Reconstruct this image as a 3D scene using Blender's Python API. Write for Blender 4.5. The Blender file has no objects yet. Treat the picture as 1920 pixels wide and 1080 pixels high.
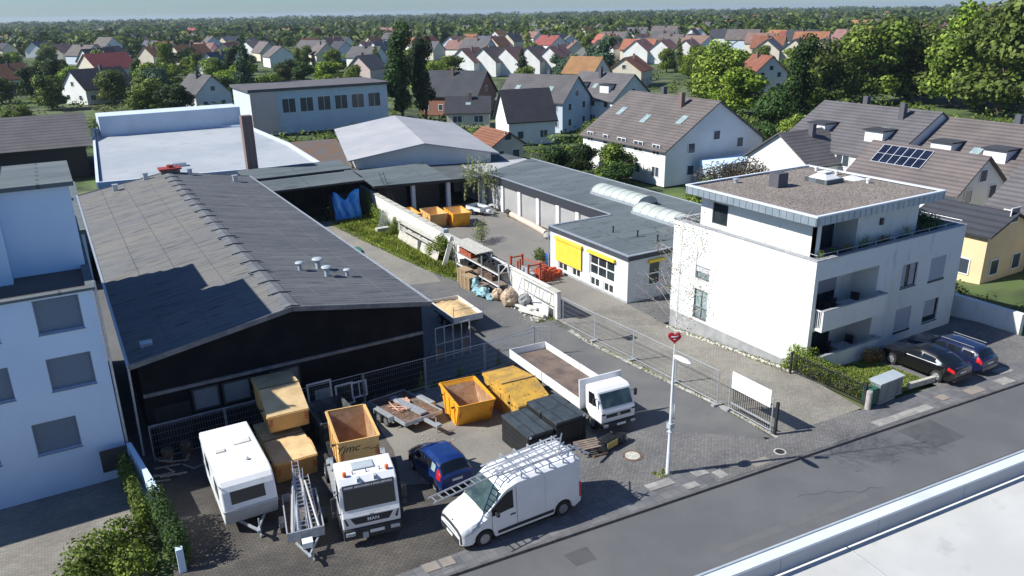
import bpy, bmesh, math, random
from mathutils import Vector, Matrix
R=math.radians; rnd=random.Random(7)
S=bpy.context.scene; COL=S.collection
# ---------------- camera, sky, sun, exposure ----------------
cd=bpy.data.cameras.new("camera"); cam=bpy.data.objects.new("camera",cd); COL.objects.link(cam); S.camera=cam
cd.sensor_width=36; cd.lens=1460/1920*36; cd.clip_start=0.5; cd.clip_end=20000
def _cam():
    t,h,r=R(19.57),R(30.3),R(1.0)
    F=Vector((math.sin(h)*math.cos(t),math.cos(h)*math.cos(t),-math.sin(t)))
    Rt=Vector((math.cos(h),-math.sin(h),0)); U=Rt.cross(F)
    R2=Rt*math.cos(r)-U*math.sin(r); U2=U*math.cos(r)+Rt*math.sin(r)
    m=Matrix((R2,U2,-F)).transposed().to_4x4(); m.translation=(0,0,19.5); cam.matrix_world=m
_cam()
SUN_EL=42.0; SUN_DIR=Vector((-math.cos(R(20)),math.sin(R(20)),0))  # horizontal direction towards the sun
W=bpy.data.worlds.new("World"); S.world=W; W.use_nodes=True
nt=W.node_tree; nt.nodes.clear()
wo=nt.nodes.new('ShaderNodeOutputWorld'); bg=nt.nodes.new('ShaderNodeBackground'); sk=nt.nodes.new('ShaderNodeTexSky')
sk.sky_type='NISHITA'; sk.sun_disc=False; sk.sun_elevation=R(SUN_EL)
sk.sun_rotation=math.atan2(SUN_DIR.x,SUN_DIR.y); sk.altitude=50; sk.air_density=1.0; sk.dust_density=0.3; sk.ozone_density=3
bg.inputs[1].default_value=0.06
hm=nt.nodes.new('ShaderNodeMix'); hm.data_type='RGBA'; hm.blend_type='MULTIPLY'; hm.inputs[0].default_value=1; hm.inputs[7].default_value=(.72,.99,1.36,1); nt.links.new(sk.outputs[0],hm.inputs[6]); nt.links.new(hm.outputs[2],bg.inputs[0]); nt.links.new(bg.outputs[0],wo.inputs[0])
sl=bpy.data.lights.new("sun",'SUN'); sl.energy=5; sl.angle=R(0.53); sl.color=(1,0.97,0.90)
so=bpy.data.objects.new("sun",sl); COL.objects.link(so)
sd=(SUN_DIR*math.cos(R(SUN_EL))+Vector((0,0,math.sin(R(SUN_EL))))).normalized()
so.rotation_euler=sd.to_track_quat('Z','Y').to_euler(); so.location=(-60,40,80)
S.view_settings.view_transform='Standard'; S.view_settings.look='None'; S.view_settings.exposure=0.48; S.view_settings.gamma=1
try:
    S.cycles.max_bounces=6; S.cycles.diffuse_bounces=3; S.cycles.glossy_bounces=3; S.cycles.transmission_bounces=4; S.cycles.transparent_max_bounces=6
except Exception: pass
# ---------------- materials ----------------
MT={}
def ramp(nt,a,b,ca,cb):
    r=nt.nodes.new('ShaderNodeValToRGB'); e=r.color_ramp.elements
    e[0].position=a; e[0].color=(*ca,1); e[1].position=b; e[1].color=(*cb,1); return r
def mat(name,c,rough=.7,metal=0,c2=None,sc=3,thr=(.42,.62),c3=None,sc3=25,thr3=(.5,.7),bump=0,bsc=40,coat=0,trans=0,stretch=None,kind=None,ksc=1,kc=None,vary=0,spec=None,ior=None):
    m=bpy.data.materials.new(name); m.use_nodes=True; nt=m.node_tree; b=nt.nodes['Principled BSDF']; L=nt.links.new
    b.inputs['Base Color'].default_value=(*c,1); b.inputs['Roughness'].default_value=rough; b.inputs['Metallic'].default_value=metal
    if coat: b.inputs['Coat Weight'].default_value=coat; b.inputs['Coat Roughness'].default_value=.05
    if trans: b.inputs['Transmission Weight'].default_value=trans
    if spec is not None: b.inputs['Specular IOR Level'].default_value=spec
    if ior: b.inputs['IOR'].default_value=ior
    tc=nt.nodes.new('ShaderNodeTexCoord'); mp=nt.nodes.new('ShaderNodeMapping'); L(tc.outputs['Object'],mp.inputs[0])
    if stretch: mp.inputs['Scale'].default_value=stretch
    col=None
    def noise(s,det=5,src=mp):
        n=nt.nodes.new('ShaderNodeTexNoise'); n.inputs['Scale'].default_value=s; n.inputs['Detail'].default_value=det; n.inputs['Roughness'].default_value=.6
        L(src.outputs[0],n.inputs['Vector']); return n
    def mixc(f,A,B,mode='MIX'):
        x=nt.nodes.new('ShaderNodeMix'); x.data_type='RGBA'; x.blend_type=mode
        if hasattr(f,'links'): L(f,x.inputs[0])
        else: x.inputs[0].default_value=f
        for v,i in ((A,6),(B,7)):
            if isinstance(v,tuple): x.inputs[i].default_value=(*v,1)
            else: L(v,x.inputs[i])
        return x.outputs[2]
    col=c; hs=None
    if c2:
        n=noise(sc); r=ramp(nt,*thr,(0,0,0),(1,1,1)); L(n.outputs[0],r.inputs[0]); col=mixc(r.outputs[0],col,c2)
    if kind in('felt','pavers','slabs','tiles','bricks'):
        br=nt.nodes.new('ShaderNodeTexBrick'); L(mp.outputs[0],br.inputs['Vector']); br.inputs['Scale'].default_value=ksc
        br.inputs['Color1'].default_value=(1,1,1,1); br.inputs['Color2'].default_value=(.72,.72,.74,1); br.inputs['Mortar'].default_value=(*(kc or (.35,.35,.35)),1)
        br.inputs['Mortar Size'].default_value=.03 if kind!='slabs' else .012
        if kind=='pavers': br.inputs['Brick Width'].default_value=.4; br.inputs['Row Height'].default_value=.2
        elif kind=='felt': br.inputs['Brick Width'].default_value=6; br.inputs['Row Height'].default_value=1; br.inputs['Color2'].default_value=(.84,.85,.86,1)
        elif kind=='slabs': br.inputs['Brick Width'].default_value=.5; br.inputs['Row Height'].default_value=.5; br.offset=0
        else: br.inputs['Brick Width'].default_value=.5; br.inputs['Row Height'].default_value=.25
        col=mixc(1.0,col,br.outputs[0],'MULTIPLY'); hs=br.outputs[1]
    if kind=='rows':   # roof tile courses / planks
        w=nt.nodes.new('ShaderNodeTexWave'); w.wave_type='BANDS'; w.bands_direction='Z'; w.inputs['Scale'].default_value=ksc; w.inputs['Distortion'].default_value=.3
        L(mp.outputs[0],w.inputs['Vector']); r=ramp(nt,0,.6,(.62,.62,.62),(1,1,1)); L(w.outputs[0],r.inputs[0]); col=mixc(1.0,col,r.outputs[0],'MULTIPLY'); hs=w.outputs[0]
    if c3:
        n=noise(sc3,3); r=ramp(nt,*thr3,(0,0,0),(1,1,1)); L(n.outputs[0],r.inputs[0]); col=mixc(r.outputs[0],col,c3)
    if vary:
        oi=nt.nodes.new('ShaderNodeObjectInfo'); hv=nt.nodes.new('ShaderNodeHueSaturation')
        ma=nt.nodes.new('ShaderNodeMath'); ma.operation='MULTIPLY_ADD'; L(oi.outputs['Random'],ma.inputs[0]); ma.inputs[1].default_value=2*vary; ma.inputs[2].default_value=1-vary
        L(ma.outputs[0],hv.inputs['Value'])
        mb_=nt.nodes.new('ShaderNodeMath'); mb_.operation='MULTIPLY_ADD'; L(oi.outputs['Random'],mb_.inputs[0]); mb_.inputs[1].default_value=-.05; mb_.inputs[2].default_value=.525
        L(mb_.outputs[0],hv.inputs['Hue'])
        if isinstance(col,tuple): hv.inputs['Color'].default_value=(*col,1)
        else: L(col,hv.inputs['Color'])
        col=hv.outputs[0]
    if not isinstance(col,tuple): L(col,b.inputs['Base Color'])
    if bump:
        bp=nt.nodes.new('ShaderNodeBump'); bp.inputs['Strength'].default_value=bump; bp.inputs['Distance'].default_value=.02
        n=noise(bsc,4); L(n.outputs[0],bp.inputs['Height']); L(bp.outputs[0],b.inputs['Normal'])
        rr=nt.nodes.new('ShaderNodeMapRange'); L(n.outputs[0],rr.inputs[0]); rr.inputs[3].default_value=max(0,rough-.12); rr.inputs[4].default_value=min(1,rough+.12); L(rr.outputs[0],b.inputs['Roughness'])
    MT[name]=m; return m
def leafmat(name,a,b_,c):
    a,b_,c=[tuple(min(.6,x*1.25) for x in k) for k in (a,b_,c)]
    m=bpy.data.materials.new(name); m.use_nodes=True; nt=m.node_tree; b=nt.nodes['Principled BSDF']; L=nt.links.new
    b.inputs['Roughness'].default_value=.6; b.inputs['Specular IOR Level'].default_value=.25
    g=nt.nodes.new('ShaderNodeNewGeometry'); r=nt.nodes.new('ShaderNodeValToRGB'); e=r.color_ramp.elements
    e[0].color=(*a,1); e[0].position=.1; e[1].color=(*c,1); e[1].position=.95; x=e.new(.5); x.color=(*b_,1)
    L(g.outputs['Random Per Island'],r.inputs[0])
    tc=nt.nodes.new('ShaderNodeTexCoord'); n=nt.nodes.new('ShaderNodeTexNoise'); n.inputs['Scale'].default_value=.7; L(tc.outputs['Object'],n.inputs['Vector'])
    r2=ramp(nt,.35,.65,(.6,.6,.55),(1.25,1.2,1.1)); L(n.outputs[0],r2.inputs[0])
    x2=nt.nodes.new('ShaderNodeMix'); x2.data_type='RGBA'; x2.blend_type='MULTIPLY'; x2.inputs[0].default_value=1; L(r.outputs[0],x2.inputs[6]); L(r2.outputs[0],x2.inputs[7])
    oi=nt.nodes.new('ShaderNodeObjectInfo'); hv=nt.nodes.new('ShaderNodeHueSaturation'); ma=nt.nodes.new('ShaderNodeMath'); ma.operation='MULTIPLY_ADD'
    L(oi.outputs['Random'],ma.inputs[0]); ma.inputs[1].default_value=.6; ma.inputs[2].default_value=.7; L(ma.outputs[0],hv.inputs['Value']); L(x2.outputs[2],hv.inputs['Color'])
    L(hv.outputs[0],b.inputs['Base Color'])
    out=nt.nodes['Material Output']; tr=nt.nodes.new('ShaderNodeBsdfTranslucent'); L(hv.outputs[0],tr.inputs[0]); ms=nt.nodes.new('ShaderNodeMixShader'); ms.inputs[0].default_value=.25
    L(b.outputs[0],ms.inputs[1]); L(tr.outputs[0],ms.inputs[2]); L(ms.outputs[0],out.inputs[0]); MT[name]=m
mat('far_ground',(.075,.12,.03),.95,c2=(.15,.15,.08),sc=.035,thr=(.5,.65),c3=(.025,.04,.012),sc3=.15,thr3=(.45,.6))
mat('asphalt',(.108,.11,.117),.85,c2=(.13,.132,.138),sc=.25,c3=(.06,.062,.068),sc3=70,thr3=(.55,.7),bump=.3,bsc=120)
mat('drive',(.115,.115,.118),.88,c2=(.16,.158,.15),sc=.35,thr=(.4,.7),c3=(.07,.07,.075),sc3=40,thr3=(.55,.75),bump=.35,bsc=70)
mat('backyard',(.17,.165,.155),.9,c2=(.24,.225,.195),sc=.22,thr=(.35,.65),c3=(.12,.118,.112),sc3=18,thr3=(.55,.75),bump=.4,bsc=60)
mat('concrete_yard',(.24,.225,.195),.9,c2=(.175,.165,.15),sc=.3,c3=(.13,.12,.105),sc3=9,thr3=(.55,.8),bump=.3,bsc=50)
mat('yard_pavers',(.15,.138,.12),.92,c2=(.075,.07,.065),sc=.35,thr=(.35,.6),kind='pavers',ksc=1.6,kc=(.45,.42,.38),c3=(.075,.07,.06),sc3=3.5,thr3=(.55,.72),bump=.4,bsc=30)
mat('grey_pavers',(.215,.21,.205),.9,c2=(.155,.152,.15),sc=.4,kind='pavers',ksc=1.8,kc=(.45,.45,.45),c3=(.23,.225,.215),sc3=6,thr3=(.58,.75),bump=.35,bsc=40)
mat('beige_pavers',(.30,.285,.25),.9,c2=(.235,.22,.195),sc=.4,kind='pavers',ksc=1.8,kc=(.6,.58,.54),c3=(.2,.19,.165),sc3=6,thr3=(.6,.78),bump=.3,bsc=40)
mat('walk_slabs',(.14,.142,.15),.9,c2=(.185,.185,.19),sc=.8,kind='slabs',ksc=1.1,kc=(.5,.5,.5),c3=(.1,.1,.105),sc3=8,thr3=(.58,.75),bump=.3,bsc=50)
mat('light_slab',(.36,.35,.33),.9,c2=(.29,.285,.27),sc=2,kind='slabs',ksc=1.6,kc=(.6,.6,.6))
mat('warm_slab',(.27,.235,.2),.9,c2=(.22,.2,.175),sc=2)
mat('kerb',(.125,.125,.13),.85,c2=(.09,.09,.095),sc=2,bump=.2)
mat('soil',(.10,.075,.05),.95,c2=(.16,.13,.09),sc=1.2,bump=.5,bsc=20)
mat('lawn_base',(.11,.16,.035),.95,c2=(.16,.19,.06),sc=1.2,c3=(.06,.09,.02),sc3=15)
mat('white_render',(.70,.72,.68),.85,c2=(.62,.65,.60),sc=.5,thr=(.5,.75),c3=(.47,.51,.48),sc3=2.0,thr3=(.58,.85),bump=.15,bsc=80,stretch=(1,1,.35))
mat('plinth',(.27,.275,.28),.9,c2=(.36,.36,.36),sc=1.2,bump=.2)
mat('cap_grey',(.30,.31,.33),.6,c2=(.4,.4,.41),sc=2)
mat('zinc',(.36,.43,.48),.45,.55,c2=(.44,.5,.55),sc=1.5,bump=.05)
mat('gravel',(.23,.195,.17),.95,c2=(.33,.29,.25),sc=.45,thr=(.3,.7),c3=(.075,.06,.055),sc3=11,thr3=(.47,.6),bump=1,bsc=18)
mat('gravel_stone',(.30,.26,.225),.9,c2=(.16,.13,.12),sc=9)
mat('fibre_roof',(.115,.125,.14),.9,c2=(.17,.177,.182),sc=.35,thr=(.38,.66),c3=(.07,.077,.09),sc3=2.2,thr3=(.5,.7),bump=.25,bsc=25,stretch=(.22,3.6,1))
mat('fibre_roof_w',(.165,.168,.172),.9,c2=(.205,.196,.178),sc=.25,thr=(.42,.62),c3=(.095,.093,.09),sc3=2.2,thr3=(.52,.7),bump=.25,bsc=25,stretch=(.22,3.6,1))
mat('bitumen',(.10,.125,.135),.85,c2=(.15,.175,.185),sc=.3,thr=(.35,.65),c3=(.06,.07,.07),sc3=.9,thr3=(.58,.72),bump=.2,bsc=30,stretch=(.35,1.4,1),kind='felt',ksc=1.2,kc=(.5,.5,.5))
mat('bitumen_dark',(.075,.09,.095),.85,c2=(.12,.135,.14),sc=.4,c3=(.11,.065,.04),sc3=.5,thr3=(.62,.75),bump=.2)
mat('moss_roof',(.11,.10,.095),.9,c2=(.15,.085,.05),sc=.5,c3=(.2,.19,.18),sc3=3,thr3=(.6,.75),bump=.5)
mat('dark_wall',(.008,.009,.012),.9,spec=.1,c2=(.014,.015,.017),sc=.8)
mat('lane_gravel',(.27,.25,.21),.95,c2=(.19,.185,.17),sc=.3,thr=(.35,.65),c3=(.13,.14,.08),sc3=2,thr3=(.6,.75),bump=.5,bsc=25)
mat('asphalt_patch',(.07,.072,.078),.9,c2=(.085,.087,.092),sc=1,bump=.3,bsc=120)
mat('asphalt_pale',(.125,.127,.132),.9,c2=(.11,.112,.118),sc=1,bump=.3,bsc=120)
mat('black_steel',(.012,.013,.015),.6,c2=(.03,.03,.033),sc=3)
mat('interior_dark',(.02,.02,.022),.95)
mat('fascia_slate',(.055,.065,.085),.7,kind='slabs',ksc=1.5,kc=(.5,.5,.5))
mat('band_grey',(.12,.13,.145),.6,c2=(.2,.2,.21),sc=2)  # grey of the hall's verge boards and cladding bands
mat('grey_wall',(.42,.43,.44),.9,c2=(.36,.37,.38),sc=.8)
mat('office_wall',(.56,.58,.60),.85,c2=(.62,.63,.63),sc=.6,bump=.1)
mat('door_grey',(.37,.37,.36),.7,c2=(.33,.33,.33),sc=.5)
mat('white_paint',(.8,.8,.8),.5,c2=(.72,.72,.71),sc=2)
mat('offwhite',(.68,.67,.63),.7,c2=(.55,.53,.48),sc=1.5,c3=(.4,.38,.33),sc3=8,thr3=(.62,.8))
mat('yard_wall',(.74,.73,.70),.85,c2=(.62,.60,.55),sc=.7,c3=(.42,.41,.36),sc3=3,thr3=(.62,.8),bump=.2)
mat('old_wall',(.36,.34,.31),.9,c2=(.5,.49,.46),sc=.9,c3=(.2,.2,.17),sc3=2,bump=.3)
mat('yellow_awning',(.80,.56,.045),.75,c2=(.83,.61,.08),sc=2)
mat('glass',(.02,.028,.035),.06,spec=.6,c2=(.03,.045,.05),sc=.8)
mat('glass_light',(.24,.32,.33),.12,c2=(.34,.42,.42),sc=2)
mat('shutter',(.42,.46,.52),.6,kind='rows',ksc=5)
mat('shutter_dim',(.3,.33,.38),.6,kind='rows',ksc=5)
mat('far_glass',(.05,.065,.085),.2)
mat('blind_blue',(.15,.22,.30),.5,kind='rows',ksc=4)
mat('pvc_white',(.82,.82,.82),.35)
mat('dark_frame',(.035,.037,.045),.5)
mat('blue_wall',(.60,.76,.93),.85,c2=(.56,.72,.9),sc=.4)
mat('cladding_window',(.16,.19,.22),.4,c2=(.22,.25,.28),sc=.6)
mat('brown_chim',(.24,.17,.15),.9,kind='bricks',ksc=3,kc=(.5,.5,.5))
mat('slate_chim',(.12,.12,.14),.8,kind='bricks',ksc=3,kc=(.3,.3,.3))
mat('pale_metal',(.62,.66,.70),.6,c2=(.69,.72,.74),sc=.08,c3=(.55,.59,.62),sc3=.5,thr3=(.55,.8))
mat('pale_roof',(.34,.37,.40),.7,c2=(.41,.43,.45),sc=.08,c3=(.29,.32,.35),sc3=.5,thr3=(.55,.8))
mat('gable_sheet',(.34,.35,.37),.7,c2=(.4,.4,.41),sc=.2,bump=.1)
mat('poly_dome',(.47,.51,.46),.4,c2=(.38,.42,.37),sc=.8,c3=(.55,.58,.53),sc3=3)
mat('van_white',(.80,.81,.82),.28,coat=.6,c2=(.76,.77,.78),sc=1.2)
mat('truck_white',(.78,.79,.80),.35,coat=.4,c2=(.70,.71,.71),sc=2.5,thr=(.55,.8))
mat('caravan_white',(.78,.79,.79),.4,c2=(.70,.71,.70),sc=1.1,thr=(.5,.7),c3=(.55,.56,.53),sc3=4,thr3=(.66,.85))
mat('caravan_grey',(.46,.49,.52),.4,c2=(.38,.41,.44),sc=1)
mat('blue_car',(.007,.024,.12),.25,coat=1,c2=(.009,.03,.15),sc=3)
mat('black_car',(.006,.006,.008),.25,coat=1)
mat('navy_car',(.008,.014,.05),.25,coat=1)
mat('tinted',(.008,.011,.014),.05,spec=.6)
mat('windscreen',(.03,.05,.055),.06,spec=.6,c2=(.07,.11,.11),sc=1.3)
mat('rubber',(.018,.018,.019),.85,c2=(.03,.03,.03),sc=8)
mat('plastic_black',(.022,.024,.027),.6,c2=(.035,.036,.04),sc=6)
mat('rim',(.45,.46,.48),.35,.7)
mat('steel',(.52,.55,.58),.42,.75,c2=(.42,.45,.48),sc=4)
mat('galv',(.42,.46,.50),.5,.5,c2=(.54,.57,.6),sc=6)
mat('alu',(.68,.70,.72),.35,.7)
mat('red_light',(.55,.015,.015),.2,coat=1)
mat('orange_light',(.85,.16,.02),.25,coat=1)
mat('head_light',(.6,.65,.7),.12,.3,c2=(.35,.38,.4),sc=9)
mat('plate',(.75,.76,.74),.5)
mat('skip_orange',(.86,.40,.025),.5,c2=(.76,.34,.025),sc=1.6,c3=(.25,.1,.03),sc3=9,thr3=(.66,.8),bump=.08)
mat('skip_tan',(.74,.46,.17),.6,c2=(.66,.41,.15),sc=1.2,c3=(.3,.15,.06),sc3=7,thr3=(.64,.8),bump=.1)
mat('skip_lid',(.72,.53,.28),.65,c2=(.58,.40,.2),sc=1.0,c3=(.25,.16,.07),sc3=6,thr3=(.66,.8))
mat('skip_old',(.58,.34,.05),.65,c2=(.35,.22,.06),sc=1.1,c3=(.15,.085,.03),sc3=6,thr3=(.56,.72),bump=.15)
mat('skip_inside',(.36,.19,.09),.75,c2=(.50,.33,.2),sc=1.2,c3=(.20,.09,.045),sc3=5,thr3=(.56,.75),bump=.15)
mat('rust',(.16,.085,.05),.85,c2=(.08,.055,.04),sc=2,c3=(.24,.2,.17),sc3=6)
mat('skip_dark',(.05,.058,.062),.7,c2=(.12,.125,.12),sc=3)
mat('red_stripe',(.6,.03,.03),.5)
mat('ink',(.02,.02,.03),.6)
mat('bedboard',(.17,.125,.10),.85,c2=(.10,.075,.065),sc=1.1,c3=(.25,.2,.17),sc3=5,thr3=(.6,.8))
mat('black_crate',(.016,.018,.02),.65,kind='bricks',ksc=2.0,kc=(.5,.5,.5),bump=.1)
mat('crate_top',(.05,.065,.075),.6,c2=(.03,.04,.05),sc=2,c3=(.09,.11,.12),sc3=25,thr3=(.55,.7))
mat('wood',(.42,.30,.18),.8,c2=(.33,.24,.15),sc=6,stretch=(1,1,4))
mat('wood_grey',(.36,.33,.29),.85,c2=(.28,.25,.22),sc=5)
mat('planks',(.25,.2,.16),.85,c2=(.17,.135,.11),sc=3)
mat('yellow_pack',(.42,.33,.10),.6)
mat('film_black',(.015,.016,.018),.25,bump=.6,bsc=8)
mat('red_tile',(.42,.11,.06),.8,c2=(.33,.085,.05),sc=5)
mat('red_paint',(.5,.09,.04),.6,c2=(.4,.07,.035),sc=5)
mat('sand',(.52,.36,.17),.95,c2=(.62,.45,.25),sc=2.5,c3=(.4,.27,.13),sc3=9,bump=.8,bsc=9)
mat('tarp_blue',(.02,.24,.80),.4,c2=(.05,.36,.85),sc=.9,bump=.5,bsc=3)
mat('tarp_teal',(.20,.38,.42),.55,c2=(.32,.5,.54),sc=3,bump=.5,bsc=6)
mat('jute',(.48,.36,.25),.85,c2=(.58,.46,.34),sc=3,c3=(.34,.23,.14),sc3=8,bump=.6,bsc=9)
mat('pink_tube',(.62,.47,.40),.7,c2=(.52,.40,.34),sc=2)
mat('barrel_blue',(.02,.14,.5),.5)
mat('green_bin',(.02,.10,.075),.6)
mat('cabinet_grey',(.17,.20,.205),.6,c2=(.22,.25,.25),sc=2)
mat('strap_pale',(.72,.42,.30),.7)
mat('warm_roof',(.47,.47,.455),.8,c2=(.54,.54,.52),sc=.25,c3=(.40,.405,.40),sc3=1.5,thr3=(.6,.8),bump=.1)
mat('util_grey',(.36,.41,.45),.55,c2=(.42,.47,.5),sc=1.5)
mat('teal_cover',(.03,.19,.14),.5)
mat('heart_red',(.38,.01,.025),.8,bump=.8,bsc=30)
mat('crepe_red',(.36,.15,.11),.9,c2=(.45,.27,.2),sc=3)
mat('birch_bark',(.62,.60,.56),.85,c2=(.72,.7,.67),sc=3,c3=(.08,.07,.06),sc3=6,thr3=(.66,.72),stretch=(1,1,2))
mat('bark',(.09,.065,.045),.95,c2=(.14,.11,.08),sc=5,bump=.5)
mat('stone',(.4,.39,.36),.9,c2=(.3,.29,.27),sc=4,bump=.4,bsc=12)
mat('stone_pale',(.52,.50,.44),.9,c2=(.38,.37,.33),sc=4,bump=.4,bsc=12)
mat('solar',(.012,.016,.035),.15,kind='slabs',ksc=.7,kc=(2,2,2))
mat('pot',(.45,.22,.13),.8)
mat('red_cap',(.28,.04,.03),.7)
for n,c in dict(roof_grey=(.12,.113,.12),roof_taupe=(.15,.128,.122),roof_dark=(.045,.047,.06),roof_red=(.27,.09,.06),roof_orange=(.36,.15,.08),roof_pink=(.26,.15,.125),roof_blue=(.12,.13,.165)).items():
    mat(n,c,.85,c2=tuple(x*.8 for x in c),sc=.5,kind='rows',ksc=1.1,vary=.12,bump=.3,bsc=12,c3=tuple(x*.65 for x in c),sc3=2.5,thr3=(.62,.8))
for n,c in dict(wall_white=(.76,.76,.74),wall_cream=(.68,.62,.5),wall_orange=(.80,.60,.36),wall_bluish=(.55,.63,.72),wall_pink=(.62,.5,.47),wall_brick=(.3,.14,.1),wall_grey=(.42,.43,.45)).items():
    mat(n,c,.88,c2=tuple(x*.92 for x in c),sc=.5)
leafmat('leaf_dark',(0.014,0.034,0.009),(0.029,0.063,0.014),(0.057,0.109,0.023))
leafmat('leaf_mid',(0.049,0.085,0.012),(0.106,0.157,0.024),(0.192,0.257,0.045))
leafmat('leaf_lime',(0.069,0.115,0.009),(0.138,0.218,0.017),(0.241,0.333,0.040))
leafmat('leaf_olive',(.045,.068,.014),(.088,.128,.026),(.15,.20,.045))
leafmat('leaf_blue',(0.023,0.052,0.029),(0.052,0.098,0.058),(0.098,0.156,0.098))
leafmat('leaf_fresh',(0.073,0.121,0.017),(0.147,0.218,0.029),(0.265,0.328,0.057))
leafmat('leaf_pale',(0.130,0.170,0.060),(0.200,0.240,0.100),(0.300,0.330,0.170))
leafmat('leaf_purple',(0.050,0.040,0.030),(0.090,0.075,0.055),(0.150,0.130,0.090))
leafmat('grass_blade',(0.080,0.120,0.012),(0.150,0.210,0.025),(0.270,0.280,0.080))
leafmat('flower_mix',(0.300,0.050,0.060),(0.100,0.150,0.040),(0.400,0.300,0.100))
mat('far_leaf',(.03,.055,.018),.95,c2=(.06,.085,.03),sc=.03,c3=(.015,.03,.012),sc3=.3)

m=bpy.data.materials.new('haze'); m.use_nodes=True; nt=m.node_tree; nt.nodes.clear(); o_=nt.nodes.new('ShaderNodeOutputMaterial'); v_=nt.nodes.new('ShaderNodeVolumePrincipled')
v_.inputs['Color'].default_value=(.72,.85,1,1); v_.inputs['Density'].default_value=.0001; v_.inputs['Anisotropy'].default_value=.2; nt.links.new(v_.outputs[0],o_.inputs['Volume']); MT['haze']=m
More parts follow.
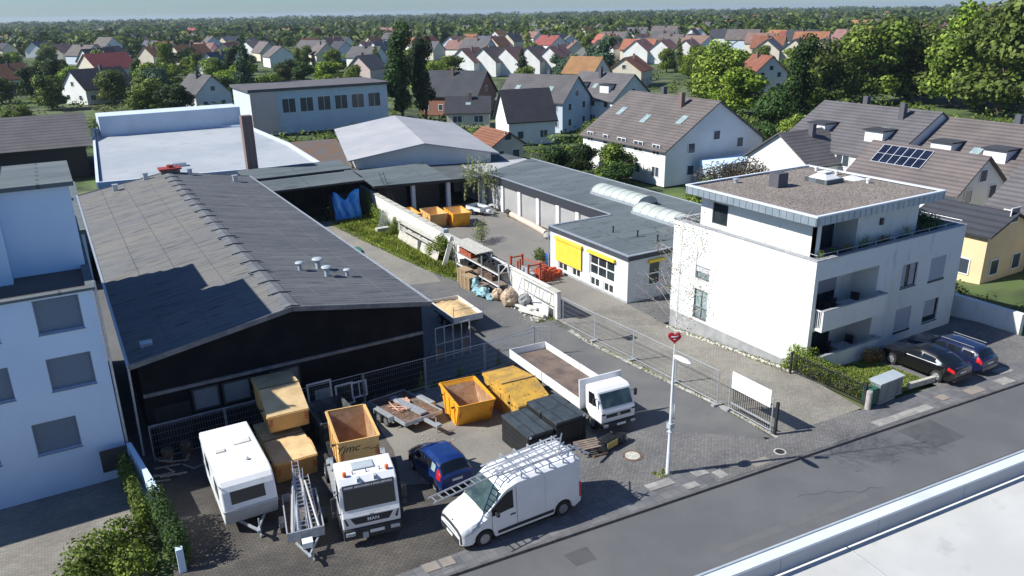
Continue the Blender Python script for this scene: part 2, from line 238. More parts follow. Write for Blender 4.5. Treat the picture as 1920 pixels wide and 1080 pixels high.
# ---------------- helpers ----------------
def zt(y): return 0.0 if y<=25 else (-1.1 if y>=38 else -1.1*(y-25)/13)
class MB:
    def __init__(s): s.v=[]; s.f=[]; s.mi=[]; s.m=0; s.X=Matrix.Identity(4)
    def av(s,p): s.v.append(tuple(s.X@Vector(p))); return len(s.v)-1
    def face(s,ids): s.f.append(tuple(ids)); s.mi.append(s.m)
    def quad(s,*p): s.face([s.av(q) for q in p]); return s
    def box(s,a,b):
        x0,y0,z0=a;x1,y1,z1=b
        i=[s.av(p) for p in((x0,y0,z0),(x1,y0,z0),(x1,y1,z0),(x0,y1,z0),(x0,y0,z1),(x1,y0,z1),(x1,y1,z1),(x0,y1,z1))]
        for q in((0,3,2,1),(4,5,6,7),(0,1,5,4),(1,2,6,5),(2,3,7,6),(3,0,4,7)): s.face([i[k] for k in q])
        return s
    def cb(s,c,d): return s.box(tuple(c[i]-d[i]/2 for i in range(3)),tuple(c[i]+d[i]/2 for i in range(3)))
    def prism(s,pts,a,b,ax='z',t=0):   # polygon in the plane perpendicular to ax, extruded a..b
        def P(u,w,k):
            return {'z':(u,w,k),'x':(k,u,w),'y':(u,k,w)}[ax]
        n=len(pts); A=[s.av(P(*p,a)) for p in pts]; B=[s.av(P(*p,b)) for p in pts]
        s.face(A[::-1]); s.face(B)
        for i in range(n): j=(i+1)%n; s.face((A[i],A[j],B[j],B[i]))
        return s
    def bar(s,p,q,w,h=None,up=(0,0,1)):
        p=Vector(p);q=Vector(q);d=(q-p).normalized();h=h or w
        u=Vector(up)
        if abs(d.dot(u))>.95: u=Vector((0,1,0))
        r=d.cross(u).normalized();u=r.cross(d)
        c=[(-w/2,-h/2),(w/2,-h/2),(w/2,h/2),(-w/2,h/2)]
        A=[s.av(p+r*a+u*b) for a,b in c];B=[s.av(q+r*a+u*b) for a,b in c]
        s.face(A[::-1]);s.face(B)
        for i in range(4): j=(i+1)%4; s.face((A[i],A[j],B[j],B[i]))
        return s
    def tube(s,p,q,r,r2=None,n=6,cap=True):
        p=Vector(p);q=Vector(q);d=(q-p)
        if d.length<1e-6: return s
        d.normalize(); r2=r if r2 is None else r2
        a=d.orthogonal().normalized();b=d.cross(a)
        A=[];B=[]
        for i in range(n):
            t=2*math.pi*i/n; o=a*math.cos(t)+b*math.sin(t); A.append(s.av(p+o*r));B.append(s.av(q+o*r2))
        if cap: s.face(A[::-1]);s.face(B)
        for i in range(n): j=(i+1)%n; s.face((A[i],A[j],B[j],B[i]))
        return s
    def path(s,pts,r,n=6,r2=None):
        m=len(pts)-1; r2=r if r2 is None else r2
        for i in range(m): s.tube(pts[i],pts[i+1],r+(r2-r)*i/m,r+(r2-r)*(i+1)/m,n)
        return s
    def lathe(s,prof,c=(0,0,0),n=12,ax='z'):
        rings=[]
        for r,z in prof:
            ring=[]
            for i in range(n):
                t=2*math.pi*i/n; u,w=r*math.cos(t),r*math.sin(t)
                p={'z':(u,w,z),'x':(z,u,w),'y':(u,z,w)}[ax]; ring.append(s.av((c[0]+p[0],c[1]+p[1],c[2]+p[2])))
            rings.append(ring)
        for a,b in zip(rings,rings[1:]):
            for i in range(n): j=(i+1)%n; s.face((a[i],a[j],b[j],b[i]))
        s.face(rings[0][::-1]); s.face(rings[-1]); return s
    def ell(s,c,r,n=10,m=6,jit=0,seed=0):
        q=random.Random(seed); prof=[]
        rings=[]
        for k in range(1,m):
            ph=math.pi*k/m; ring=[]
            for i in range(n):
                t=2*math.pi*i/n; j=1+jit*(q.random()-.5)
                ring.append(s.av((c[0]+r[0]*math.sin(ph)*math.cos(t)*j,c[1]+r[1]*math.sin(ph)*math.sin(t)*j,c[2]-r[2]*math.cos(ph)*j)))
            rings.append(ring)
        a=s.av((c[0],c[1],c[2]-r[2]));b=s.av((c[0],c[1],c[2]+r[2]))
        for i in range(n):
            j=(i+1)%n; s.face((a,rings[0][j],rings[0][i])); s.face((b,rings[-1][i],rings[-1][j]))
        for A,B in zip(rings,rings[1:]):
            for i in range(n): j=(i+1)%n; s.face((A[i],A[j],B[j],B[i]))
        return s
    def build(s,name,m,parent=None,smooth=False,bevel=0,world=False,label=None,fix=True):
        if world and parent is not None:
            L=parent.location; s.v=[(x-L.x,y-L.y,z-L.z) for x,y,z in s.v]
        me=bpy.data.meshes.new(name); me.from_pydata(s.v,[],s.f)
        for k in (m if isinstance(m,(list,tuple)) else [m]): me.materials.append(MT[k])
        me.polygons.foreach_set('material_index',s.mi)
        if smooth: me.polygons.foreach_set('use_smooth',[True]*len(s.f))
        if fix:
            bm=bmesh.new(); bm.from_mesh(me); bmesh.ops.recalc_face_normals(bm,faces=bm.faces); bm.to_mesh(me); bm.free()
        me.update(); o=bpy.data.objects.new(name,me); COL.objects.link(o)
        if parent is not None: o.parent=parent
        if bevel:
            b=o.modifiers.new('bevel','BEVEL'); b.width=bevel; b.segments=2; b.limit_method='ANGLE'; b.angle_limit=R(40)
        if smooth and bevel==0:
            try:
                me.set_sharp_from_angle(angle=R(45))
            except Exception: pass
        if label: o['label']=label
        return o
def tag(o,label,cat,group=None,kind=None):
    o['label']=label; o['category']=cat
    if group: o['group']=group
    if kind: o['kind']=kind
    return o
def T(name,label,cat,loc=(0,0,0),rz=0,group=None,slope=False):
    o=bpy.data.objects.new(name,None); COL.objects.link(o); o.empty_display_size=.3
    tag(o,label,cat,group); put(o,loc,rz,slope); return o
def put(o,loc,rz=0,slope=False):
    if slope:
        m=Matrix.Rotation(-math.atan(1.1/13),4,'X')@Matrix.Rotation(R(rz),4,'Z'); m.translation=loc
        o.location=m.translation; o.rotation_euler=m.to_euler()
    else: o.location=loc; o.rotation_euler=(0,0,R(rz))
def struct(o): o['kind']='structure'; return o
def dup(o,loc=None,rz=None,label=None,slope=False,scale=None,group=None):
    def cp(x,p):
        c=x.copy(); COL.objects.link(c)
        if p is not None: c.parent=p
        for ch in list(x.children): cp(ch,c)
        return c
    c=cp(o,None)
    if loc is not None: put(c,loc,rz or 0,slope)
    if label: c['label']=label
    if scale: c.scale=scale if isinstance(scale,tuple) else (scale,)*3
    if group: c['group']=group
    return c
def text(s,size,m,parent,M,name='lettering',ext=.003,font_bold=False,shear=0):
    cu=bpy.data.curves.new('txt','FONT'); cu.body=s; cu.size=size; cu.extrude=ext; cu.align_x='CENTER'; cu.align_y='CENTER'; cu.shear=shear
    if font_bold: cu.offset=size*.015
    t=bpy.data.objects.new('txt',cu); COL.objects.link(t)
    me=bpy.data.meshes.new_from_object(t.evaluated_get(bpy.context.evaluated_depsgraph_get()))
    bpy.data.objects.remove(t); bpy.data.curves.remove(cu)
    me.transform(M); me.materials.clear(); me.materials.append(MT[m])
    o=bpy.data.objects.new(name,me); COL.objects.link(o); o.parent=parent; return o
def frame_m(o,x,y,z):  # matrix from origin and axes
    m=Matrix((Vector(x).normalized(),Vector(y).normalized(),Vector(z).normalized())).transposed().to_4x4(); m.translation=o; return m
def sheet(name,poly,dz,m,label=None,cat=None,kind='structure',parent=None):
    bm=bmesh.new(); vs=[bm.verts.new((x,y,0)) for x,y in poly]; bm.faces.new(vs)
    for yy in (25,38): bmesh.ops.bisect_plane(bm,geom=bm.verts[:]+bm.edges[:]+bm.faces[:],plane_co=(0,yy,0),plane_no=(0,1,0))
    bmesh.ops.triangulate(bm,faces=bm.faces[:])
    for v in bm.verts: v.co.z=zt(v.co.y)+dz
    for f in bm.faces:
        f.normal_update()
        if f.normal.z<0: f.normal_flip()
    me=bpy.data.meshes.new(name); bm.to_mesh(me); bm.free(); me.materials.append(MT[m])
    o=bpy.data.objects.new(name,me); COL.objects.link(o)
    if kind: o['kind']=kind
    if label: o['label']=label
    if cat: o['category']=cat
    return o
def wallgrid(mb,u0,u1,z0,z1,holes,P,depth=.18):
    """wall face with rectangular openings and reveals; P(u,z,d) -> point"""
    us=sorted({u0,u1,*[h[0] for h in holes],*[h[1] for h in holes]}); zs=sorted({z0,z1,*[h[2] for h in holes],*[h[3] for h in holes]})
    for a,b in zip(us,us[1:]):
        for c,d in zip(zs,zs[1:]):
            mu,mz=(a+b)/2,(c+d)/2
            if any(h[0]<mu<h[1] and h[2]<mz<h[3] for h in holes): continue
            mb.quad(P(a,c,0),P(b,c,0),P(b,d,0),P(a,d,0))
    for h in holes:
        a,b,c,d=h[:4]
        for (p,q) in (((a,c),(a,d)),((a,d),(b,d)),((b,d),(b,c)),((b,c),(a,c))):
            mb.quad(P(*p,0),P(*q,0),P(*q,depth),P(*p,depth))
def window(par,a,b,c,d,P,depth=.14,fr='pvc_white',gl='glass',cols=1,rows=1,fw=.06,name='window',world=True,sill=None,label=None):
    """window part (frame) with its pane(s) as sub-part; a..b along, c..d height; P(u,z,depth)"""
    def qbox(m,u0,u1,z0,z1,d0,d1):
        p=[P(u0,z0,d0),P(u1,z0,d0),P(u1,z1,d0),P(u0,z1,d0)]; q=[P(u0,z0,d1),P(u1,z0,d1),P(u1,z1,d1),P(u0,z1,d1)]
        i=[m.av(v) for v in p]; j=[m.av(v) for v in q]
        m.face(i); m.face(j[::-1])
        for k in range(4): l=(k+1)%4; m.face((i[k],i[l],j[l],j[k]))
    m=MB(); d0,d1=depth-.06,depth
    qbox(m,a,b,c,c+fw,d0,d1); qbox(m,a,b,d-fw,d,d0,d1); qbox(m,a,a+fw,c+fw,d-fw,d0,d1); qbox(m,b-fw,b,c+fw,d-fw,d0,d1)
    for k in range(1,cols):
        u=a+(b-a)*k/cols; qbox(m,u-fw/2,u+fw/2,c+fw,d-fw,d0+.003,d1-.003)
    for k in range(1,rows):
        z=c+(d-c)*k/rows; qbox(m,a+fw,b-fw,z-fw/2,z+fw/2,d0+.006,d1-.006)
    if sill: qbox(m,a-.03,b+.03,c-.05,c-.004,-.05,depth)
    o=m.build(name,fr,par,world=world,label=label)
    g=MB(); g.quad(P(a+fw*.7,c+fw*.7,depth-.025),P(b-fw*.7,c+fw*.7,depth-.025),P(b-fw*.7,d-fw*.7,depth-.025),P(a+fw*.7,d-fw*.7,depth-.025))
    if world:
        L=par.location; g.v=[(x-L.x,y-L.y,z-L.z) for x,y,z in g.v]
    g.build('pane',gl,o); return o
def leafcloud(mb,blobs,n,size,q,hollow=.45,flat=.0,squash=1):
    """n leaf-clump quads spread through ellipsoid blobs"""
    wt=[b[3]*b[4]*b[5] for b in blobs]
    for _ in range(n):
        b=q.choices(blobs,wt)[0]
        while 1:
            x,y,z=q.uniform(-1,1),q.uniform(-1,1),q.uniform(-1,1); l=math.sqrt(x*x+y*y+z*z)
            if l<=1 and l>0.05: break
        rr=(hollow+(1-hollow)*q.random()**.6)/l*(1+q.uniform(-.08,.12)); 
        p=Vector((b[0]+x*rr*b[3],b[1]+y*rr*b[4],b[2]+z*rr*b[5]))
        nrm=Vector((x,y,z))/l+Vector((q.uniform(-1,1),q.uniform(-1,1),q.uniform(-.6,1.2)))*.9; nrm.normalize()
        a=nrm.orthogonal().normalized(); a=Matrix.Rotation(q.uniform(0,6.28),3,nrm)@a; c=nrm.cross(a); s=size*q.uniform(.6,1.35)
        mb.face([mb.av(p+a*s*u+c*s*v*.7+nrm*s*w) for u,v,w in ((-.6,-.3,0),(0,-.55,.1),(.6,-.1,-.05),(.25,.55,.05),(-.4,.45,-.1))])
def limbs(mb,h,r,q,spread=2,n=6,base=0.0):
    top=Vector((q.uniform(-.3,.3),q.uniform(-.3,.3),h)); mid=top*.5+Vector((q.uniform(-.15,.15),q.uniform(-.15,.15),0))
    mb.tube((0,0,base),mid,r,r*.75,8); mb.tube(mid,top,r*.75,r*.35,7)
    for i in range(n):
        t=.45+.5*i/n; p=mid.lerp(top,max(0,(t-.5)*2)) if t>.5 else Vector((0,0,base)).lerp(mid,t*2)
        a=i*2.4+q.random(); e=p+Vector((math.cos(a)*spread,math.sin(a)*spread,spread*.7)); m_=p.lerp(e,.5)+Vector((0,0,spread*.1))
        mb.tube(p,m_,r*.4,r*.26,5); mb.tube(m_,e,r*.26,r*.1,5)
def crown(kind,seed,n,size):
    q=random.Random(seed); b=[]
    if kind=='broad':
        for i in range(15):
            a=q.uniform(0,6.28); d=q.uniform(.25,1)*2.6; z=q.uniform(1.3,6.6); k=1-abs(z-3.8)/7
            b.append((math.cos(a)*d*k,math.sin(a)*d*k,z,q.uniform(1,1.9),q.uniform(1,1.9),q.uniform(.8,1.4)))
        for i in range(6): a=i*1.05; b.append((math.cos(a)*1.7,math.sin(a)*1.7,2.0,1.3,1.3,1.0))
    elif kind=='tall':
        for i in range(16):
            z=2+7.5*i/15; k=.5+math.sin(min(1,(z-1)/8)*3.0)*.9; a=q.uniform(0,6.28); d=k*q.uniform(.3,1.2)
            b.append((math.cos(a)*d,math.sin(a)*d,z,q.uniform(.8,1.5),q.uniform(.8,1.5),q.uniform(.9,1.5)))
    elif kind=='cone':
        for i in range(16):
            z=.8+8.7*i/15; k=2.4*(1-(z/10.3)); a=q.uniform(0,6.28)
            b.append((math.cos(a)*k*.35,math.sin(a)*k*.35,z,.4+k*.8,.4+k*.8,.7))
    elif kind=='column':
        for i in range(10):
            z=.5+5*i/9; k=.55*(1-(z/7.5)**3); b.append((q.uniform(-.08,.08),q.uniform(-.08,.08),z,k,k,.6))
    elif kind=='bush':
        for i in range(8):
            a=q.uniform(0,6.28); d=q.uniform(0,.8); b.append((math.cos(a)*d,math.sin(a)*d,q.uniform(.5,1.1),q.uniform(.4,.75),q.uniform(.4,.75),q.uniform(.4,.7)))
    mb=MB(); leafcloud(mb,b,n,size,q,hollow=.35); return mb
# wheels: axis along x
def wheel(par,c,r,w,side=1,rimm='rim',name='wheel',spokes=5,dual=False):
    m=MB(); m.lathe([(r*.62,-w/2),(r*.93,-w/2),(r,-w*.32),(r,w*.32),(r*.93,w/2),(r*.62,w/2)],c,20,'x')
    o=m.build(name,'rubber',par,smooth=True)
    g=MB(); f=c[0]+side*(w/2+.004); rr=r*.6
    g.lathe([(rr,0),(rr,.012*side),(rr*.9,.012*side),(rr*.85,-.012*side)],(f,c[1],c[2]),20,'x')
    for k in range(spokes):
        a=2*math.pi*k/spokes
        g.bar((f+side*.012,c[1],c[2]),(f+side*.012,c[1]+math.cos(a)*rr*.9,c[2]+math.sin(a)*rr*.9),rr*.32,.02,up=(1,0,0))
    g.lathe([(rr*.25,-.01),(rr*.22,.03*side)],(f,c[1],c[2]),10,'x')
    g.build('rim',rimm,o,smooth=False); return o
# lofted vehicle body; local x lateral, y from front (0) to rear (L), z up
def loft(name,ys,prof,m,par,smooth=True,sharp=30):
    mb=MB(); rings=[]
    for y in ys:
        h=prof(y); ring=[(x,z) for x,z in h]+[(-x,z) for x,z in h[::-1]][1:]
        if abs(ring[-1][0])<1e-5 and abs(ring[0][0])<1e-5 and abs(ring[-1][1]-ring[0][1])<1e-5: ring=ring[:-1]
        rings.append([mb.av((x,y,z)) for x,z in ring])
    n=len(rings[0])
    for a,b in zip(rings,rings[1:]):
        for i in range(n): j=(i+1)%n; mb.face((a[i],a[j],b[j],b[i]))
    mb.face(rings[0]); mb.face(rings[-1][::-1])
    o=mb.build(name,m,par,smooth=smooth)
    try: o.data.set_sharp_from_angle(angle=R(sharp))
    except Exception: pass
    return o
def PF(prof,y,k):
    h=prof(y); i=min(int(k),len(h)-2); t=k-i; a,b=h[i],h[i+1]; return (a[0]+(b[0]-a[0])*t, y, a[1]+(b[1]-a[1])*t)
def patch(name,prof,y0,y1,k0,k1,m,par,ny=6,nk=3,off=.008,side=1,span=False,shape=None):
    """patch lying on the lofted surface, pushed outward; span=True: from +k0 over the centre to -k0"""
    mb=MB(); g=[]
    for i in range(ny+1):
        y=y0+(y1-y0)*i/ny; row=[]
        ka,kb=(k0,k1) if shape is None else shape(i/ny)
        if span:
            ks=[(ka+(len(prof(y))-1-ka)*j/nk,1) for j in range(nk+1)]; ks+=[(k,-1) for k,_ in ks[::-1][1:]]
        else: ks=[(ka+(kb-ka)*j/nk,side) for j in range(nk+1)]
        for k,sg in ks:
            p=Vector(PF(prof,y,k)); e=.02
            p1=Vector(PF(prof,y+e,k)); p0=Vector(PF(prof,y-e,k)); q1=Vector(PF(prof,y,min(k+.05,len(prof(y))-1.0))); q0=Vector(PF(prof,y,k-.05))
            n=(p1-p0).cross(q1-q0)
            if n.length<1e-9: n=Vector((0,0,1))
            n.normalize()
            if n.z<-.2 or (abs(n.z)<.2 and n.x<0): n=-n
            p+=n*off; row.append(mb.av((p.x*sg,p.y,p.z)))
        g.append(row)
    for a,b in zip(g,g[1:]):
        for i in range(len(a)-1): mb.face((a[i],a[i+1],b[i+1],b[i]))
    return mb.build(name,m,par,smooth=True)
def interp(t,x):
    if x<=t[0][0]: return t[0][1]
    for a,b in zip(t,t[1:]):
        if x<=b[0]:
            u=(x-a[0])/(b[0]-a[0]); return a[1]+(b[1]-a[1])*u
    return t[-1][1]
def sinterp(t,x):
    e=.06; return (interp(t,x-e)+interp(t,x)*2+interp(t,x+e))/4
# ---------------- setting: ground, road, pavement ----------------
def KY(x): return 21.39-.0776*(x-10.9)     # kerb line
sheet('ground',[(-4000,-150),(4000,-150),(7000,9000),(-5000,9000)],-.15,'far_ground')
sheet('road',[(-160,KY(-160)-8.2),(160,KY(160)-8.2),(160,KY(160)),(-160,KY(-160))],-.11,'asphalt')
sheet('far_pavement',[(-160,KY(-160)-11),(160,KY(160)-11),(160,KY(160)-8.34),(-160,KY(-160)-8.34)],0,'walk_slabs')
mb=MB()
for x in range(-60,110):
    for w,z in ((.0,0),(-8.2,0)):
        a=(x+.012,KY(x)+w+.0);b=(x+.988,KY(x+.988)+w); s=.14 if w==0 else -.14
        P=[(a[0],a[1]),(b[0],b[1]),(b[0],b[1]+s),(a[0],a[1]+s)]
        mb.prism(P,-.2,.004)
struct(mb.build('kerb','kerb'))
sheet('pavement',[(-60,KY(-60)+.13),(110,KY(110)+.13),(110,KY(110)+1.9),(-60,KY(-60)+1.9)],-.002,'walk_slabs')
sheet('left_yard',[(1.0,22.6),(18,22.4),(18,38.0),(1.0,38.0)],.003,'yard_pavers')
sheet('yard_concrete',[(10.6,28.2),(13.5,26.6),(16.8,26.5),(19.6,29.2),(20.0,37.6),(12.4,37.8),(11.6,31.5)],.007,'concrete_yard')
sheet('forecourt',[(15.8,22.35),(26.8,21.9),(27.0,24.2),(24.3,24.6),(21.5,26.6),(17.0,27.0)],.008,'grey_pavers')
sheet('driveway',[(17.2,38),(19.3,26),(21.6,26.6),(24.3,24.4),(27.2,22.0),(27.5,25.5),(27.75,30),(28.4,40),(28.4,56),(26,57.5),(23.5,70),(17,79),(16.4,79),(16.4,38)],.012,'drive')
sheet('crossing',[(22.4,KY(22.4)+.14),(33.2,KY(33.2)+.14),(33.0,21.6),(22.4,22.4)],.016,'grey_pavers')
sheet('side_driveway',[(27.5,21.9),(33.3,21.65),(34.2,27),(34.3,38),(34.6,42.2),(34.5,44),(28.6,44),(28.2,38),(27.75,30)],.004,'beige_pavers')
sheet('rear_yard',[(28.6,44),(41,44),(41,78),(28.6,78)],.004,'backyard')
sheet('lane',[(18.5,58),(20.5,56.5),(22.5,55.2),(25.2,54.5),(25.6,57),(24.9,62),(24.3,70),(24.0,79),(17,79),(17,64)],.017,'lane_gravel')
sheet('block_surround',[(34.2,38),(60,38),(60,52),(34.2,52)],.001,'grey_pavers')
sheet('parking',[(38.9,20.8),(49.6,20.1),(49.6,38),(47,38),(47,26.3),(38.9,26.3)],.005,'grey_pavers')
sheet('side_passage',[(.3,38),(1.7,38),(1.7,90),(.3,90)],.003,'asphalt')
sheet('neighbour_court',[(-40,23),(0.2,22.9),(.2,38),(-40,38)],.001,'beige_pavers')
sheet('driveway_edge_strip',[(27.28,21.9),(27.5,21.9),(27.72,30),(28.3,40.5),(27.95,40.5),(27.45,30)],.024,'old_wall')
sheet('verge',[(23.8,76.5),(24.3,70),(24.9,64),(25.6,57),(26.2,54.5),(28.3,54.5),(28.6,79.5),(24,79.2)],.022,'lawn_base')
sheet('front_lawn',[(34.0,21.9),(39.1,21.4),(38.9,25.3),(34.4,25.9)],.02,'lawn_base')
# patches of pale slabs in the pavement
for i,(x0,x1,y0,y1,m) in enumerate([(32.4,36.4,.25,.75,'light_slab'),(19.4,20.7,.95,1.45,'light_slab'),(21.8,22.5,.9,1.4,'light_slab'),(22.6,23.1,.35,.9,'light_slab'),(9.0,9.6,.5,1.0,'warm_slab'),(9.7,10.2,.5,1.0,'warm_slab'),(6.2,8.0,.35,.8,'light_slab'),(37.5,38.2,.6,1.1,'warm_slab'),(39.4,40.6,.3,.9,'warm_slab'),(41.9,43.0,.25,.85,'light_slab'),(43.1,44.2,1.1,1.7,'light_slab'),(24.6,25.6,.3,.8,'warm_slab'),(20.8,21.5,.3,.7,'light_slab')]):
    sheet('paving_patch',[(x0,KY(x0)+y0),(x1,KY(x1)+y0),(x1,KY(x1)+y1),(x0,KY(x0)+y1)],.021,m)
for (x0,x1,a,b,m) in ((19,27,-3.6,-3.2,'asphalt_pale'),(33,35.2,-2.2,-.3,'asphalt_patch'),(2,4.5,-3.5,-2.2,'asphalt_patch'),(38,46,-4.6,-4.5,'asphalt_patch'),(14,14.9,-1.6,-.8,'asphalt_patch')):
    o=sheet('road_patch',[(x0,KY(x0)+a),(x1,KY(x1)+a),(x1+.1,KY(x1)+b),(x0-.05,KY(x0)+b)],-.106,m)
def ground_strip(pts,w=.035,dz=-.1055,m_='plastic_black'):
    mb=MB()
    for (x,y),(u,v) in zip(pts,pts[1:]):
        n=Vector((-(v-y),u-x)).normalized()*w/2; z=zt(y)+dz;z2=zt(v)+dz; mb.quad((x-n.x,y-n.y,z),(u-n.x,v-n.y,z2),(u+n.x,v+n.y,z2),(x+n.x,y+n.y,z))
    return mb
mb=MB(); q=random.Random(1); x,y=24.5,18.2; pts=[]
for k in range(11): pts.append((x,y)); x+=q.uniform(.2,.5); y+=q.uniform(-.35,.1)
c1=ground_strip(pts,.018); struct(c1.build('cable_shadow','plastic_black')); x=4; pts=[]  # thin cable shadow painted as a dark wavy strip on the asphalt
for k in range(40): pts.append((x,KY(x)-4.1+q.uniform(-.03,.03))); x+=1.1
struct(ground_strip(pts,.03).build('road_joint','asphalt_patch'))
# ---------------- hall with the corrugated roof ----------------
EZ=4.15; RZ=5.45; HX0,HX1,HXR=1.6,16.4,9.05; HY0,HY1=38.05,81.0
t=T('workshop_hall','long low dark hall with a corrugated grey gable roof beside the yard','building',(9,38.05,-1.1))
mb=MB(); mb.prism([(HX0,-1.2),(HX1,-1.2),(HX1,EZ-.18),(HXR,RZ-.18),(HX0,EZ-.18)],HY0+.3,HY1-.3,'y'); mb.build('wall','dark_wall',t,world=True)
def corr(x0,z0,x1,z1,m):
    mb=MB(); st=.354; n=int((HY1+.25-HY0+.2)/st); cols=5; rows=[]
    for k in range(n*6+1):
        y=HY0-.2+k*st/6; dz=.04*math.sin(2*math.pi*k/6)
        rows.append([mb.av((x0+(x1-x0)*c/cols, y, z0+(z1-z0)*c/cols+dz+(.0))) for c in range(cols+1)])
    for a,b in zip(rows,rows[1:]):
        for c in range(cols): mb.face((a[c],a[c+1],b[c+1],b[c]))
    return mb.build('roof',m,t,world=True,smooth=True,fix=False)
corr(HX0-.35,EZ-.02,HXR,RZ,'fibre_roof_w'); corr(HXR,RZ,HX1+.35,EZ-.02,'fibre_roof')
# sheet overlap steps, ridge cappings
mb=MB()
for f in (.25,.5,.75):
    for s in (-1,1):
        xe=HX0-.35 if s<0 else HX1+.35; x=HXR+(xe-HXR)*f; z=RZ+(EZ-RZ)*f
        mb.bar((x,HY0-.18,z+.035),(x,HY1+.2,z+.035),.018,.012)
mb.build('roof_overlap','fibre_roof',t,world=True)
mb=MB()
mb.quad((HXR-.4,HY0-.15,RZ+.0),(HXR,HY0-.15,RZ+.085),(HXR,HY1+.2,RZ+.085),(HXR-.4,HY1+.2,RZ+.0)); mb.quad((HXR,HY0-.15,RZ+.085),(HXR+.4,HY0-.15,RZ+.0),(HXR+.4,HY1+.2,RZ+.0),(HXR,HY1+.2,RZ+.085))
for k in range(2,39,2):
    y=HY0-.1+k*1.11; mb.bar((HXR-.62,y,RZ+.02),(HXR,y-.02,RZ+.12),.08,.07); mb.bar((HXR,y-.02,RZ+.12),(HXR+.62,y,RZ+.02),.08,.07)
mb.build('ridge_cap','fibre_roof',t,world=True)
for Yv in (HY0-.24,HY1+.25):
    mb=MB()
    for (xa,za,xb,zb) in ((HX0-.4,EZ-.12,HXR+.02,RZ-.1),(HXR-.02,RZ-.1,HX1+.4,EZ-.12)): mb.bar((xa,Yv,za),(xb,Yv,zb),.06,.26)
    mb.build('verge_board','band_grey',t,world=True)
for Xv in (HX1+.42,HX0-.42): mb=MB(); mb.bar((Xv,HY0-.25,EZ-.03),(Xv,HY1+.25,EZ-.03),.13,.10); mb.build('gutter','galv',t,world=True)
mb=MB(); mb.tube((HX0-.42,HY0-.1,EZ-.1),(HX0-.5,HY0-.3,-.6),.055,n=8); mb.build('downpipe','galv',t,world=True)
mb=MB(); mb.box((HX0,HY0+.18,2.12),(HX1,HY0+.297,2.3)); mb.box((HX0,HY0+.2,.45),(HX0+5.2,HY0+.296,.6)); mb.build('cladding_band','band_grey',t,world=True)
Pf=lambda u,z,d:(u,HY0+.28+d-.06,z)
for a,b,c,d,g in ((3.75,5.05,.75,1.98,'glass_light'),(5.2,6.6,.75,1.95,'glass_light'),(7.6,9.2,.9,2.0,'glass_light')):
    window(t,a,b,c,d,Pf,.06,'dark_frame','cladding_window',fw=.09)
mb=MB(); mb.box((1.95,HY0+.21,-1.1),(3.6,HY0+.29,1.45)); mb.build('doorway','interior_dark',t,world=True)
def cowl(x,y,s=1):
    g=MB(); zb=RZ+(EZ-RZ)*abs(x-HXR)/(HX1+.35-HXR); g.lathe([(.15*s,zb-.1),(.15*s,zb+.5*s)],(x,y,0),12)
    g.lathe([(.14*s,zb+.5*s),(.3*s,zb+.52*s),(.34*s,zb+.58*s),(.3*s,zb+.63*s),(.1*s,zb+.68*s)],(x,y,0),14)
    g.build('roof_vent','util_grey',t,world=True,smooth=True)
for a in ((12.7,45.2,1.05),(11.5,44.9,.8),(12.7,43.5,.95),(13.9,43.4,.7)): cowl(*a)
for x,y in ((4.3,78.6),(7.1,80.2),(11.0,80.0),(14.6,77.3)):
    g=MB(); zb=RZ+(EZ-RZ)*abs(x-HXR)/7.7; g.box((x-.2,y-.2,zb-.1),(x+.2,y+.2,zb+.55)); g.box((x-.25,y-.25,zb+.553),(x+.25,y+.25,zb+.62)); g.build('roof_vent','galv',t,world=True)
g=MB(); g.box((8.5,80.2,5.0),(10.2,81.4,5.75)); c_=g.build('chimney','brown_chim',t,world=True); g=MB(); g.box((8.35,80.05,5.753),(10.35,81.55,5.9)); g.lathe([(.3,5.9),(.3,6.15)],(9.4,80.8,0),10); 
g.v=[(x-9,y-38.05,z+1.1) for x,y,z in g.v]; g.build('chimney_cap','red_cap',c_)
g=MB(); zb=RZ+(EZ-RZ)*(HXR-2.2)/7.8; g.box((1.95,39.3,zb-.1),(2.5,39.85,zb+.16)); g.build('skylight','galv',t,world=True)
# ---------------- three storey apartment house ----------------
AX0,AX1,AY0,AY1=34.3,48.1,26.1,37.4
t=T('apartment_house','white rendered flat-roofed apartment house with a penthouse storey and two corner balconies','building',(41,32,-1))
mb=MB()
PL_=lambda u,z,d:(AX0+d,u,z)
wallgrid(mb,AY0,AY1,.18,6.5,[(33.92,35.15,3.08,5.15),(33.94,35.16,.34,2.36)],PL_)
PFr=lambda u,z,d:(u,AY0+d,z)
wh=[(42.15,43.65,3.43,4.9),(44.95,46.5,3.38,4.85),(42.15,43.68,.6,2.07),(45.0,46.5,.56,2.05)]
wallgrid(mb,AX0,AX1,-.9,6.5,wh+[(34.6,39.85,2.62,5.35),(34.6,39.85,-.1,2.35)],PFr)
for a in ((AX0,AY1,AX1,AY1),(AX1,AY0,AX1,AY1)): mb.quad((a[0],a[1],-1.3),(a[2],a[3],-1.3),(a[2],a[3],6.5),(a[0],a[1],6.5))
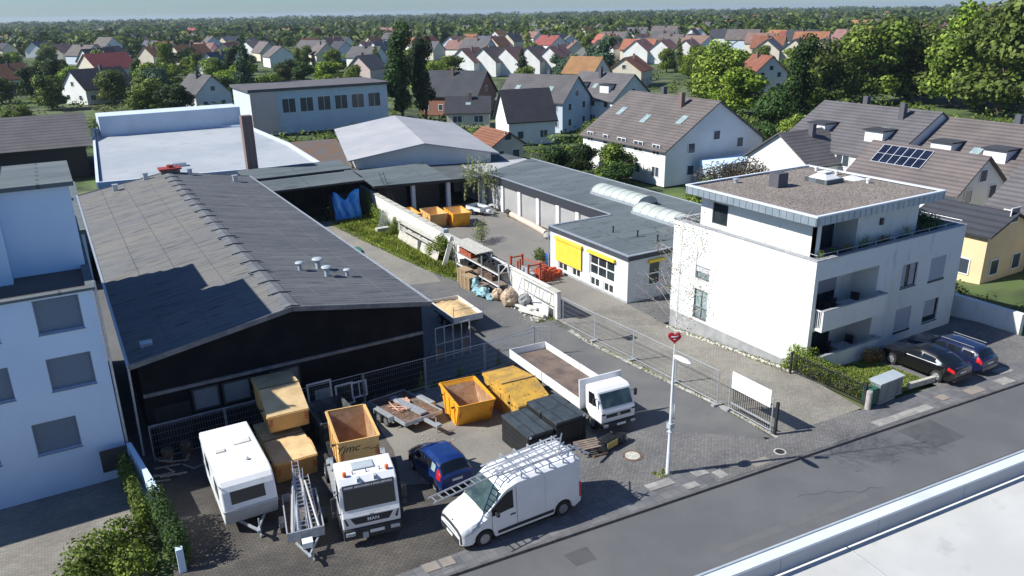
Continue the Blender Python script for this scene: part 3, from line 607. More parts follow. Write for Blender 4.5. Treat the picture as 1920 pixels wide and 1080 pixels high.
# loggia recesses
for z0,z1 in ((2.62,5.35),(-.1,2.35)):
    Y=AY0+1.7; A,B=34.6,39.85
    mb.quad((A,Y,z0),(B,Y,z0),(B,Y,z1),(A,Y,z1)); mb.quad((B,AY0+.18,z0),(B,Y,z0),(B,Y,z1),(B,AY0+.18,z1)); mb.quad((A,AY0+.18,z0),(A,Y,z0),(A,Y,z1),(A,AY0+.18,z1)); mb.quad((A,AY0,z1),(B,AY0,z1),(B,Y,z1),(A,Y,z1))
mb.build('wall','white_render',t,world=True,fix=False)
mb=MB(); mb.box((34.45,AY0+.2,2.45),(39.95,AY0+1.9,2.61)); mb.box((34.45,AY0+.2,-.3),(39.95,AY0+1.9,-.11)); mb.build('loggia_floor','cap_grey',t,world=True)
mb=MB(); mb.box((AX0+.03,AY0-.0,-1.4),(AX0+.2,AY1,.18)); mb.build('plinth','plinth',t,world=True)
# terrace floor, parapet caps
mb=MB(); mb.box((AX0+.05,AY0+.05,5.8),(AX1-.05,AY1-.05,6.02)); mb.build('terrace_floor','cap_grey',t,world=True)
mb=MB()
mb.box((AX0-.04,AY0-.04,6.5),(AX0+.3,AY1+.04,6.56)); mb.box((AX0+.301,AY0-.04,6.5),(AX1+.04,AY0+.3,6.558)); mb.box((AX1-.3,AY0+.301,6.5),(AX1+.04,AY1+.04,6.557)); mb.box((AX0+.301,AY1-.3,6.5),(AX1-.301,AY1+.04,6.559))
mb.build('parapet_cap','cap_grey',t,world=True)
mb=MB(); mb.box((AX0+.25,AY0+.25,6.0),(AX0+.28,AY1-.3,6.49)); mb.box((AX0+.29,AY0+.25,6.0),(AX1-.3,AY0+.28,6.49)); mb.build('parapet_inside','cap_grey',t,world=True)
# penthouse
mb=MB(); QX=34.85
PP=lambda u,z,d:(QX+d,u,z)
wallgrid(mb,26.75,35.6,6.0,8.62,[(33.3,34.6,6.75,8.1)],PP)
PQ=lambda u,z,d:(u,27.2+d,z)
mb.quad((38.9,27.2,6),(44.6,27.2,6),(44.6,27.2,8.62),(38.9,27.2,8.62)); mb.quad((38.9,27.2,6),(38.9,28.6,6),(38.9,28.6,8.62),(38.9,27.2,8.62)); mb.quad((44.6,27.2,6),(44.6,35.6,6),(44.6,35.6,8.62),(44.6,27.2,8.62)); mb.quad((QX,35.6,6),(44.6,35.6,6),(44.6,35.6,8.62),(QX,35.6,8.62))
mb.box((QX,26.75,6.0),(QX+.35,27.05,8.62)); mb.build('penthouse_wall','white_render',t,world=True,fix=False)
mb=MB(); mb.quad((QX+.36,28.6,6),(38.9,28.6,6),(38.9,28.6,8.62),(QX+.36,28.6,8.62)); mb.build('loggia_back','grey_wall',t,world=True)
window(t,36.0,38.6,6.05,8.35,lambda u,z,d:(u,28.5+d,z),.08,'dark_frame','glass',cols=2,fw=.09,name='terrace_door')
mb=MB(); mb.prism([(33.98,26.25),(45.15,26.25),(45.15,36.0),(33.98,36.0)],8.6,8.95); mb.build('roof_slab','dark_wall',t,world=True)
mb=MB(); mb.prism([(34.25,26.5),(44.9,26.5),(44.9,35.75),(34.25,35.75)],8.952,8.975); mb.build('gravel_bed','gravel',t,world=True)
mb=MB()
for k in range(900):
    x=rnd.uniform(34.4,44.8); y=rnd.uniform(26.7,35.6); s=rnd.uniform(.02,.05); mb.ell((x,y,8.98),(s,s*rnd.uniform(.7,1),s*.6),5,3,.3,k)
o=mb.build('roof_pebbles','gravel_stone',t,world=True); o['kind']='stuff'
mb=MB()
for a,b in (((33.9,26.1),(34.1,36.15)),((34.1,26.1),(45.3,26.3)),((45.1,26.3),(45.3,36.15)),((34.1,35.95),(45.1,36.15))): mb.box((*a,8.97),(*b,9.06))
mb.build('roof_edge','pale_metal',t,world=True)
mb=MB(); n=20
mb.box((33.93,26.15,8.5),(33.975,36.1,8.965))
for k in range(n+1): y=26.2+k*9.8/n; mb.box((33.9,y-.015,8.5),(33.929,y+.015,8.965))
mb.build('fascia','zinc',t,world=True)
mb=MB(); mb.box((33.98,26.13,8.5),(45.25,26.18,8.965)); mb.box((45.2,26.2,8.5),(45.25,36.1,8.965)); 
for k in range(24): x=34.1+k*.48; mb.box((x-.015,26.1,8.5),(x+.015,26.129,8.965))
mb.build('fascia_front','zinc',t,world=True)
# apartment windows
o=window(t,33.92,35.15,3.08,5.15,PL_,.14,'dark_frame','glass_light'); mb=MB(); mb.box((AX0+.02,33.95,3.55),(AX0+.06,35.12,5.13)); mb.build('roller_shutter','pvc_white',t,world=True)
window(t,33.94,35.16,.34,2.36,PL_,.14,'dark_frame','glass_light',cols=2)
for z in (.34,3.08):
    g=MB()
    for k in range(11): y=33.97+k*.117; g.tube((AX0-.03,y,z+.05),(AX0-.03,y,z+.85),.012,n=4)
    g.bar((AX0-.03,33.9,z+.87),(AX0-.03,35.2,z+.87),.03); g.bar((AX0-.03,33.9,z+.06),(AX0-.03,35.2,z+.06),.03); g.build('window_guard','steel',t,world=True)
window(t,33.3,34.6,6.75,8.1,PP,.14,'dark_frame','glass'); 
window(t,*wh[0],PFr,.14,'dark_frame','glass',sill=1); window(t,*wh[3],PFr,.14,'dark_frame','glass',sill=1,label='tilted window with a half lowered pale blind')
mb=MB(); mb.box((45.05,AY0+.05,.95),(46.2,AY0+.075,2.0)); mb.build('blind','grey_wall',t,world=True)
mb=MB(); mb.box((42.3,AY0+.085,3.5),(42.62,AY0+.1,4.85)); mb.box((43.0,AY0+.085,3.5),(43.5,AY0+.1,4.85)); mb.build('curtain','grey_wall',t,world=True)
for h in (wh[1],wh[2]):
    mb=MB(); mb.box((h[0],AY0+.05,h[2]),(h[1],AY0+.09,h[3])); mb.build('roller_shutter','shutter',t,world=True)
    mb=MB(); mb.box((h[0]-.04,AY0-.05,h[2]-.12),(h[1]+.04,AY0+.1,h[2]-.004)); mb.build('sill','dark_frame',t,world=True)
# loggia glazing
for z0 in (2.62,-.1):
    window(t,34.75,38.3,z0+.05,z0+2.4,lambda u,z,d:(u,AY0+1.6+d,z),.08,'dark_frame','glass',cols=3,fw=.08,name='balcony_door')
mb=MB(); mb.box((34.85,AY0+1.5,3.75),(38.2,AY0+1.56,5.0)); mb.build('roller_shutter','shutter_dim',t,world=True)
# balconies
for z0,z1,nm in ((2.5,3.72,'balcony'),(-.55,.95,'balcony')):
    mb=MB(); Y=AY0-.56; 
    mb.box((34.62,Y,z0),(40.1,Y+.12,z1)); mb.box((39.98,Y+.121,z0),(40.1,AY0-.003,z1)); mb.box((34.62,Y+.121,z0),(39.979,AY0+.17,z0+.12))
    o=mb.build(nm,'white_render',t,world=True)
    c=MB(); c.box((34.58,Y-.04,z1),(40.14,Y+.16,z1+.05)); c.box((39.94,Y+.161,z1),(40.14,AY0,z1+.049)); c.v=[(x-41,y-32,z+1) for x,y,z in c.v]; c.build('capping','cap_grey',o)
    g=MB()
    for k in range(5): g.box((34.64,Y+.2+k*.12,z0+.1),(34.67,Y+.23+k*.12,z1-.05))
    g.box((34.62,Y+.12,z1-.05),(34.68,AY0,z1+.0)); g.build('railing','white_paint',t,world=True)
for x,y,z in ((35.6,AY0+1.5,1.75),(39.8,AY0+.9,1.9)):
    g=MB(); g.ell((x,y,z),(.16,.1,.16),12,8); g.build('wall_lamp','pvc_white',t,world=True,smooth=True)
g=MB(); g.box((41.0-.12,27.08,7.35),(41.0+.12,27.19,7.75)); g.build('wall_lamp','dark_frame',t,world=True)
# roof furniture
mb=MB(); mb.box((37.9,32.3,8.96),(38.75,33.05,9.85)); o=mb.build('chimney','slate_chim',t,world=True)
mb=MB(); mb.prism([(41.0,31.2),(42.6,31.2),(42.6,32.9),(41.0,32.9)],8.96,9.25); o=mb.build('skylight_curb','bitumen',t,world=True)
def pyr(cx,cy,z,w,h,wt,nm,par):
    g=MB(); a=[(cx-w,cy-w,z),(cx+w,cy-w,z),(cx+w,cy+w,z),(cx-w,cy+w,z)]; b=[(cx-wt,cy-wt,z+h),(cx+wt,cy-wt,z+h),(cx+wt,cy+wt,z+h),(cx-wt,cy+wt,z+h)]
    A=[g.av(p) for p in a];B=[g.av(p) for p in b]; g.face(A[::-1]);g.face(B)
    for i in range(4): j=(i+1)%4; g.face((A[i],A[j],B[j],B[i]))
    return g
g=pyr(41.8,32.05,9.252,.68,.32,.22,'',t); g.box((41.45,31.75,9.58),(42.15,32.35,9.63)); g.build('skylight_dome','white_paint',t,world=True)
g=pyr(44.0,31.6,8.97,.62,.2,.12,'',t); g.build('skylight_dome','white_paint',t,world=True)
for x,y in ((40.1,34.2),(44.2,34.6),(44.2,33.0),(43.6,30.2),(37.0,34.9)):
    g=MB(); s=1.5 if x==37.0 else 1; g.lathe([(.09*s,8.96),(.09*s,9.16),(.13*s,9.17),(.13*s,9.27),(.05,9.28)],(x,y,0),10); g.build('roof_vent','pvc_white' if s==1 else 'galv',t,world=True)
# terrace railing
g=MB()
for z in (6.78,): g.tube((34.5,26.3,z),(34.5,37.2,z),.012,n=5); g.tube((34.5,26.3,z),(47.9,26.3,z),.014,n=5); g.tube((47.9,26.3,z),(47.9,37.2,z),.014,n=5)
for k in range(7): g.tube((34.5,26.3+k*1.8,6.5),(34.5,26.3+k*1.8,6.78),.014,n=5)
for k in range(9): g.tube((34.5+k*1.67,26.3,6.5),(34.5+k*1.67,26.3,6.78),.018,n=5)
g.build('terrace_railing','steel',t,world=True)
# ---------------- office with yellow awnings + garages ----------------
GZ=-1.1
t=T('office_annex','single storey pale office with yellow window awnings and a flat felt roof','building',(37,47,GZ))
OX0,OX1,OY0,OY1,OZ=34.6,40.98,42.35,52.75,2.6
mb=MB(); PO=lambda u,z,d:(OX0+d,u,z)
oh=[(48.9,51.3,-.1,1.75),(43.9,47.0,-.05,1.55),(50.0,51.1,-.85,-.2),(48.3,49.4,-.85,-.2),(45.7,46.9,-.95,-.2),(44.0,45.2,-.95,-.2)]
oh=[(43.95,47.1,.0,1.65),(48.2,51.6,.0,1.75),(50.15,51.5,-.85,-.15),(48.3,49.5,-.85,-.15),(45.75,47.0,-.92,-.15),(44.0,45.25,-.92,-.15)]
wallgrid(mb,OY0,OY1,GZ,2.25,oh,PO)
POf=lambda u,z,d:(u,OY0+d,z)
wallgrid(mb,OX0,OX1,GZ,2.25,[(36.6,37.75,-.1,1.75)],POf)
mb.quad((OX0,OY1,GZ),(OX1,OY1,GZ),(OX1,OY1,2.25),(OX0,OY1,2.25)); mb.build('wall','office_wall',t,world=True,fix=False)
mb=MB(); mb.box((OX0+.12,OY0+.12,2.28),(OX1,OY1-.1,2.55)); mb.build('roof','bitumen',t,world=True)
mb=MB(); mb.box((OX0-.1,OY0-.1,2.2),(OX0-.05,OY1+.1,2.56)); mb.box((OX0-.049,OY0-.1,2.2),(OX1,OY0-.05,2.559)); mb.box((OX0-.049,OY1+.05,2.2),(OX1,OY1+.1,2.559)); mb.build('fascia','fascia_slate',t,world=True)
mb=MB(); mb.box((OX0-.14,OY0-.14,2.56),(OX0+.13,OY1+.14,2.62)); mb.box((OX0+.131,OY0-.14,2.56),(OX1,OY0+.13,2.618)); mb.box((OX0+.131,OY1-.1,2.56),(OX1,OY1+.14,2.617)); mb.build('roof_edge','galv',t,world=True)
mb=MB(); mb.box((OX0-.03,OY0-.03,GZ),(OX0-.003,OY1,GZ+.16)); mb.build('plinth','cap_grey',t,world=True)
window(t,43.95,47.1,.0,1.65,PO,.14,cols=3,rows=2,fw=.09); window(t,48.2,51.6,.0,1.75,PO,.14,cols=3,rows=2,fw=.09)
for h in oh[2:]: window(t,*h,PO,.1,cols=2,fw=.1)
window(t,36.6,37.75,-.1,1.75,POf,.14,cols=1,rows=2,fw=.09)
mb=MB(); mb.box((OX0-.13,48.1,-.1),(OX0-.08,51.7,1.72)); 
for k in range(8): y=48.1+k*.51; mb.box((OX0-.136,y-.012,-.1),(OX0-.132,y+.012,1.72))
mb.box((OX0-.22,48.0,1.74),(OX0-.01,51.8,1.95)); mb.build('awning','yellow_awning',t,world=True,label='fully lowered yellow awning')
mb=MB(); mb.box((OX0-.22,43.8,1.70),(OX0-.01,47.25,1.93)); mb.build('awning','yellow_awning',t,world=True)
mb=MB(); mb.box((36.45,OY0-.2,1.76),(37.95,OY0-.01,1.98)); mb.build('awning','yellow_awning',t,world=True)
for x,y in ((37.7,48.2),(38.5,46.1),(39.0,44.3)):
    g=MB(); g.lathe([(.06,2.5),(.06,2.95),(.09,2.96),(.09,3.05)],(x,y,0),8); g.build('vent_pipe','black_steel',t,world=True)
g=MB(); g.tube((OX0-.12,OY1+.05,2.2),(OX0-.12,OY1+.05,GZ),.05,n=8); g.build('downpipe','galv',t,world=True)
t=T('garage_row','long flat-roofed garage row with grey up-and-over doors and white posts','building',(45,62,GZ))
mb=MB(); mb.box((41.25,44.5,GZ),(50,82,2.35)); mb.build('wall','grey_wall',t,world=True)
mb=MB(); mb.prism([(41.1,42.6),(50,42.6),(50,80.5),(41.1,75.9)],2.36,2.56); mb.build('roof','bitumen',t,world=True)
mb=MB(); mb.box((41.0,OY1+.15,1.75),(41.09,75.9,2.58)); mb.build('fascia','fascia_slate',t,world=True)
mb=MB(); mb.box((40.94,OY1+.15,2.584),(41.15,75.9,2.64)); mb.box((50.0,42.6,2.5),(50.1,80.5,2.62)); mb.build('roof_edge','galv',t,world=True)
ys=[54.2,57.9,61.2,64.8,68.4,72.0]
for i,y in enumerate(ys):
    g=MB(); g.box((40.98,y-.25,GZ),(41.24,y+.25,1.74)); g.build('post','white_paint',t,world=True)
for a,b in zip(ys,ys[1:]):
    g=MB(); g.box((41.17,a+.3,GZ+.03),(41.22,b-.3,1.72)); g.build('garage_door','door_grey',t,world=True)
def barrel(x0,x1,y0,y1,z,r,name,label):
    tt=T(name,label,'skylight',((x0+x1)/2,(y0+y1)/2,z)); g=MB(); n=12; m=max(2,int((y1-y0)/1.0)); cx=(x0+x1)/2; hw=(x1-x0)/2; rows=[]
    for k in range(m+1):
        y=y0+(y1-y0)*k/m; rows.append([g.av((cx-hw*math.cos(math.pi*i/n),y,z+r*math.sin(math.pi*i/n))) for i in range(n+1)])
    for a,b in zip(rows,rows[1:]):
        for i in range(n): g.face((a[i],a[i+1],b[i+1],b[i]))
    g.face(rows[0]); g.face(rows[-1][::-1]); g.build('dome','poly_dome',tt,world=True,fix=True)
    g=MB()
    for k in range(m+1):
        y=y0+(y1-y0)*k/m
        for i in range(n):
            a=math.pi*i/n;b=math.pi*(i+1)/n; g.bar((cx-hw*1.015*math.cos(a),y,z+r*1.02*math.sin(a)),(cx-hw*1.015*math.cos(b),y,z+r*1.02*math.sin(b)),.05,.03)
    g.box((x0-.1,y0-.08,z-.2),(x0+.02,y1+.08,z+.05)); g.box((x1-.02,y0-.08,z-.2),(x1+.1,y1+.08,z+.05)); g.build('frame','galv',tt,world=True)
barrel(44.6,46.9,53.6,60.6,2.75,.7,'barrel_skylight','longer ribbed barrel-vault skylight on the garage roof, farther back')
barrel(42.9,45.0,44.0,52.2,2.75,.7,'barrel_skylight','ribbed barrel-vault skylight on the felt roof beside the white apartment house')
# ---------------- carport row closing the yard ----------------
t=T('rear_carport','dark open carport row with a low felt roof at the back of the yard','building',(35,80,GZ))
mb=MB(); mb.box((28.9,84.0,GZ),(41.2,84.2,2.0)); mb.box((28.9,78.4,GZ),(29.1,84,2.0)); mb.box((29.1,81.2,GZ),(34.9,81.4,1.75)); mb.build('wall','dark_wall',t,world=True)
mb=MB(); mb.quad((28.5,77.5,2.25),(37.0,75.9,2.25),(37.6,84.5,2.75),(28.5,84.5,2.75)); mb.quad((28.5,77.5,2.1),(28.5,84.5,2.6),(37.6,84.5,2.6),(37.0,75.9,2.1)); mb.quad((28.5,77.5,2.1),(37.0,75.9,2.1),(37.0,75.9,2.25),(28.5,77.5,2.25)); mb.build('roof','bitumen',t,world=True,fix=False)
mb=MB(); mb.prism([(37.01,75.8),(41.1,75.2),(50,80.5),(50,86.5),(28.5,89),(28.5,84.51),(37.6,84.51)],2.0,2.3); mb.build('roof','bitumen_dark',t,world=True)
mb=MB(); mb.bar((28.5,77.42,2.15),(37.0,75.82,2.15),.06,.3); mb.bar((37.0,75.75,2.1),(41.0,75.1,2.1),.06,.35); mb.build('fascia','black_steel',t,world=True)
for x,y in ((32.9,77.3),(36.8,76.6),(40.6,75.6)):
    g=MB(); g.box((x-.2,y-.2,GZ),(x+.2,y+.2,2.0)); g.build('post','pale_metal',t,world=True)
for a,b in ((29.2,32.6),(33.2,36.5)):
    g=MB(); g.box((a,78.3,GZ),(b,78.4,1.7)); g.build('roller_door','black_steel',t,world=True)
# ---------------- open shed with the blue tarpaulin ----------------
t=T('open_shed','open lean-to shed with grey felt roof behind the hall, dark inside','building',(22,82,GZ))
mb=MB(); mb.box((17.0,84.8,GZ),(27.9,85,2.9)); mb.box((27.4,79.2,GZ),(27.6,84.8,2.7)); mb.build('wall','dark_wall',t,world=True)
mb=MB()
for k in range(4):
    a=16.6+k*2.8;b=a+2.78; mb.prism([(a,78.3),(b,78.3),(b,81.8),(a,81.8)],0,0) if 0 else None
    for (y0,z0,y1,z1) in ((78.2,2.95,81.6,3.35),(82.0,3.6,86.0,3.95)):
        P=[(a,y0,z0),(b,y0,z0),(b,y1,z1),(a,y1,z1)]; q=[(x,y,z-.14) for x,y,z in P]
        A=[mb.av(p) for p in P];B=[mb.av(p) for p in q]; mb.face(A);mb.face(B[::-1])
        for i in range(4): j=(i+1)%4; mb.face((A[i],A[j],B[j],B[i]))
mb.box((16.6,81.61,3.1),(27.7,82.0,3.35)); mb.build('roof','bitumen',t,world=True)
mb=MB(); mb.box((16.6,78.1,2.75),(27.8,78.19,2.92)); mb.build('gutter','black_steel',t,world=True)
for x in (17.6,20.6,23.6):
    g=MB(); g.box((x-.1,78.8,GZ),(x+.1,79.0,2.8)); g.build('post','dark_wall',t,world=True)
# ---------------- left neighbour: stepped white block ----------------
t=T('white_apartment_block','tall white apartment block in shade at the left edge, with a set-back top floor','building',(-8,44,-1.1))
mb=MB(); PN=lambda u,z,d:(u,37.0+d,z)
wl=[]
for i,z in enumerate((6.7,4.0,1.1)):
    for k,x in enumerate((-1.95,-5.1,-8.2,-11.5)):
        dx=-1.1 if i==2 else 0; wl.append((x+dx,x+1.75+dx,z,z+1.55))
wallgrid(mb,-16,.4,-1.1,8.35,wl,PN,.22)
mb.quad((.4,37,-1.1),(.4,52.2,-1.1),(.4,52.2,8.35),(.4,37,8.35)); mb.quad((-16,52.2,-1.1),(.4,52.2,-1.1),(.4,52.2,8.35),(-16,52.2,8.35)); mb.quad((-16,37,-1.1),(-16,52.2,-1.1),(-16,52.2,8.35),(-16,37,8.35))
mb.box((-15.9,47,8.25),(.39,52.1,10.35)); mb.box((-15.9,39.9,8.25),(-2.6,46.9,12.4)); mb.box((-2.59,40.9,8.25),(.35,46.9,12.3))
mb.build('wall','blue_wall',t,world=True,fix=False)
mb=MB(); mb.box((-16,37.05,8.2),(.35,52.1,8.3)); mb.build('terrace_floor','roof_taupe',t,world=True)
mb=MB(); mb.box((-16.1,36.9,8.35),(.5,37.25,8.47)); mb.box((.15,37.251,8.35),(.5,52.2,8.469)); mb.box((-16,39.6,12.4),(-2.5,47.1,12.62)); mb.box((-2.49,40.6,12.3),(.55,47.1,12.5)); mb.box((-16,47.101,10.36),(.5,52.3,10.5)); mb.build('roof','bitumen',t,world=True)
for h in wl: window(t,*h,PN,.2,'shutter_dim','blind_blue',cols=1,fw=.04,sill=1)
window(t,-5.6,-3.6,8.4,10.7,lambda u,z,d:(u,39.8+d,z),.08,'pvc_white','glass',cols=2,name='terrace_door')
mb=MB(); mb.tube((.5,37.05,8.7),(.5,36.95,-1.0),.06,n=8); mb.build('downpipe','galv',t,world=True)
for z in (.0,): 
    g=MB(); g.box((-.7,36.3,-.2),(.38,36.98,-.05)); g.box((-.7,36.3,-.05),(.38,36.36,.9)); g.build('balcony','dark_frame',t,world=True)
# ---------------- flat white roof across the road, nearest the camera ----------------
t=T('near_flat_roof_building','flat-roofed building with a pale roof and metal parapet across the road, nearest the camera','building',(28,4,0))
def par(x): return 16.67-.085*(x-17.4)
Z=8.3; f=1-Z/19.5
P=[(-30,par(-30/f)*f),(75,par(75/f)*f),(75,-30),(-30,-30)]
mb=MB(); mb.prism([(P[0][0],P[0][1]-.05),(P[1][0],P[1][1]-.05),P[2],P[3]],-.0,Z-.76); mb.build('wall','wall_white',t,world=True)
mb=MB(); mb.prism([(P[0][0],P[0][1]-.42),(P[1][0],P[1][1]-.42),P[2],P[3]],Z-.75,Z-.5); mb.build('roof','warm_roof',t,world=True)
for (off,w_,z0,z1,mm,nm) in ((0,.3,Z-.06,Z,'pale_metal','parapet_cap'),(.03,.24,Z-.51,Z-.061,'wall_grey','parapet'),(-.02,.05,Z-.16,Z+.03,'util_grey','edge_trim')):
    mb=MB()
    for k in range(35):
        a=-30+k*3; b=a+2.985; ya=P[0][1]+(P[1][1]-P[0][1])*(a+30)/105-off; yb=P[0][1]+(P[1][1]-P[0][1])*(b+30)/105-off
        mb.prism([(a,ya),(b,yb),(b,yb-w_),(a,ya-w_)],z0,z1)
    mb.build(nm,mm,t,world=True)
mb=MB()
for k in range(4): a=2+k*9.0; mb.bar((a,-20,Z-.492),(a+3,par(a/f)*f-.5,Z-.492),.025,.014)
mb.bar((-20,5.2,Z-.491),(60,-1.2,Z-.491),.025,.014)
mb.build('roof_seam','pale_roof',t,world=True)
# ---------------- boundary wall on the right and small walls ----------------
o=MB(); o.box((49.7,22.6,-.2),(50.1,27.0,1.3)); o.box((50.0,27.01,-1.3),(50.4,37.5,1.25)); tag(o.build('boundary_wall','white_render'),'low white garden wall beyond the parked cars beside the apartment house','wall')
o=MB(); o.prism([(37.25,21.62),(39.2,21.42),(39.2,21.62),(37.25,21.82)],0,.32); tag(o.build('low_wall','stone_pale'),'low pale stone edging wall at the front of the small lawn','wall')
# ---------------- generic house ----------------
HN=[0]
def house(x,y,w,d,hw,hr,rot,roof,wall,label,cat='house',win=True,dormer=0,skyl=0,chim=1,name='house',group=None,gz=-1.1,garden=True,over=.4,solar=0,storeys=2):
    """ridge runs along local Y (length d); w across"""
    t=T(name,label,cat,(x,y,gz),rot,group); HN[0]+=1
    q=random.Random(int(x*13+y*7))
    m=MB(); m.prism([(-w/2,0),(w/2,0),(w/2,hw),(0,hw+hr-.15),(-w/2,hw)],-d/2,d/2,'y'); m.build('wall',wall,t)
    r=MB(); o_=over; s=hr/(w/2)
    for sg in (-1,1):
        a=(0,hw+hr+.02); b=(sg*(w/2+o_),hw-o_*s+.02)
        A=[(a[0],-d/2-o_,a[1]),(b[0],-d/2-o_,b[1]),(b[0],d/2+o_,b[1]),(a[0],d/2+o_,a[1])]; B=[(p,q_,z-.16) for p,q_,z in A]
        i=[r.av(p) for p in A]; j=[r.av(p) for p in B]; r.face(i); r.face(j[::-1])
        for k in range(4): l=(k+1)%4; r.face((i[k],i[l],j[l],j[k]))
    rf=r.build('roof',roof,t)
    if chim:
        for k in range(chim):
            c=MB(); cy=-d/2+d*(k+.5)/chim+q.uniform(-1,1); cx=q.choice((-1,1))*w*.1; c.box((cx-.3,cy-.3,hw+hr*.5),(cx+.3,cy+.3,hw+hr+.75)); c.build('chimney',q.choice(('slate_chim','brown_chim')),rf)
    if win:
        for sg in (-1,1):
            Pw=lambda u,z,dd,sg=sg:(sg*(w/2+.03-dd),u,z); n=max(2,int(d/3.2))
            for st in range(storeys if hw>4.5 else 1):
                z0=1.0+st*2.7
                for k in range(n):
                    u=-d/2+d*(k+.5)/n; ww=q.choice((.55,.7,.9))
                    if sg<0 or True: window(t,u-ww,u+ww,z0,z0+1.3,Pw,.02,'pvc_white','far_glass',fw=.08,world=False,cols=2 if ww>.6 else 1)
        Pg=lambda u,z,dd:(u,-d/2-.03+dd,z)
        for st in range(storeys if hw>4.5 else 1):
            for u in (-w*.25,w*.25): window(t,u-.6,u+.6,1.0+st*2.7,2.3+st*2.7,Pg,.02,'pvc_white','far_glass',fw=.08,world=False)
        window(t,-.6,.6,hw+.4,hw+1.6,Pg,.02,'pvc_white','far_glass',fw=.08,world=False)
    for k in range(dormer):
        u=-d/2+d*(k+.5)/dormer; dx=-w*.30
        m=MB(); zb=hw+hr*.38; m.box((dx-1.0,u-1.1,zb-1.2),(dx+w*.25,u+1.1,zb+.75)); o=m.build('dormer',wall,rf)
        m=MB(); m.box((dx-1.2,u-1.3,zb+.753),(dx+w*.27,u+1.3,zb+.9)); m.build('dormer_roof','roof_dark',rf)
    for k in range(skyl):
        u=-d/2+d*(k+.5)/skyl+q.uniform(-.5,.5); f=q.uniform(.35,.6)
        x0,z0=-w/2*f,hw+hr*(1-f); x1,z1=-w/2*(f+.16),hw+hr*(1-f-.16); m=MB()
        m.quad((x0,u-.5,z0+.1),(x0,u+.5,z0+.1),(x1,u+.5,z1+.1),(x1,u-.5,z1+.1)); m.bar((x0,u-.55,z0+.07),(x0,u+.55,z0+.07),.08,.08); m.bar((x1,u-.55,z1+.07),(x1,u+.55,z1+.07),.08,.08); m.build('skylight','glass_light',rf)
    if solar:
        m=MB(); f0,f1=.12,.62; x0,z0=-w/2*f0,hw+hr*(1-f0); x1,z1=-w/2*f1,hw+hr*(1-f1)
        for k in range(solar):
            for (ga,gb) in ((0,.485),(.515,1)):
                xa,za=x0+(x1-x0)*ga,z0+(z1-z0)*ga; xb,zb=x0+(x1-x0)*gb,z0+(z1-z0)*gb; u=-d*.08+k*0.86
                m.quad((xa,u,za+.14),(xa,u+.82,za+.14),(xb,u+.82,zb+.14),(xb,u,zb+.14))
        m.build('solar_panel','solar',rf)
        m=MB(); 
        for k in range(solar+1): u=-d*.08+k*0.86-.02; m.bar((x0,u,z0+.13),(x1,u,z1+.13),.04,.03)
        m.bar((x0,-d*.08,z0+.12),(x0,-d*.08+solar*0.86,z0+.12),.05,.04); m.bar((x1,-d*.08,z1+.12),(x1,-d*.08+solar*0.86,z1+.12),.05,.04); m.bar(((x0+x1)/2,-d*.08,(z0+z1)/2+.12),((x0+x1)/2,-d*.08+solar*0.86,(z0+z1)/2+.12),.05,.04)
        m.build('panel_frame','pale_metal',rf)
    return t
house(83.3,57.5,16,15,5.2,4.4,0,'roof_grey','wall_white','grey-roofed white house at the left end of the terrace behind the gravel roof',dormer=2,skyl=2,chim=2,name='terraced_house',over=.15)
house(84.5,44.2,15,11,4.7,4.3,0,'roof_taupe','wall_white','middle house of the terrace behind the gravel roof, set back with white dormers',dormer=2,skyl=1,chim=1,name='terraced_house',over=.15)
house(83.6,33.0,16,11,4.4,4.2,0,'roof_grey','wall_white','third house of the terrace behind the gravel roof, with two white dormers',dormer=2,skyl=1,chim=1,name='terraced_house',over=.15)
house(74,60.5,9,7,4.3,3.0,90,'roof_grey','wall_white','small white gabled house end facing the annex, in front of the terrace',chim=1)
house(71.8,80,16.5,17,4.6,5.2,0,'roof_taupe','wall_white','large steep brown-grey roof house with white walls right of the long garage roof',dormer=0,skyl=3,chim=2)
o=MB(); o.box((68.2,66.6,-1.1),(77.5,70.4,1.9)); tag(o.build('garden_annex','blue_wall'),'white flat-roofed annex in front of the large steep roofed house','building')
house(71.4,43.6,7.6,11,5.0,2.8,0,'roof_taupe','wall_white','white house with a ribbed brown roof carrying solar panels, right behind the gravel roof',solar=6,chim=0,win=True)
house(70,28,10,12,4.6,3.2,0,'roof_grey','wall_cream','pale yellow walled house with grey roof at the right edge, nearest the parked cars')
house(61.5,33,6,6,4.5,1.2,0,'roof_dark','wall_orange','small apricot walled house just right of the apartment house',chim=0)
house(68.5,112,7,8,4.2,4.4,78,'roof_dark','wall_white','small house with a steep black roof and bright white gable, behind the garages',chim=0)
house(80,124,10,14,5.6,4.0,25,'roof_grey','wall_bluish','house with bluish-white gable standing right behind the black-roofed small house',skyl=2)
house(93,122,11,13,5.2,4.2,10,'roof_grey','wall_white','grey-roofed white house with dark dormer left of the large steep roofed house',dormer=2,skyl=1)
house(78,155,12,13,4.2,4.6,40,'roof_dark','wall_brick','dark-roofed brick house among trees beside the tall dark evergreen')
house(55,98,5,7,3.2,1.6,0,'roof_red','wall_cream','tiny red-roofed outbuilding behind the workshop with the low gable',chim=0,cat='shed',name='garden_shed')
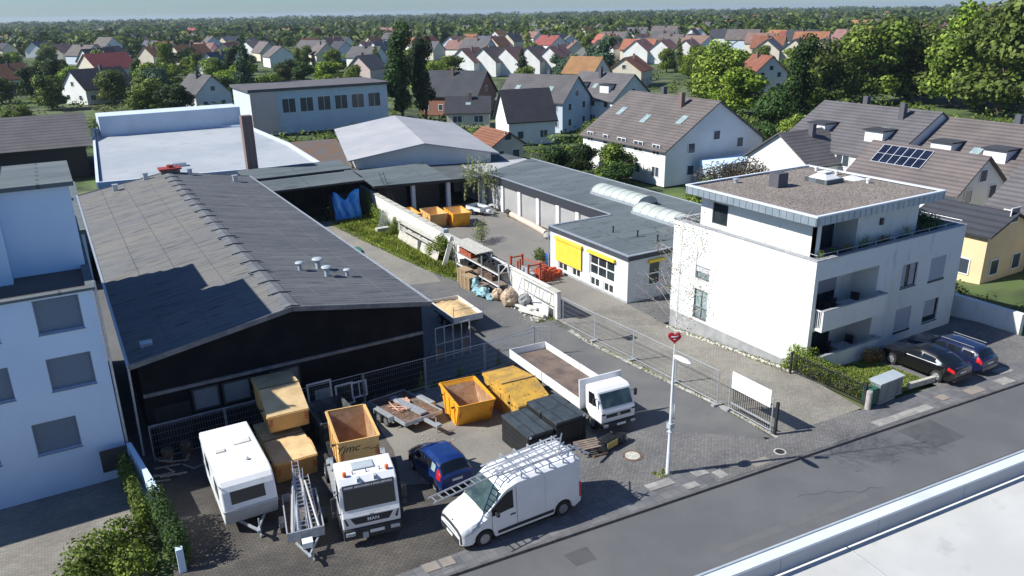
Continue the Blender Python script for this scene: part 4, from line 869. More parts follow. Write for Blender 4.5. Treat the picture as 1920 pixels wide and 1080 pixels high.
# industrial buildings behind the hall
t=T('warehouse','large flat white-roofed warehouse right behind the hall','building',(15,105,-1.1))
mb=MB(); mb.prism([(3.4,90),(26,87.5),(27,104),(26.5,126),(12,134),(6,137)],-1.1,3.0); mb.build('wall','wall_bluish',t,world=True)
mb=MB(); mb.prism([(3.7,90.3),(25.7,87.8),(26.7,104),(26.2,125.7),(12,133.7),(6.3,136.5)],3.003,3.3); mb.build('roof','pale_roof',t,world=True)
mb=MB(); 
pp=[(3.4,90),(26,87.5),(27,104),(26.5,126),(12,134),(6,137)]
for a,b in zip(pp,pp[1:]+pp[:1]): mb.bar((a[0],a[1],3.3),(b[0],b[1],3.3),.3,.62)
mb.build('parapet','wall_bluish',t,world=True)
mb=MB(); mb.box((6.5,128,3.3),(26.3,133.5,6.2)); mb.build('upper_storey','wall_bluish',t,world=True)
mb=MB(); mb.box((11.5,96,3.3),(13,97,3.7)); mb.build('roof_hatch','galv',t,world=True)
mb=MB(); mb.prism([(-.55,-.55),(.55,-.55),(.55,.55),(-.55,.55)],0,10.6); o=mb.build('factory_chimney','brown_chim'); o.location=(18.4,87.2,-1.1); tag(o,'square brown brick chimney rising behind the right eave of the hall','chimney')
t=T('gable_workshop','wide low workshop with a shallow grey gable roof behind the carports','building',(38,95,-1.1))
mb=MB(); V=[(29.8,87.3),(45.8,82.0),(53,108),(36.8,113)]
def gr(u,v,z):  # u across 0..1, v along 0..1
    a=Vector((*V[0],0)).lerp(Vector((*V[1],0)),u); b=Vector((*V[3],0)).lerp(Vector((*V[2],0)),u); p=a.lerp(b,v); return (p.x,p.y,z)
for v in (0.02,.98): mb.face([mb.av(gr(.02,v,-1.1)),mb.av(gr(.98,v,-1.1)),mb.av(gr(.98,v,3.5)),mb.av(gr(.5,v,5.0)),mb.av(gr(.02,v,3.5))])
for u in (.02,.98): mb.quad(gr(u,.02,-1.1),gr(u,.98,-1.1),gr(u,.98,3.5),gr(u,.02,3.5))
mb.build('wall','wall_white',t,world=True)
mb=MB(); 
for a,b in (((-.03,3.5),(.5,5.1)),((.5,5.1),(1.03,3.5))):
    mb.quad(gr(a[0],-.02,a[1]),gr(b[0],-.02,b[1]),gr(b[0],1.02,b[1]),gr(a[0],1.02,a[1])); mb.quad(gr(a[0],-.02,a[1]-.15),gr(b[0],-.02,b[1]-.15),gr(b[0],1.02,b[1]-.15),gr(a[0],1.02,a[1]-.15)); mb.quad(gr(a[0],-.02,a[1]),gr(b[0],-.02,b[1]),gr(b[0],-.02,b[1]-.15),gr(a[0],-.02,a[1]-.15))
mb.build('roof','gable_sheet',t,world=True,fix=False)
mb=MB()
for k in range(5): p=gr(-.005,.03+k*.05,2.3); q_=gr(-.005,.07+k*.05,2.3); mb.bar(p,q_,.05,.9)
mb.build('window','glass_light',t,world=True)
mb=MB(); mb.prism([(27,88.5),(31,87.5),(36,112),(28,113)],-1.1,2.35); o=mb.build('roof_link','moss_roof'); tag(o,'mossy brown low flat roof between the white-roofed warehouse and the gable workshop','building')
t=T('pale_office_block','pale pink and grey flat-roofed block behind the warehouse','building',(45,152,-1.1))
mb=MB(); mb.box((32,146,-1.1),(58,160,6.6)); mb.build('wall','wall_bluish',t,world=True); mb=MB(); mb.box((31.6,145.5,6.61),(58.5,160.5,7.1)); mb.build('roof','roof_grey',t,world=True); mb=MB(); mb.box((31.9,145.6,-1.1),(36.5,145.97,6.6)); mb.build('front_panel','wall_pink',t,world=True)
for k in range(6): window(t,37.5+k*3.3,40+k*3.3,2.6,5.2,lambda u,z,d:(u,146-.04+d,z),.02,'pvc_white','far_glass',cols=2)
# far left buildings
t=T('garage_court','low grey-green flat roofed block with pale blue walls at the far left','building',(-3,84,-1.1))
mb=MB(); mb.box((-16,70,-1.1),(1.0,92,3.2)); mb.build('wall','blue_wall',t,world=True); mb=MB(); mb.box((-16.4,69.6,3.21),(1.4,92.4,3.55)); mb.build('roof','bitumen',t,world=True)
t=T('dark_roof_hall','long grey pitched roof over dark open bays at the far left','building',(-14,140,-1.1))
mb=MB(); mb.box((-34,122,-1.1),(4,142,3.2)); mb.build('wall','interior_dark',t,world=True); mb=MB(); mb.prism([(121,3.2),(132,6.6),(143,3.2)],-35,5,'x'); mb.build('roof','roof_grey',t,world=True)
# far houses: (pixel positions were turned into ground points beforehand)
def where(x,y):
    a=math.degrees(math.atan2(x,y))-30.3; d=math.hypot(x,y); k=max(0,min(8,int((a+34)/68*9)))
    h=('at the far left edge','towards the left edge','above the warehouse','above the hall ridge','left of the centre','above the garage row','right of the centre','above the gravel roof','at the right edge')[k]
    return ('nearest belt of town trees' if 0 else '')+h+(', in the nearer gardens' if d<170 else ', in the middle distance' if d<260 else ', far off among houses' if d<480 else ', near the skyline')
def wsz(s): return 'small' if s<1.0 else 'medium' if s<1.3 else 'large' if s<1.6 else 'huge'
FAR=[(22.4, 322.9, 12, 16, 4, 5, -60, 'roof_red', 'wall_cream', 'long red-roofed house among trees at the upper left', None), (13.5, 235.7, 10, 14, 4, 4.5, -60, 'roof_dark', 'wall_white', 'dark-roofed white house just in front of the long red roof, upper left', None), (-7.5, 280.9, 10, 12, 4.5, 4, -50, 'roof_red', 'wall_bluish', 'red-roofed pale blue house cut by the left edge', None), (53.3, 283.1, 10, 12, 4.5, 5, -45, 'roof_blue', 'wall_white', 'slate-blue roofed house left of the blue-green conifer', None), (48.8, 412.0, 9, 10, 4, 4, -50, 'roof_orange', 'wall_cream', 'small orange-roofed house right of the long red roof', None), (32.8, 197.8, 9, 9, 4, 4, 20, 'roof_grey', 'wall_white', 'grey-roofed white house between the dark trees behind the warehouse', None), (58.8, 177.0, 8, 9, 3.5, 3, 30, 'roof_grey', 'wall_bluish', 'small grey-roofed bluish house right of the pale office block', None), (193.9, 718.8, 12, 16, 4, 4, -60, 'roof_dark', 'wall_grey', 'far dark-roofed house on the skyline left of centre', None), (127.9, 244.5, 10, 12, 5, 4.2, -58, 'roof_pink', 'wall_white', 'first house from the left in the middle brownish-pink roofed terrace', 'terrace with brownish-pink roofs'), (134.5, 241.5, 10, 12, 5, 4.2, -58, 'roof_taupe', 'wall_white', 'second house from the left in the middle brownish-pink roofed terrace', 'terrace with brownish-pink roofs'), (141.2, 238.4, 10, 12, 5, 4.2, -58, 'roof_pink', 'wall_white', 'third house from the left in the middle brownish-pink roofed terrace', 'terrace with brownish-pink roofs'), (147.9, 235.3, 10, 12, 5, 4.2, -58, 'roof_taupe', 'wall_white', 'fourth house from the left in the middle brownish-pink roofed terrace', 'terrace with brownish-pink roofs'), (154.7, 232.2, 10, 12, 5, 4.2, -58, 'roof_pink', 'wall_white', 'fifth house from the left in the middle brownish-pink roofed terrace', 'terrace with brownish-pink roofs'), (131.8, 182.3, 9, 10, 4.5, 4, 20, 'roof_orange', 'wall_white', 'bright orange-roofed house in the middle distance', None), (145.8, 180.8, 10, 12, 4.5, 3.5, -55, 'roof_red', 'wall_cream', 'dull red-roofed house right of the orange-roofed one', None), (215.2, 282.1, 10, 14, 5, 4, -58, 'roof_pink', 'wall_white', 'pink-roofed house with a bright white dormer wall, middle distance', None), (211.2, 255.6, 10, 13, 5, 4, -58, 'roof_pink', 'wall_white', 'left house in the far pink-roofed terrace right of centre', 'far pink-roofed terrace'), (217.8, 248.7, 10, 13, 5, 4, -58, 'roof_pink', 'wall_white', 'middle house in the far pink-roofed terrace right of centre', 'far pink-roofed terrace'), (224.4, 241.9, 10, 13, 5, 4, -58, 'roof_pink', 'wall_white', 'right house in the far pink-roofed terrace right of centre', 'far pink-roofed terrace'), (161.6, 146.7, 9, 10, 5, 4, -20, 'roof_red', 'wall_white', 'house with white gable and red roof between the right-hand trees', None), (245.6, 220.1, 10, 14, 5, 4, -58, 'roof_blue', 'wall_cream', 'leftmost house in the far right grey-roofed terrace between the trees', 'far right grey-roofed terrace'), (252.4, 213.0, 10, 14, 5, 4, -58, 'roof_grey', 'wall_cream', 'second house in the far right grey-roofed terrace between the trees', 'far right grey-roofed terrace'), (259.1, 206.1, 10, 14, 5, 4, -58, 'roof_blue', 'wall_cream', 'third house in the far right grey-roofed terrace between the trees', 'far right grey-roofed terrace'), (265.7, 199.3, 10, 14, 5, 4, -58, 'roof_grey', 'wall_cream', 'rightmost house in the far right grey-roofed terrace between the trees', 'far right grey-roofed terrace'), (495.1, 303.7, 12, 16, 5, 4, -58, 'roof_orange', 'wall_cream', 'orange-roofed house on the far right skyline', None), (195.5, 457.7, 10, 14, 4.5, 4, -58, 'roof_grey', 'wall_cream', 'grey-roofed house left of the middle terrace, far', None), (181.4, 417.4, 9, 10, 4, 4, 10, 'roof_orange', 'wall_white', 'orange-roofed small house left of the middle terrace, far', None), (140.2, 374.6, 9, 12, 4, 4, -55, 'roof_pink', 'wall_white', 'pinkish-roofed house behind the pale office block', None), (93.8, 252.2, 9, 10, 4, 4, -55, 'roof_grey', 'wall_pink', 'house with pink walls behind the pale office block, right end', None), (90.3, 139.9, 7, 8, 3, 2, 0, 'roof_grey', 'wall_bluish', 'low bluish house in front of the bluish-white gable', None), (70.0, 135.1, 7, 8, 3, 2.5, 60, 'roof_dark', 'wall_cream', 'low dark-roofed cream outbuilding left of the black-roofed house', None)]
RK=['roof_grey','roof_taupe','roof_dark','roof_red','roof_orange','roof_blue','roof_pink']; WK=['wall_white','wall_cream','wall_bluish']
RN={'roof_grey':'grey','roof_taupe':'brownish','roof_dark':'dark','roof_red':'red','roof_orange':'orange','roof_blue':'slate-blue','roof_pink':'pinkish'}
for row in "111,541,10,15,4.8,3.6,-58,5,1,0;546,798,11,14,4.6,4.0,-58,1,0,1;498,333,11,15,3.6,4.5,0,0,1,2;317,259,9,15,5.3,4.0,30,4,2,2;1153,623,10,11,4.5,3.8,-30,4,1,2;159,347,10,14,4.3,3.8,30,0,1,1;479,241,9,17,5.4,4.7,0,0,0,2;284,1163,10,15,4.5,3.9,-58,4,0,0;-19,727,10,11,4.7,4.5,30,6,1,0;198,289,9,12,3.6,3.5,-58,6,0,1;342,188,9,12,4.9,4.8,30,3,1,2;369,199,10,14,4.5,4.3,0,6,0,2;222,269,10,14,4.9,3.8,30,4,1,1;277,441,9,13,4.7,3.5,0,6,0,1;5,544,10,15,4.2,4.4,-30,5,0,0;-20,797,10,13,4.7,3.7,-58,3,1,0;738,523,11,11,5.1,4.8,-30,1,1,2;233,394,9,13,4.9,4.3,-58,0,1,1;455,252,9,16,5.4,3.6,-30,1,2,2;98,402,9,17,4.1,4.6,0,1,1,0;125,369,9,15,4.7,4.0,0,2,2,1;211,604,10,13,5.3,3.7,-58,5,2,1;191,272,11,11,4.4,4.5,-30,6,1,1;341,230,11,11,4.0,3.5,-30,6,0,2;343,213,10,11,5.0,3.7,30,1,0,2;339,533,11,15,4.2,3.8,0,5,0,1;326,912,10,16,3.8,4.5,-58,0,2,1;242,286,9,12,4.0,4.2,30,0,2,1;368,251,9,11,4.5,3.5,-30,0,2,2;225,733,10,15,4.7,4.0,-58,3,2,0;43,572,11,13,3.7,3.7,30,5,2,0;986,1147,11,11,4.8,4.5,30,4,2,1;398,759,10,15,3.6,4.1,30,1,0,1;674,386,11,16,4.0,4.1,-58,6,2,2;293,315,10,11,4.7,3.5,-58,1,2,2;-1,1464,9,17,3.9,3.5,-58,0,0,0;267,282,11,15,5.1,3.5,0,6,0,2;25,463,11,11,4.1,4.2,-58,1,0,0;400,454,11,17,4.0,4.3,30,6,2,1;695,372,9,17,5.2,4.8,30,6,2,2;78,700,11,12,4.5,4.1,-30,6,2,0;225,298,9,16,3.8,4.2,-58,6,1,1;307,397,11,17,4.1,3.8,30,1,0,1;510,707,10,17,4.3,4.4,-30,6,0,1;179,334,11,14,4.5,4.4,30,0,2,1;272,306,9,12,4.0,4.7,30,1,0,1;289,349,9,17,3.8,3.6,-58,4,0,1;987,916,9,16,4.1,4.0,0,3,0,2;-14,847,10,11,4.8,4.5,30,4,0,0;652,969,9,15,3.7,4.7,30,0,1,1;482,505,10,15,4.8,4.7,30,0,1,2;373,395,9,14,4.2,4.4,-30,6,0,2;77,738,11,14,3.7,4.2,30,6,2,0;263,380,10,13,3.9,3.6,-30,1,2,1;288,782,10,17,3.6,4.2,-58,6,1,1;321,210,10,16,3.6,4.1,-58,1,1,2;271,356,10,17,3.7,4.4,0,4,2,1;358,269,10,12,4.3,3.8,0,1,0,2;147,895,11,11,5.1,4.7,30,3,1,0;553,567,11,14,4.7,4.4,-58,0,0,2;269,466,10,12,4.6,3.5,0,5,0,1;1058,673,11,15,3.6,4.0,-58,6,0,2;829,1407,10,13,4.2,4.4,-58,6,0,1;314,299,10,16,5.4,4.6,30,1,2,2;119,391,10,16,4.9,4.0,30,0,2,0;101,594,9,14,4.9,4.1,30,0,1,0;243,641,10,15,3.9,3.5,-58,2,1,1;62,645,9,12,3.8,4.0,-58,0,0,0;73,1140,10,11,3.5,4.1,30,0,0,0;328,1556,10,17,5.3,3.8,30,5,0,0;61,514,10,11,3.6,4.4,30,5,1,0;254,445,9,13,5.5,3.9,-58,4,0,1;1065,1392,9,11,3.8,3.5,-58,1,1,1;56,355,10,16,5.3,4.7,-58,4,1,0;373,326,10,17,3.9,4.0,0,4,1,2;220,335,10,16,5.2,4.0,0,3,0,1;223,599,9,16,4.5,3.9,-58,6,2,1;1513,846,9,16,5.1,3.6,-30,0,1,2;79,389,10,17,5.2,4.1,-30,3,1,0;-48,1137,11,17,4.2,3.9,30,0,0,0;319,1501,9,15,4.7,3.5,-58,2,0,0;98,535,10,16,4.7,4.5,0,1,2,0;194,1409,11,11,3.5,4.8,-58,2,0,0;44,722,11,15,3.7,4.1,-30,3,2,0;376,477,9,16,4.7,4.6,-58,0,0,1;197,373,9,13,4.5,3.6,0,3,2,1;1135,925,10,12,5.2,3.6,-58,4,2,2;38,1029,9,17,5.0,4.6,-30,6,2,0;528,305,10,17,5.3,4.7,30,4,2,2;377,186,9,17,3.9,3.6,-30,1,1,2;716,1198,10,12,3.9,4.1,-58,3,2,1;324,290,9,11,4.1,4.0,-58,1,0,2;192,338,9,13,5.1,4.3,-58,4,1,1;580,329,11,12,5.4,3.9,-58,5,1,2;369,235,9,12,5.1,3.5,-58,6,0,2;565,861,9,12,5.0,4.1,30,6,0,1;432,753,9,17,5.2,4.3,-58,5,1,1;107,457,10,16,4.2,3.5,-58,1,0,0;425,233,11,13,5.0,3.9,-58,2,0,2;227,1770,10,17,5.3,4.1,-30,6,2,0;170,444,9,11,3.8,4.6,-58,4,1,1;357,718,9,12,4.6,4.3,-58,6,0,1;306,223,10,11,4.6,4.2,30,1,1,2;342,276,9,14,3.7,3.5,30,5,0,2;209,695,10,17,4.3,3.6,-58,0,1,0;198,640,9,11,4.0,4.8,-58,5,0,0;863,862,10,11,5.2,4.6,30,0,2,2;140,577,9,14,3.6,3.8,-58,1,0,0;964,594,11,15,4.8,3.7,-58,1,0,2;136,454,9,12,4.5,3.7,-58,4,0,0;429,894,9,11,3.7,3.9,30,3,0,1;1708,988,10,11,4.5,3.6,0,5,0,2;553,544,9,13,5.0,4.5,0,4,2,2;419,635,9,14,4.3,4.5,30,1,1,1;391,209,9,12,3.9,3.6,-58,4,0,2;129,1851,11,16,5.5,4.4,0,2,0,0;233,442,9,15,3.9,4.1,0,3,1,1;346,289,10,15,4.2,4.8,30,2,0,2;46,616,11,13,4.8,3.9,30,5,0,0;327,509,10,11,4.4,4.6,30,0,0,1;602,415,11,13,3.9,4.2,-58,4,2,2;514,496,9,14,4.3,4.0,-30,0,2,2;101,988,10,15,3.8,3.6,30,4,1,0;267,1664,11,13,4.4,4.0,-30,1,2,0;162,481,10,17,3.9,3.7,30,2,0,0;80,1120,11,14,5.1,4.0,30,1,2,0;167,663,10,14,4.8,4.4,30,2,0,0;277,318,11,11,5.3,4.5,30,0,0,1;109,345,10,11,4.8,4.3,0,1,1,0;113,690,9,15,3.6,4.7,0,1,0,0;277,658,10,17,4.0,4.2,30,6,0,1;411,552,10,13,5.2,4.3,-30,6,0,1;431,294,10,16,3.9,3.6,30,0,2,2;667,474,11,13,4.0,4.6,-30,0,0,2;261,607,9,12,4.0,4.4,30,0,0,1;117,631,10,12,4.9,3.8,-30,3,0,0;58,443,10,14,4.7,4.3,30,3,0,0;17,603,10,11,3.9,4.2,30,5,0,0;213,519,10,13,4.7,4.5,-58,4,1,1;1000,677,9,13,3.8,3.9,-30,6,0,2;552,373,10,15,5.1,3.8,-58,6,1,2;199,734,10,17,4.8,4.7,30,6,1,0;286,617,9,13,3.9,4.6,-30,0,1,1;421,611,11,12,4.3,3.8,30,6,1,1;98,1594,10,12,4.5,3.7,-58,6,0,0;364,213,10,13,3.6,3.9,30,1,1,2;24,382,10,14,4.0,4.8,-58,2,0,0;595,641,9,13,4.2,3.6,-30,1,0,2;117,615,11,13,5.0,3.7,-30,5,1,0;1196,602,11,14,4.4,4.2,0,4,2,2;123,535,10,13,3.6,3.7,-30,0,0,0;943,756,11,12,4.9,4.3,30,0,1,2;183,1105,11,16,4.5,4.5,-58,0,1,0;340,364,9,11,4.7,4.6,-58,0,0,2;346,344,10,15,4.6,4.4,30,2,0,2;1287,1278,9,15,3.8,3.5,0,3,1,2;22,440,10,16,4.4,4.4,30,1,2,0;178,350,10,12,4.3,3.6,30,6,0,1;274,407,9,11,3.6,3.9,-58,5,1,1;133,336,9,15,4.8,4.5,-58,5,0,1;90,346,11,12,4.5,3.9,0,1,0,0;116,311,9,14,4.5,3.8,30,0,0,1;-14,559,9,14,4.5,3.5,30,2,1,0;488,367,11,16,4.1,4.2,30,0,0,2;996,537,9,16,4.6,4.5,0,1,0,2;16,509,10,17,3.5,3.6,-30,5,0,0;180,392,10,13,4.4,4.3,-58,3,1,1;228,409,11,16,3.9,3.6,30,5,2,1;454,824,10,11,4.0,4.3,0,4,0,1;281,693,10,17,4.4,4.1,30,6,1,1;207,500,9,17,5.0,3.5,30,0,2,1;323,584,10,14,3.9,4.0,-30,6,0,1;936,565,11,16,4.9,4.8,-58,4,0,2;40,546,11,13,5.2,4.7,30,1,0,0;70,400,10,13,4.4,4.7,30,6,0,0;434,568,10,12,3.7,3.8,-58,4,0,1;133,405,9,14,5.0,4.6,-58,6,2,0;-25,551,11,12,3.8,3.9,0,0,1,0;260,752,10,12,3.9,4.3,-58,5,2,1;472,346,10,12,4.2,3.6,30,4,1,2;87,428,10,11,3.8,3.9,0,1,0,0;374,1152,9,14,4.3,3.9,30,0,2,0;1093,546,9,16,4.2,4.6,30,4,0,2;-22,619,10,14,4.4,4.1,-30,2,0,0;695,763,11,17,4.1,4.0,-58,1,1,1;3,770,9,16,4.4,4.5,-58,5,2,0;486,319,9,17,3.7,3.6,-58,2,0,2;1087,1186,9,16,3.6,4.2,-30,1,1,2;262,317,11,11,3.9,4.2,-58,1,2,1;32,415,10,14,4.8,3.7,-30,2,1,0;12,466,10,13,5.1,3.8,-30,6,1,0;802,706,10,12,4.3,3.9,30,4,2,2;1113,1332,11,14,3.6,4.3,0,6,1,1;359,438,10,14,5.2,3.7,30,0,0,1;345,261,10,12,5.2,4.4,0,6,1,2;-51,1184,9,17,4.4,4.2,30,3,0,0;388,294,9,14,4.5,3.6,-30,3,1,2;86,631,10,13,5.5,4.1,-58,0,0,0;389,566,10,13,3.5,3.5,-58,3,0,1;94,736,11,14,4.5,4.2,-58,6,0,0;527,551,10,14,4.2,4.5,30,6,2,2;69,673,11,11,5.3,4.6,-30,6,0,0;855,449,9,11,3.9,4.5,-58,4,0,2;355,304,11,11,4.0,4.0,30,3,2,2;272,244,11,13,4.5,4.5,30,3,1,2;283,1045,10,16,4.0,3.7,30,1,0,0;339,470,11,17,4.7,4.6,-58,4,1,1;436,219,10,12,4.8,3.8,-30,6,1,2;608,448,9,17,4.8,4.0,0,4,0,2;364,416,9,17,5.3,4.5,30,1,0,1;296,271,10,12,4.9,4.2,30,6,1,2;208,412,11,17,3.7,4.2,-58,6,2,1;1409,981,11,15,4.7,3.9,0,3,0,2;880,789,11,12,5.5,4.5,-30,4,1,2;557,879,11,16,5.0,3.6,30,0,2,1".split(';'):
    a=[float(q) for q in row.split(',')]; rf=RK[int(a[7])]; sd=('left','middle','right')[int(a[9])]
    FAR.append((*a[:7],rf,WK[int(a[8])],{'wall_white':'white','wall_cream':'cream','wall_bluish':'bluish'}[WK[int(a[8])]]+' house with '+RN[rf]+' roof '+('facing sideways ' if a[6]==-58 else 'turned gable-on ' if a[6]==30 else '')+where(a[0],a[1]),RN[rf]+'-roofed houses of the far town'))
for i,(x,y,w,d,hw,hr,rot,rf,wl_,lab,grp) in enumerate(FAR):
    house(x,y,w,d,hw,hr,rot,rf,wl_,lab,win=(math.hypot(x,y)<240),skyl=1 if i%3==0 and math.hypot(x,y)<260 else 0,chim=1,group=grp)
# ---------------- trees ----------------
CR={}
for k,s,n,sz in (('broad',1,6500,.30),('broad',2,6500,.30),('broad',3,5500,.34),('tall',4,6000,.28),('cone',5,5500,.24),('column',6,2600,.14),('bush',7,1800,.13),('bush',8,1500,.15)):
    CR[(k,s)]=crown(k,s,n,sz)
TP={}
def treemesh(key,leaf,parts):
    kk=(key,leaf,parts)
    if kk in TP: return TP[kk]
    m=CR[key]; me=bpy.data.meshes.new('crown'); me.from_pydata(m.v,[],m.f); me.materials.append(MT[leaf]); 
    tm=MB(); q=random.Random(key[1]); h=7 if key[0] in('broad','tall','cone') else 3
    if key[0]=='bush':
        for k in range(5): tm.tube((0,0,0),(q.uniform(-.4,.4),q.uniform(-.4,.4),.8),.03,.015,5)
    else: limbs(tm,h,.24 if key[0]!='column' else .08,q,1.9 if key[0] in('broad',) else (1.1 if key[0]=='tall' else .3),7)
    te=bpy.data.meshes.new('trunk'); te.from_pydata(tm.v,[],tm.f); te.materials.append(MT['bark'])
    TP[kk]=(me,te); return TP[kk]
def tree(x,y,s,key,leaf,label,group=None,name='broadleaf_tree',cat='tree',z=None,sx=1):
    me,te=treemesh(key,leaf,1); z=zt(y)-.1 if z is None else z
    r=bpy.data.objects.new(name,None); COL.objects.link(r); tag(r,label,cat,group); r.location=(x,y,z); r.rotation_euler=(0,0,rnd.uniform(0,6.28)); r.scale=(s*sx,s*sx,s)
    for nm,m in (('crown',me),('trunk',te)):
        o=bpy.data.objects.new(nm if cat!='shrub' else {'crown':'foliage','trunk':'stem'}[nm],m); COL.objects.link(o); o.parent=r
    return r
def fartree(x,y,s,key,leaf,label,group,sx=1):
    kk=('far',key,leaf)
    if kk not in TP:
        a,b=treemesh(key,leaf,1); m=CR[key]; n=len(m.v); v=list(m.v); f=[tuple(q) for q in m.f]; nv=len(v)
        v+=[tuple(p.co) for p in b.vertices]; f2=[tuple(i+nv for i in p.vertices) for p in b.polygons]
        me=bpy.data.meshes.new('tree'); me.from_pydata(v,[],f+f2); me.materials.append(MT[leaf]); me.materials.append(MT['bark'])
        me.polygons.foreach_set('material_index',[0]*len(f)+[1]*len(f2)); TP[kk]=me
    o=bpy.data.objects.new('tree',TP[kk]); COL.objects.link(o); tag(o,label,'tree',group); o.location=(x,y,-1.2); o.rotation_euler=(0,0,rnd.uniform(0,6.28)); o.scale=(s*sx,s*sx,s); return o
TREES=[(61.8, 148.2, 1.75, 0.8, ('tall', 4), 'leaf_dark', 'tall dark evergreen standing right of the pale office block', None), (66.7, 147.5, 1.5, 0.7, ('tall', 4), 'leaf_dark', 'slightly shorter dark evergreen touching the right side of the tall one', None), (20.8, 194.6, 1.1, 1.5, ('broad', 1), 'leaf_mid', 'wide mid-green tree behind the warehouse roof, left of the factory chimney', None), (23.8, 180.8, 1.0, 1.3, ('broad', 2), 'leaf_dark', 'dark tree in front of the wide mid-green one behind the warehouse', None), (35.0, 162.0, 1.75, 0.75, ('cone', 5), 'leaf_blue', 'tall blue-green conifer left of the pale office block', None), (77.4, 241.0, 1.0, 1.6, ('broad', 3), 'leaf_lime', 'lime-yellow wide tree behind the pale office block', None), (65.6, 229.0, 1.1, 1.1, ('broad', 1), 'leaf_dark', 'dark tree left of the lime-yellow one', None), (2.0, 222.4, 1.1, 1.2, ('broad', 2), 'leaf_olive', 'olive tree left of the dark-roofed white house', None), (-2.2, 257.3, 1.2, 1.1, ('broad', 3), 'leaf_dark', 'dark tree over the grey roof at the left', None), (-4.5, 174.1, 0.8, 1.1, ('broad', 1), 'leaf_mid', 'tree by the dark open bays at the left', None), (132.1, 131.2, 1.9, 1.1, ('broad', 1), 'leaf_fresh', 'big fresh green tree above the steep roof, left end of the right-hand trees', None), (120.6, 115.9, 1.3, 1.3, ('broad', 3), 'leaf_lime', 'lime green tree just right of the large steep roof', None), (137.2, 141.7, 1.4, 1.1, ('broad', 2), 'leaf_mid', 'mid green tree behind the large steep roof', None), (110.4, 91.6, 1.5, 0.9, ('tall', 4), 'leaf_dark', 'dark tall tree in the gap right of the large steep roof', None), (98.9, 86.0, 1.2, 1.0, ('broad', 2), 'leaf_dark', 'darkest tree in the gap between the steep roof and the long terrace', None), (145.1, 114.1, 1.9, 1.0, ('broad', 1), 'leaf_olive', 'olive tree over the left end of the long grey terrace', None), (119.6, 97.1, 1.4, 0.9, ('broad', 3), 'leaf_mid', 'mid green tree at the left end of the long terrace', None), (156.1, 111.7, 2.3, 1.1, ('broad', 2), 'leaf_mid', 'big mid-green tree behind the left half of the long terrace', None), (167.6, 109.2, 2.5, 1.15, ('broad', 1), 'leaf_olive', 'tallest olive crown behind the middle of the long terrace', None), (165.3, 97.8, 2.2, 1.05, ('broad', 3), 'leaf_mid', 'mid-green crown behind the long terrace, right of the tallest one', None), (160.0, 84.9, 2.9, 1.1, ('broad', 2), 'leaf_olive', 'huge yellowish crown at the right edge behind the long terrace', None), (229.5, 129.4, 2.9, 1.1, ('broad', 1), 'leaf_lime', 'yellow-green crown rising above the others at the far right', None), (177.5, 88.0, 2.9, 1.0, ('broad', 3), 'leaf_mid', 'crown cut by the right edge above the long terrace', None), (205.2, 151.4, 2.0, 1.2, ('broad', 1), 'leaf_olive', 'olive crown farther back above the long terrace', None), (234.8, 150.8, 2.1, 1.2, ('broad', 2), 'leaf_mid', 'mid-green crown farther back, above the tallest olive one', None), (67.3, 91.5, 0.8, 1.0, ('broad', 2), 'leaf_mid', 'round tree behind the long garage roof', None), (60.3, 84.3, 0.55, 1.2, ('broad', 3), 'leaf_dark', 'low dark tree beside the garage roof', None), (92.7, 117.7, 0.75, 0.9, ('tall', 4), 'leaf_fresh', 'slim fresh green tree beside the steep brown-grey roof', None), (65.5, 80.7, 0.5, 1.1, ('broad', 1), 'leaf_mid', 'small tree at the foot of the steep roofed house', None), (83.9, 74.5, 0.75, 1.1, ('broad', 2), 'leaf_dark', 'shaded tree between the annex and the long terrace', None), (90.0, 75.1, 0.9, 1.0, ('broad', 1), 'leaf_mid', 'leafy tree left of the white terrace end wall', None), (186.8, 211.7, 1.1, 1.0, ('broad', 3), 'leaf_mid', 'tree between the pink-roofed terrace and the red roof', None), (101.6, 208.5, 0.8, 1.2, ('broad', 2), 'leaf_fresh', 'fresh green tree above the black-roofed little house, left', None), (62.2, 109.9, 0.35, 1.5, ('broad', 1), 'leaf_mid', 'low bush-like tree in front of the white gable', None)]
LN={'leaf_dark':'dark green','leaf_mid':'mid green','leaf_olive':'olive green','leaf_fresh':'fresh green','leaf_lime':'yellow-green','leaf_blue':'blue-green'}
KS=[('broad',1),('broad',2),('broad',3),('tall',4),('cone',5)]; LK=list(LN)
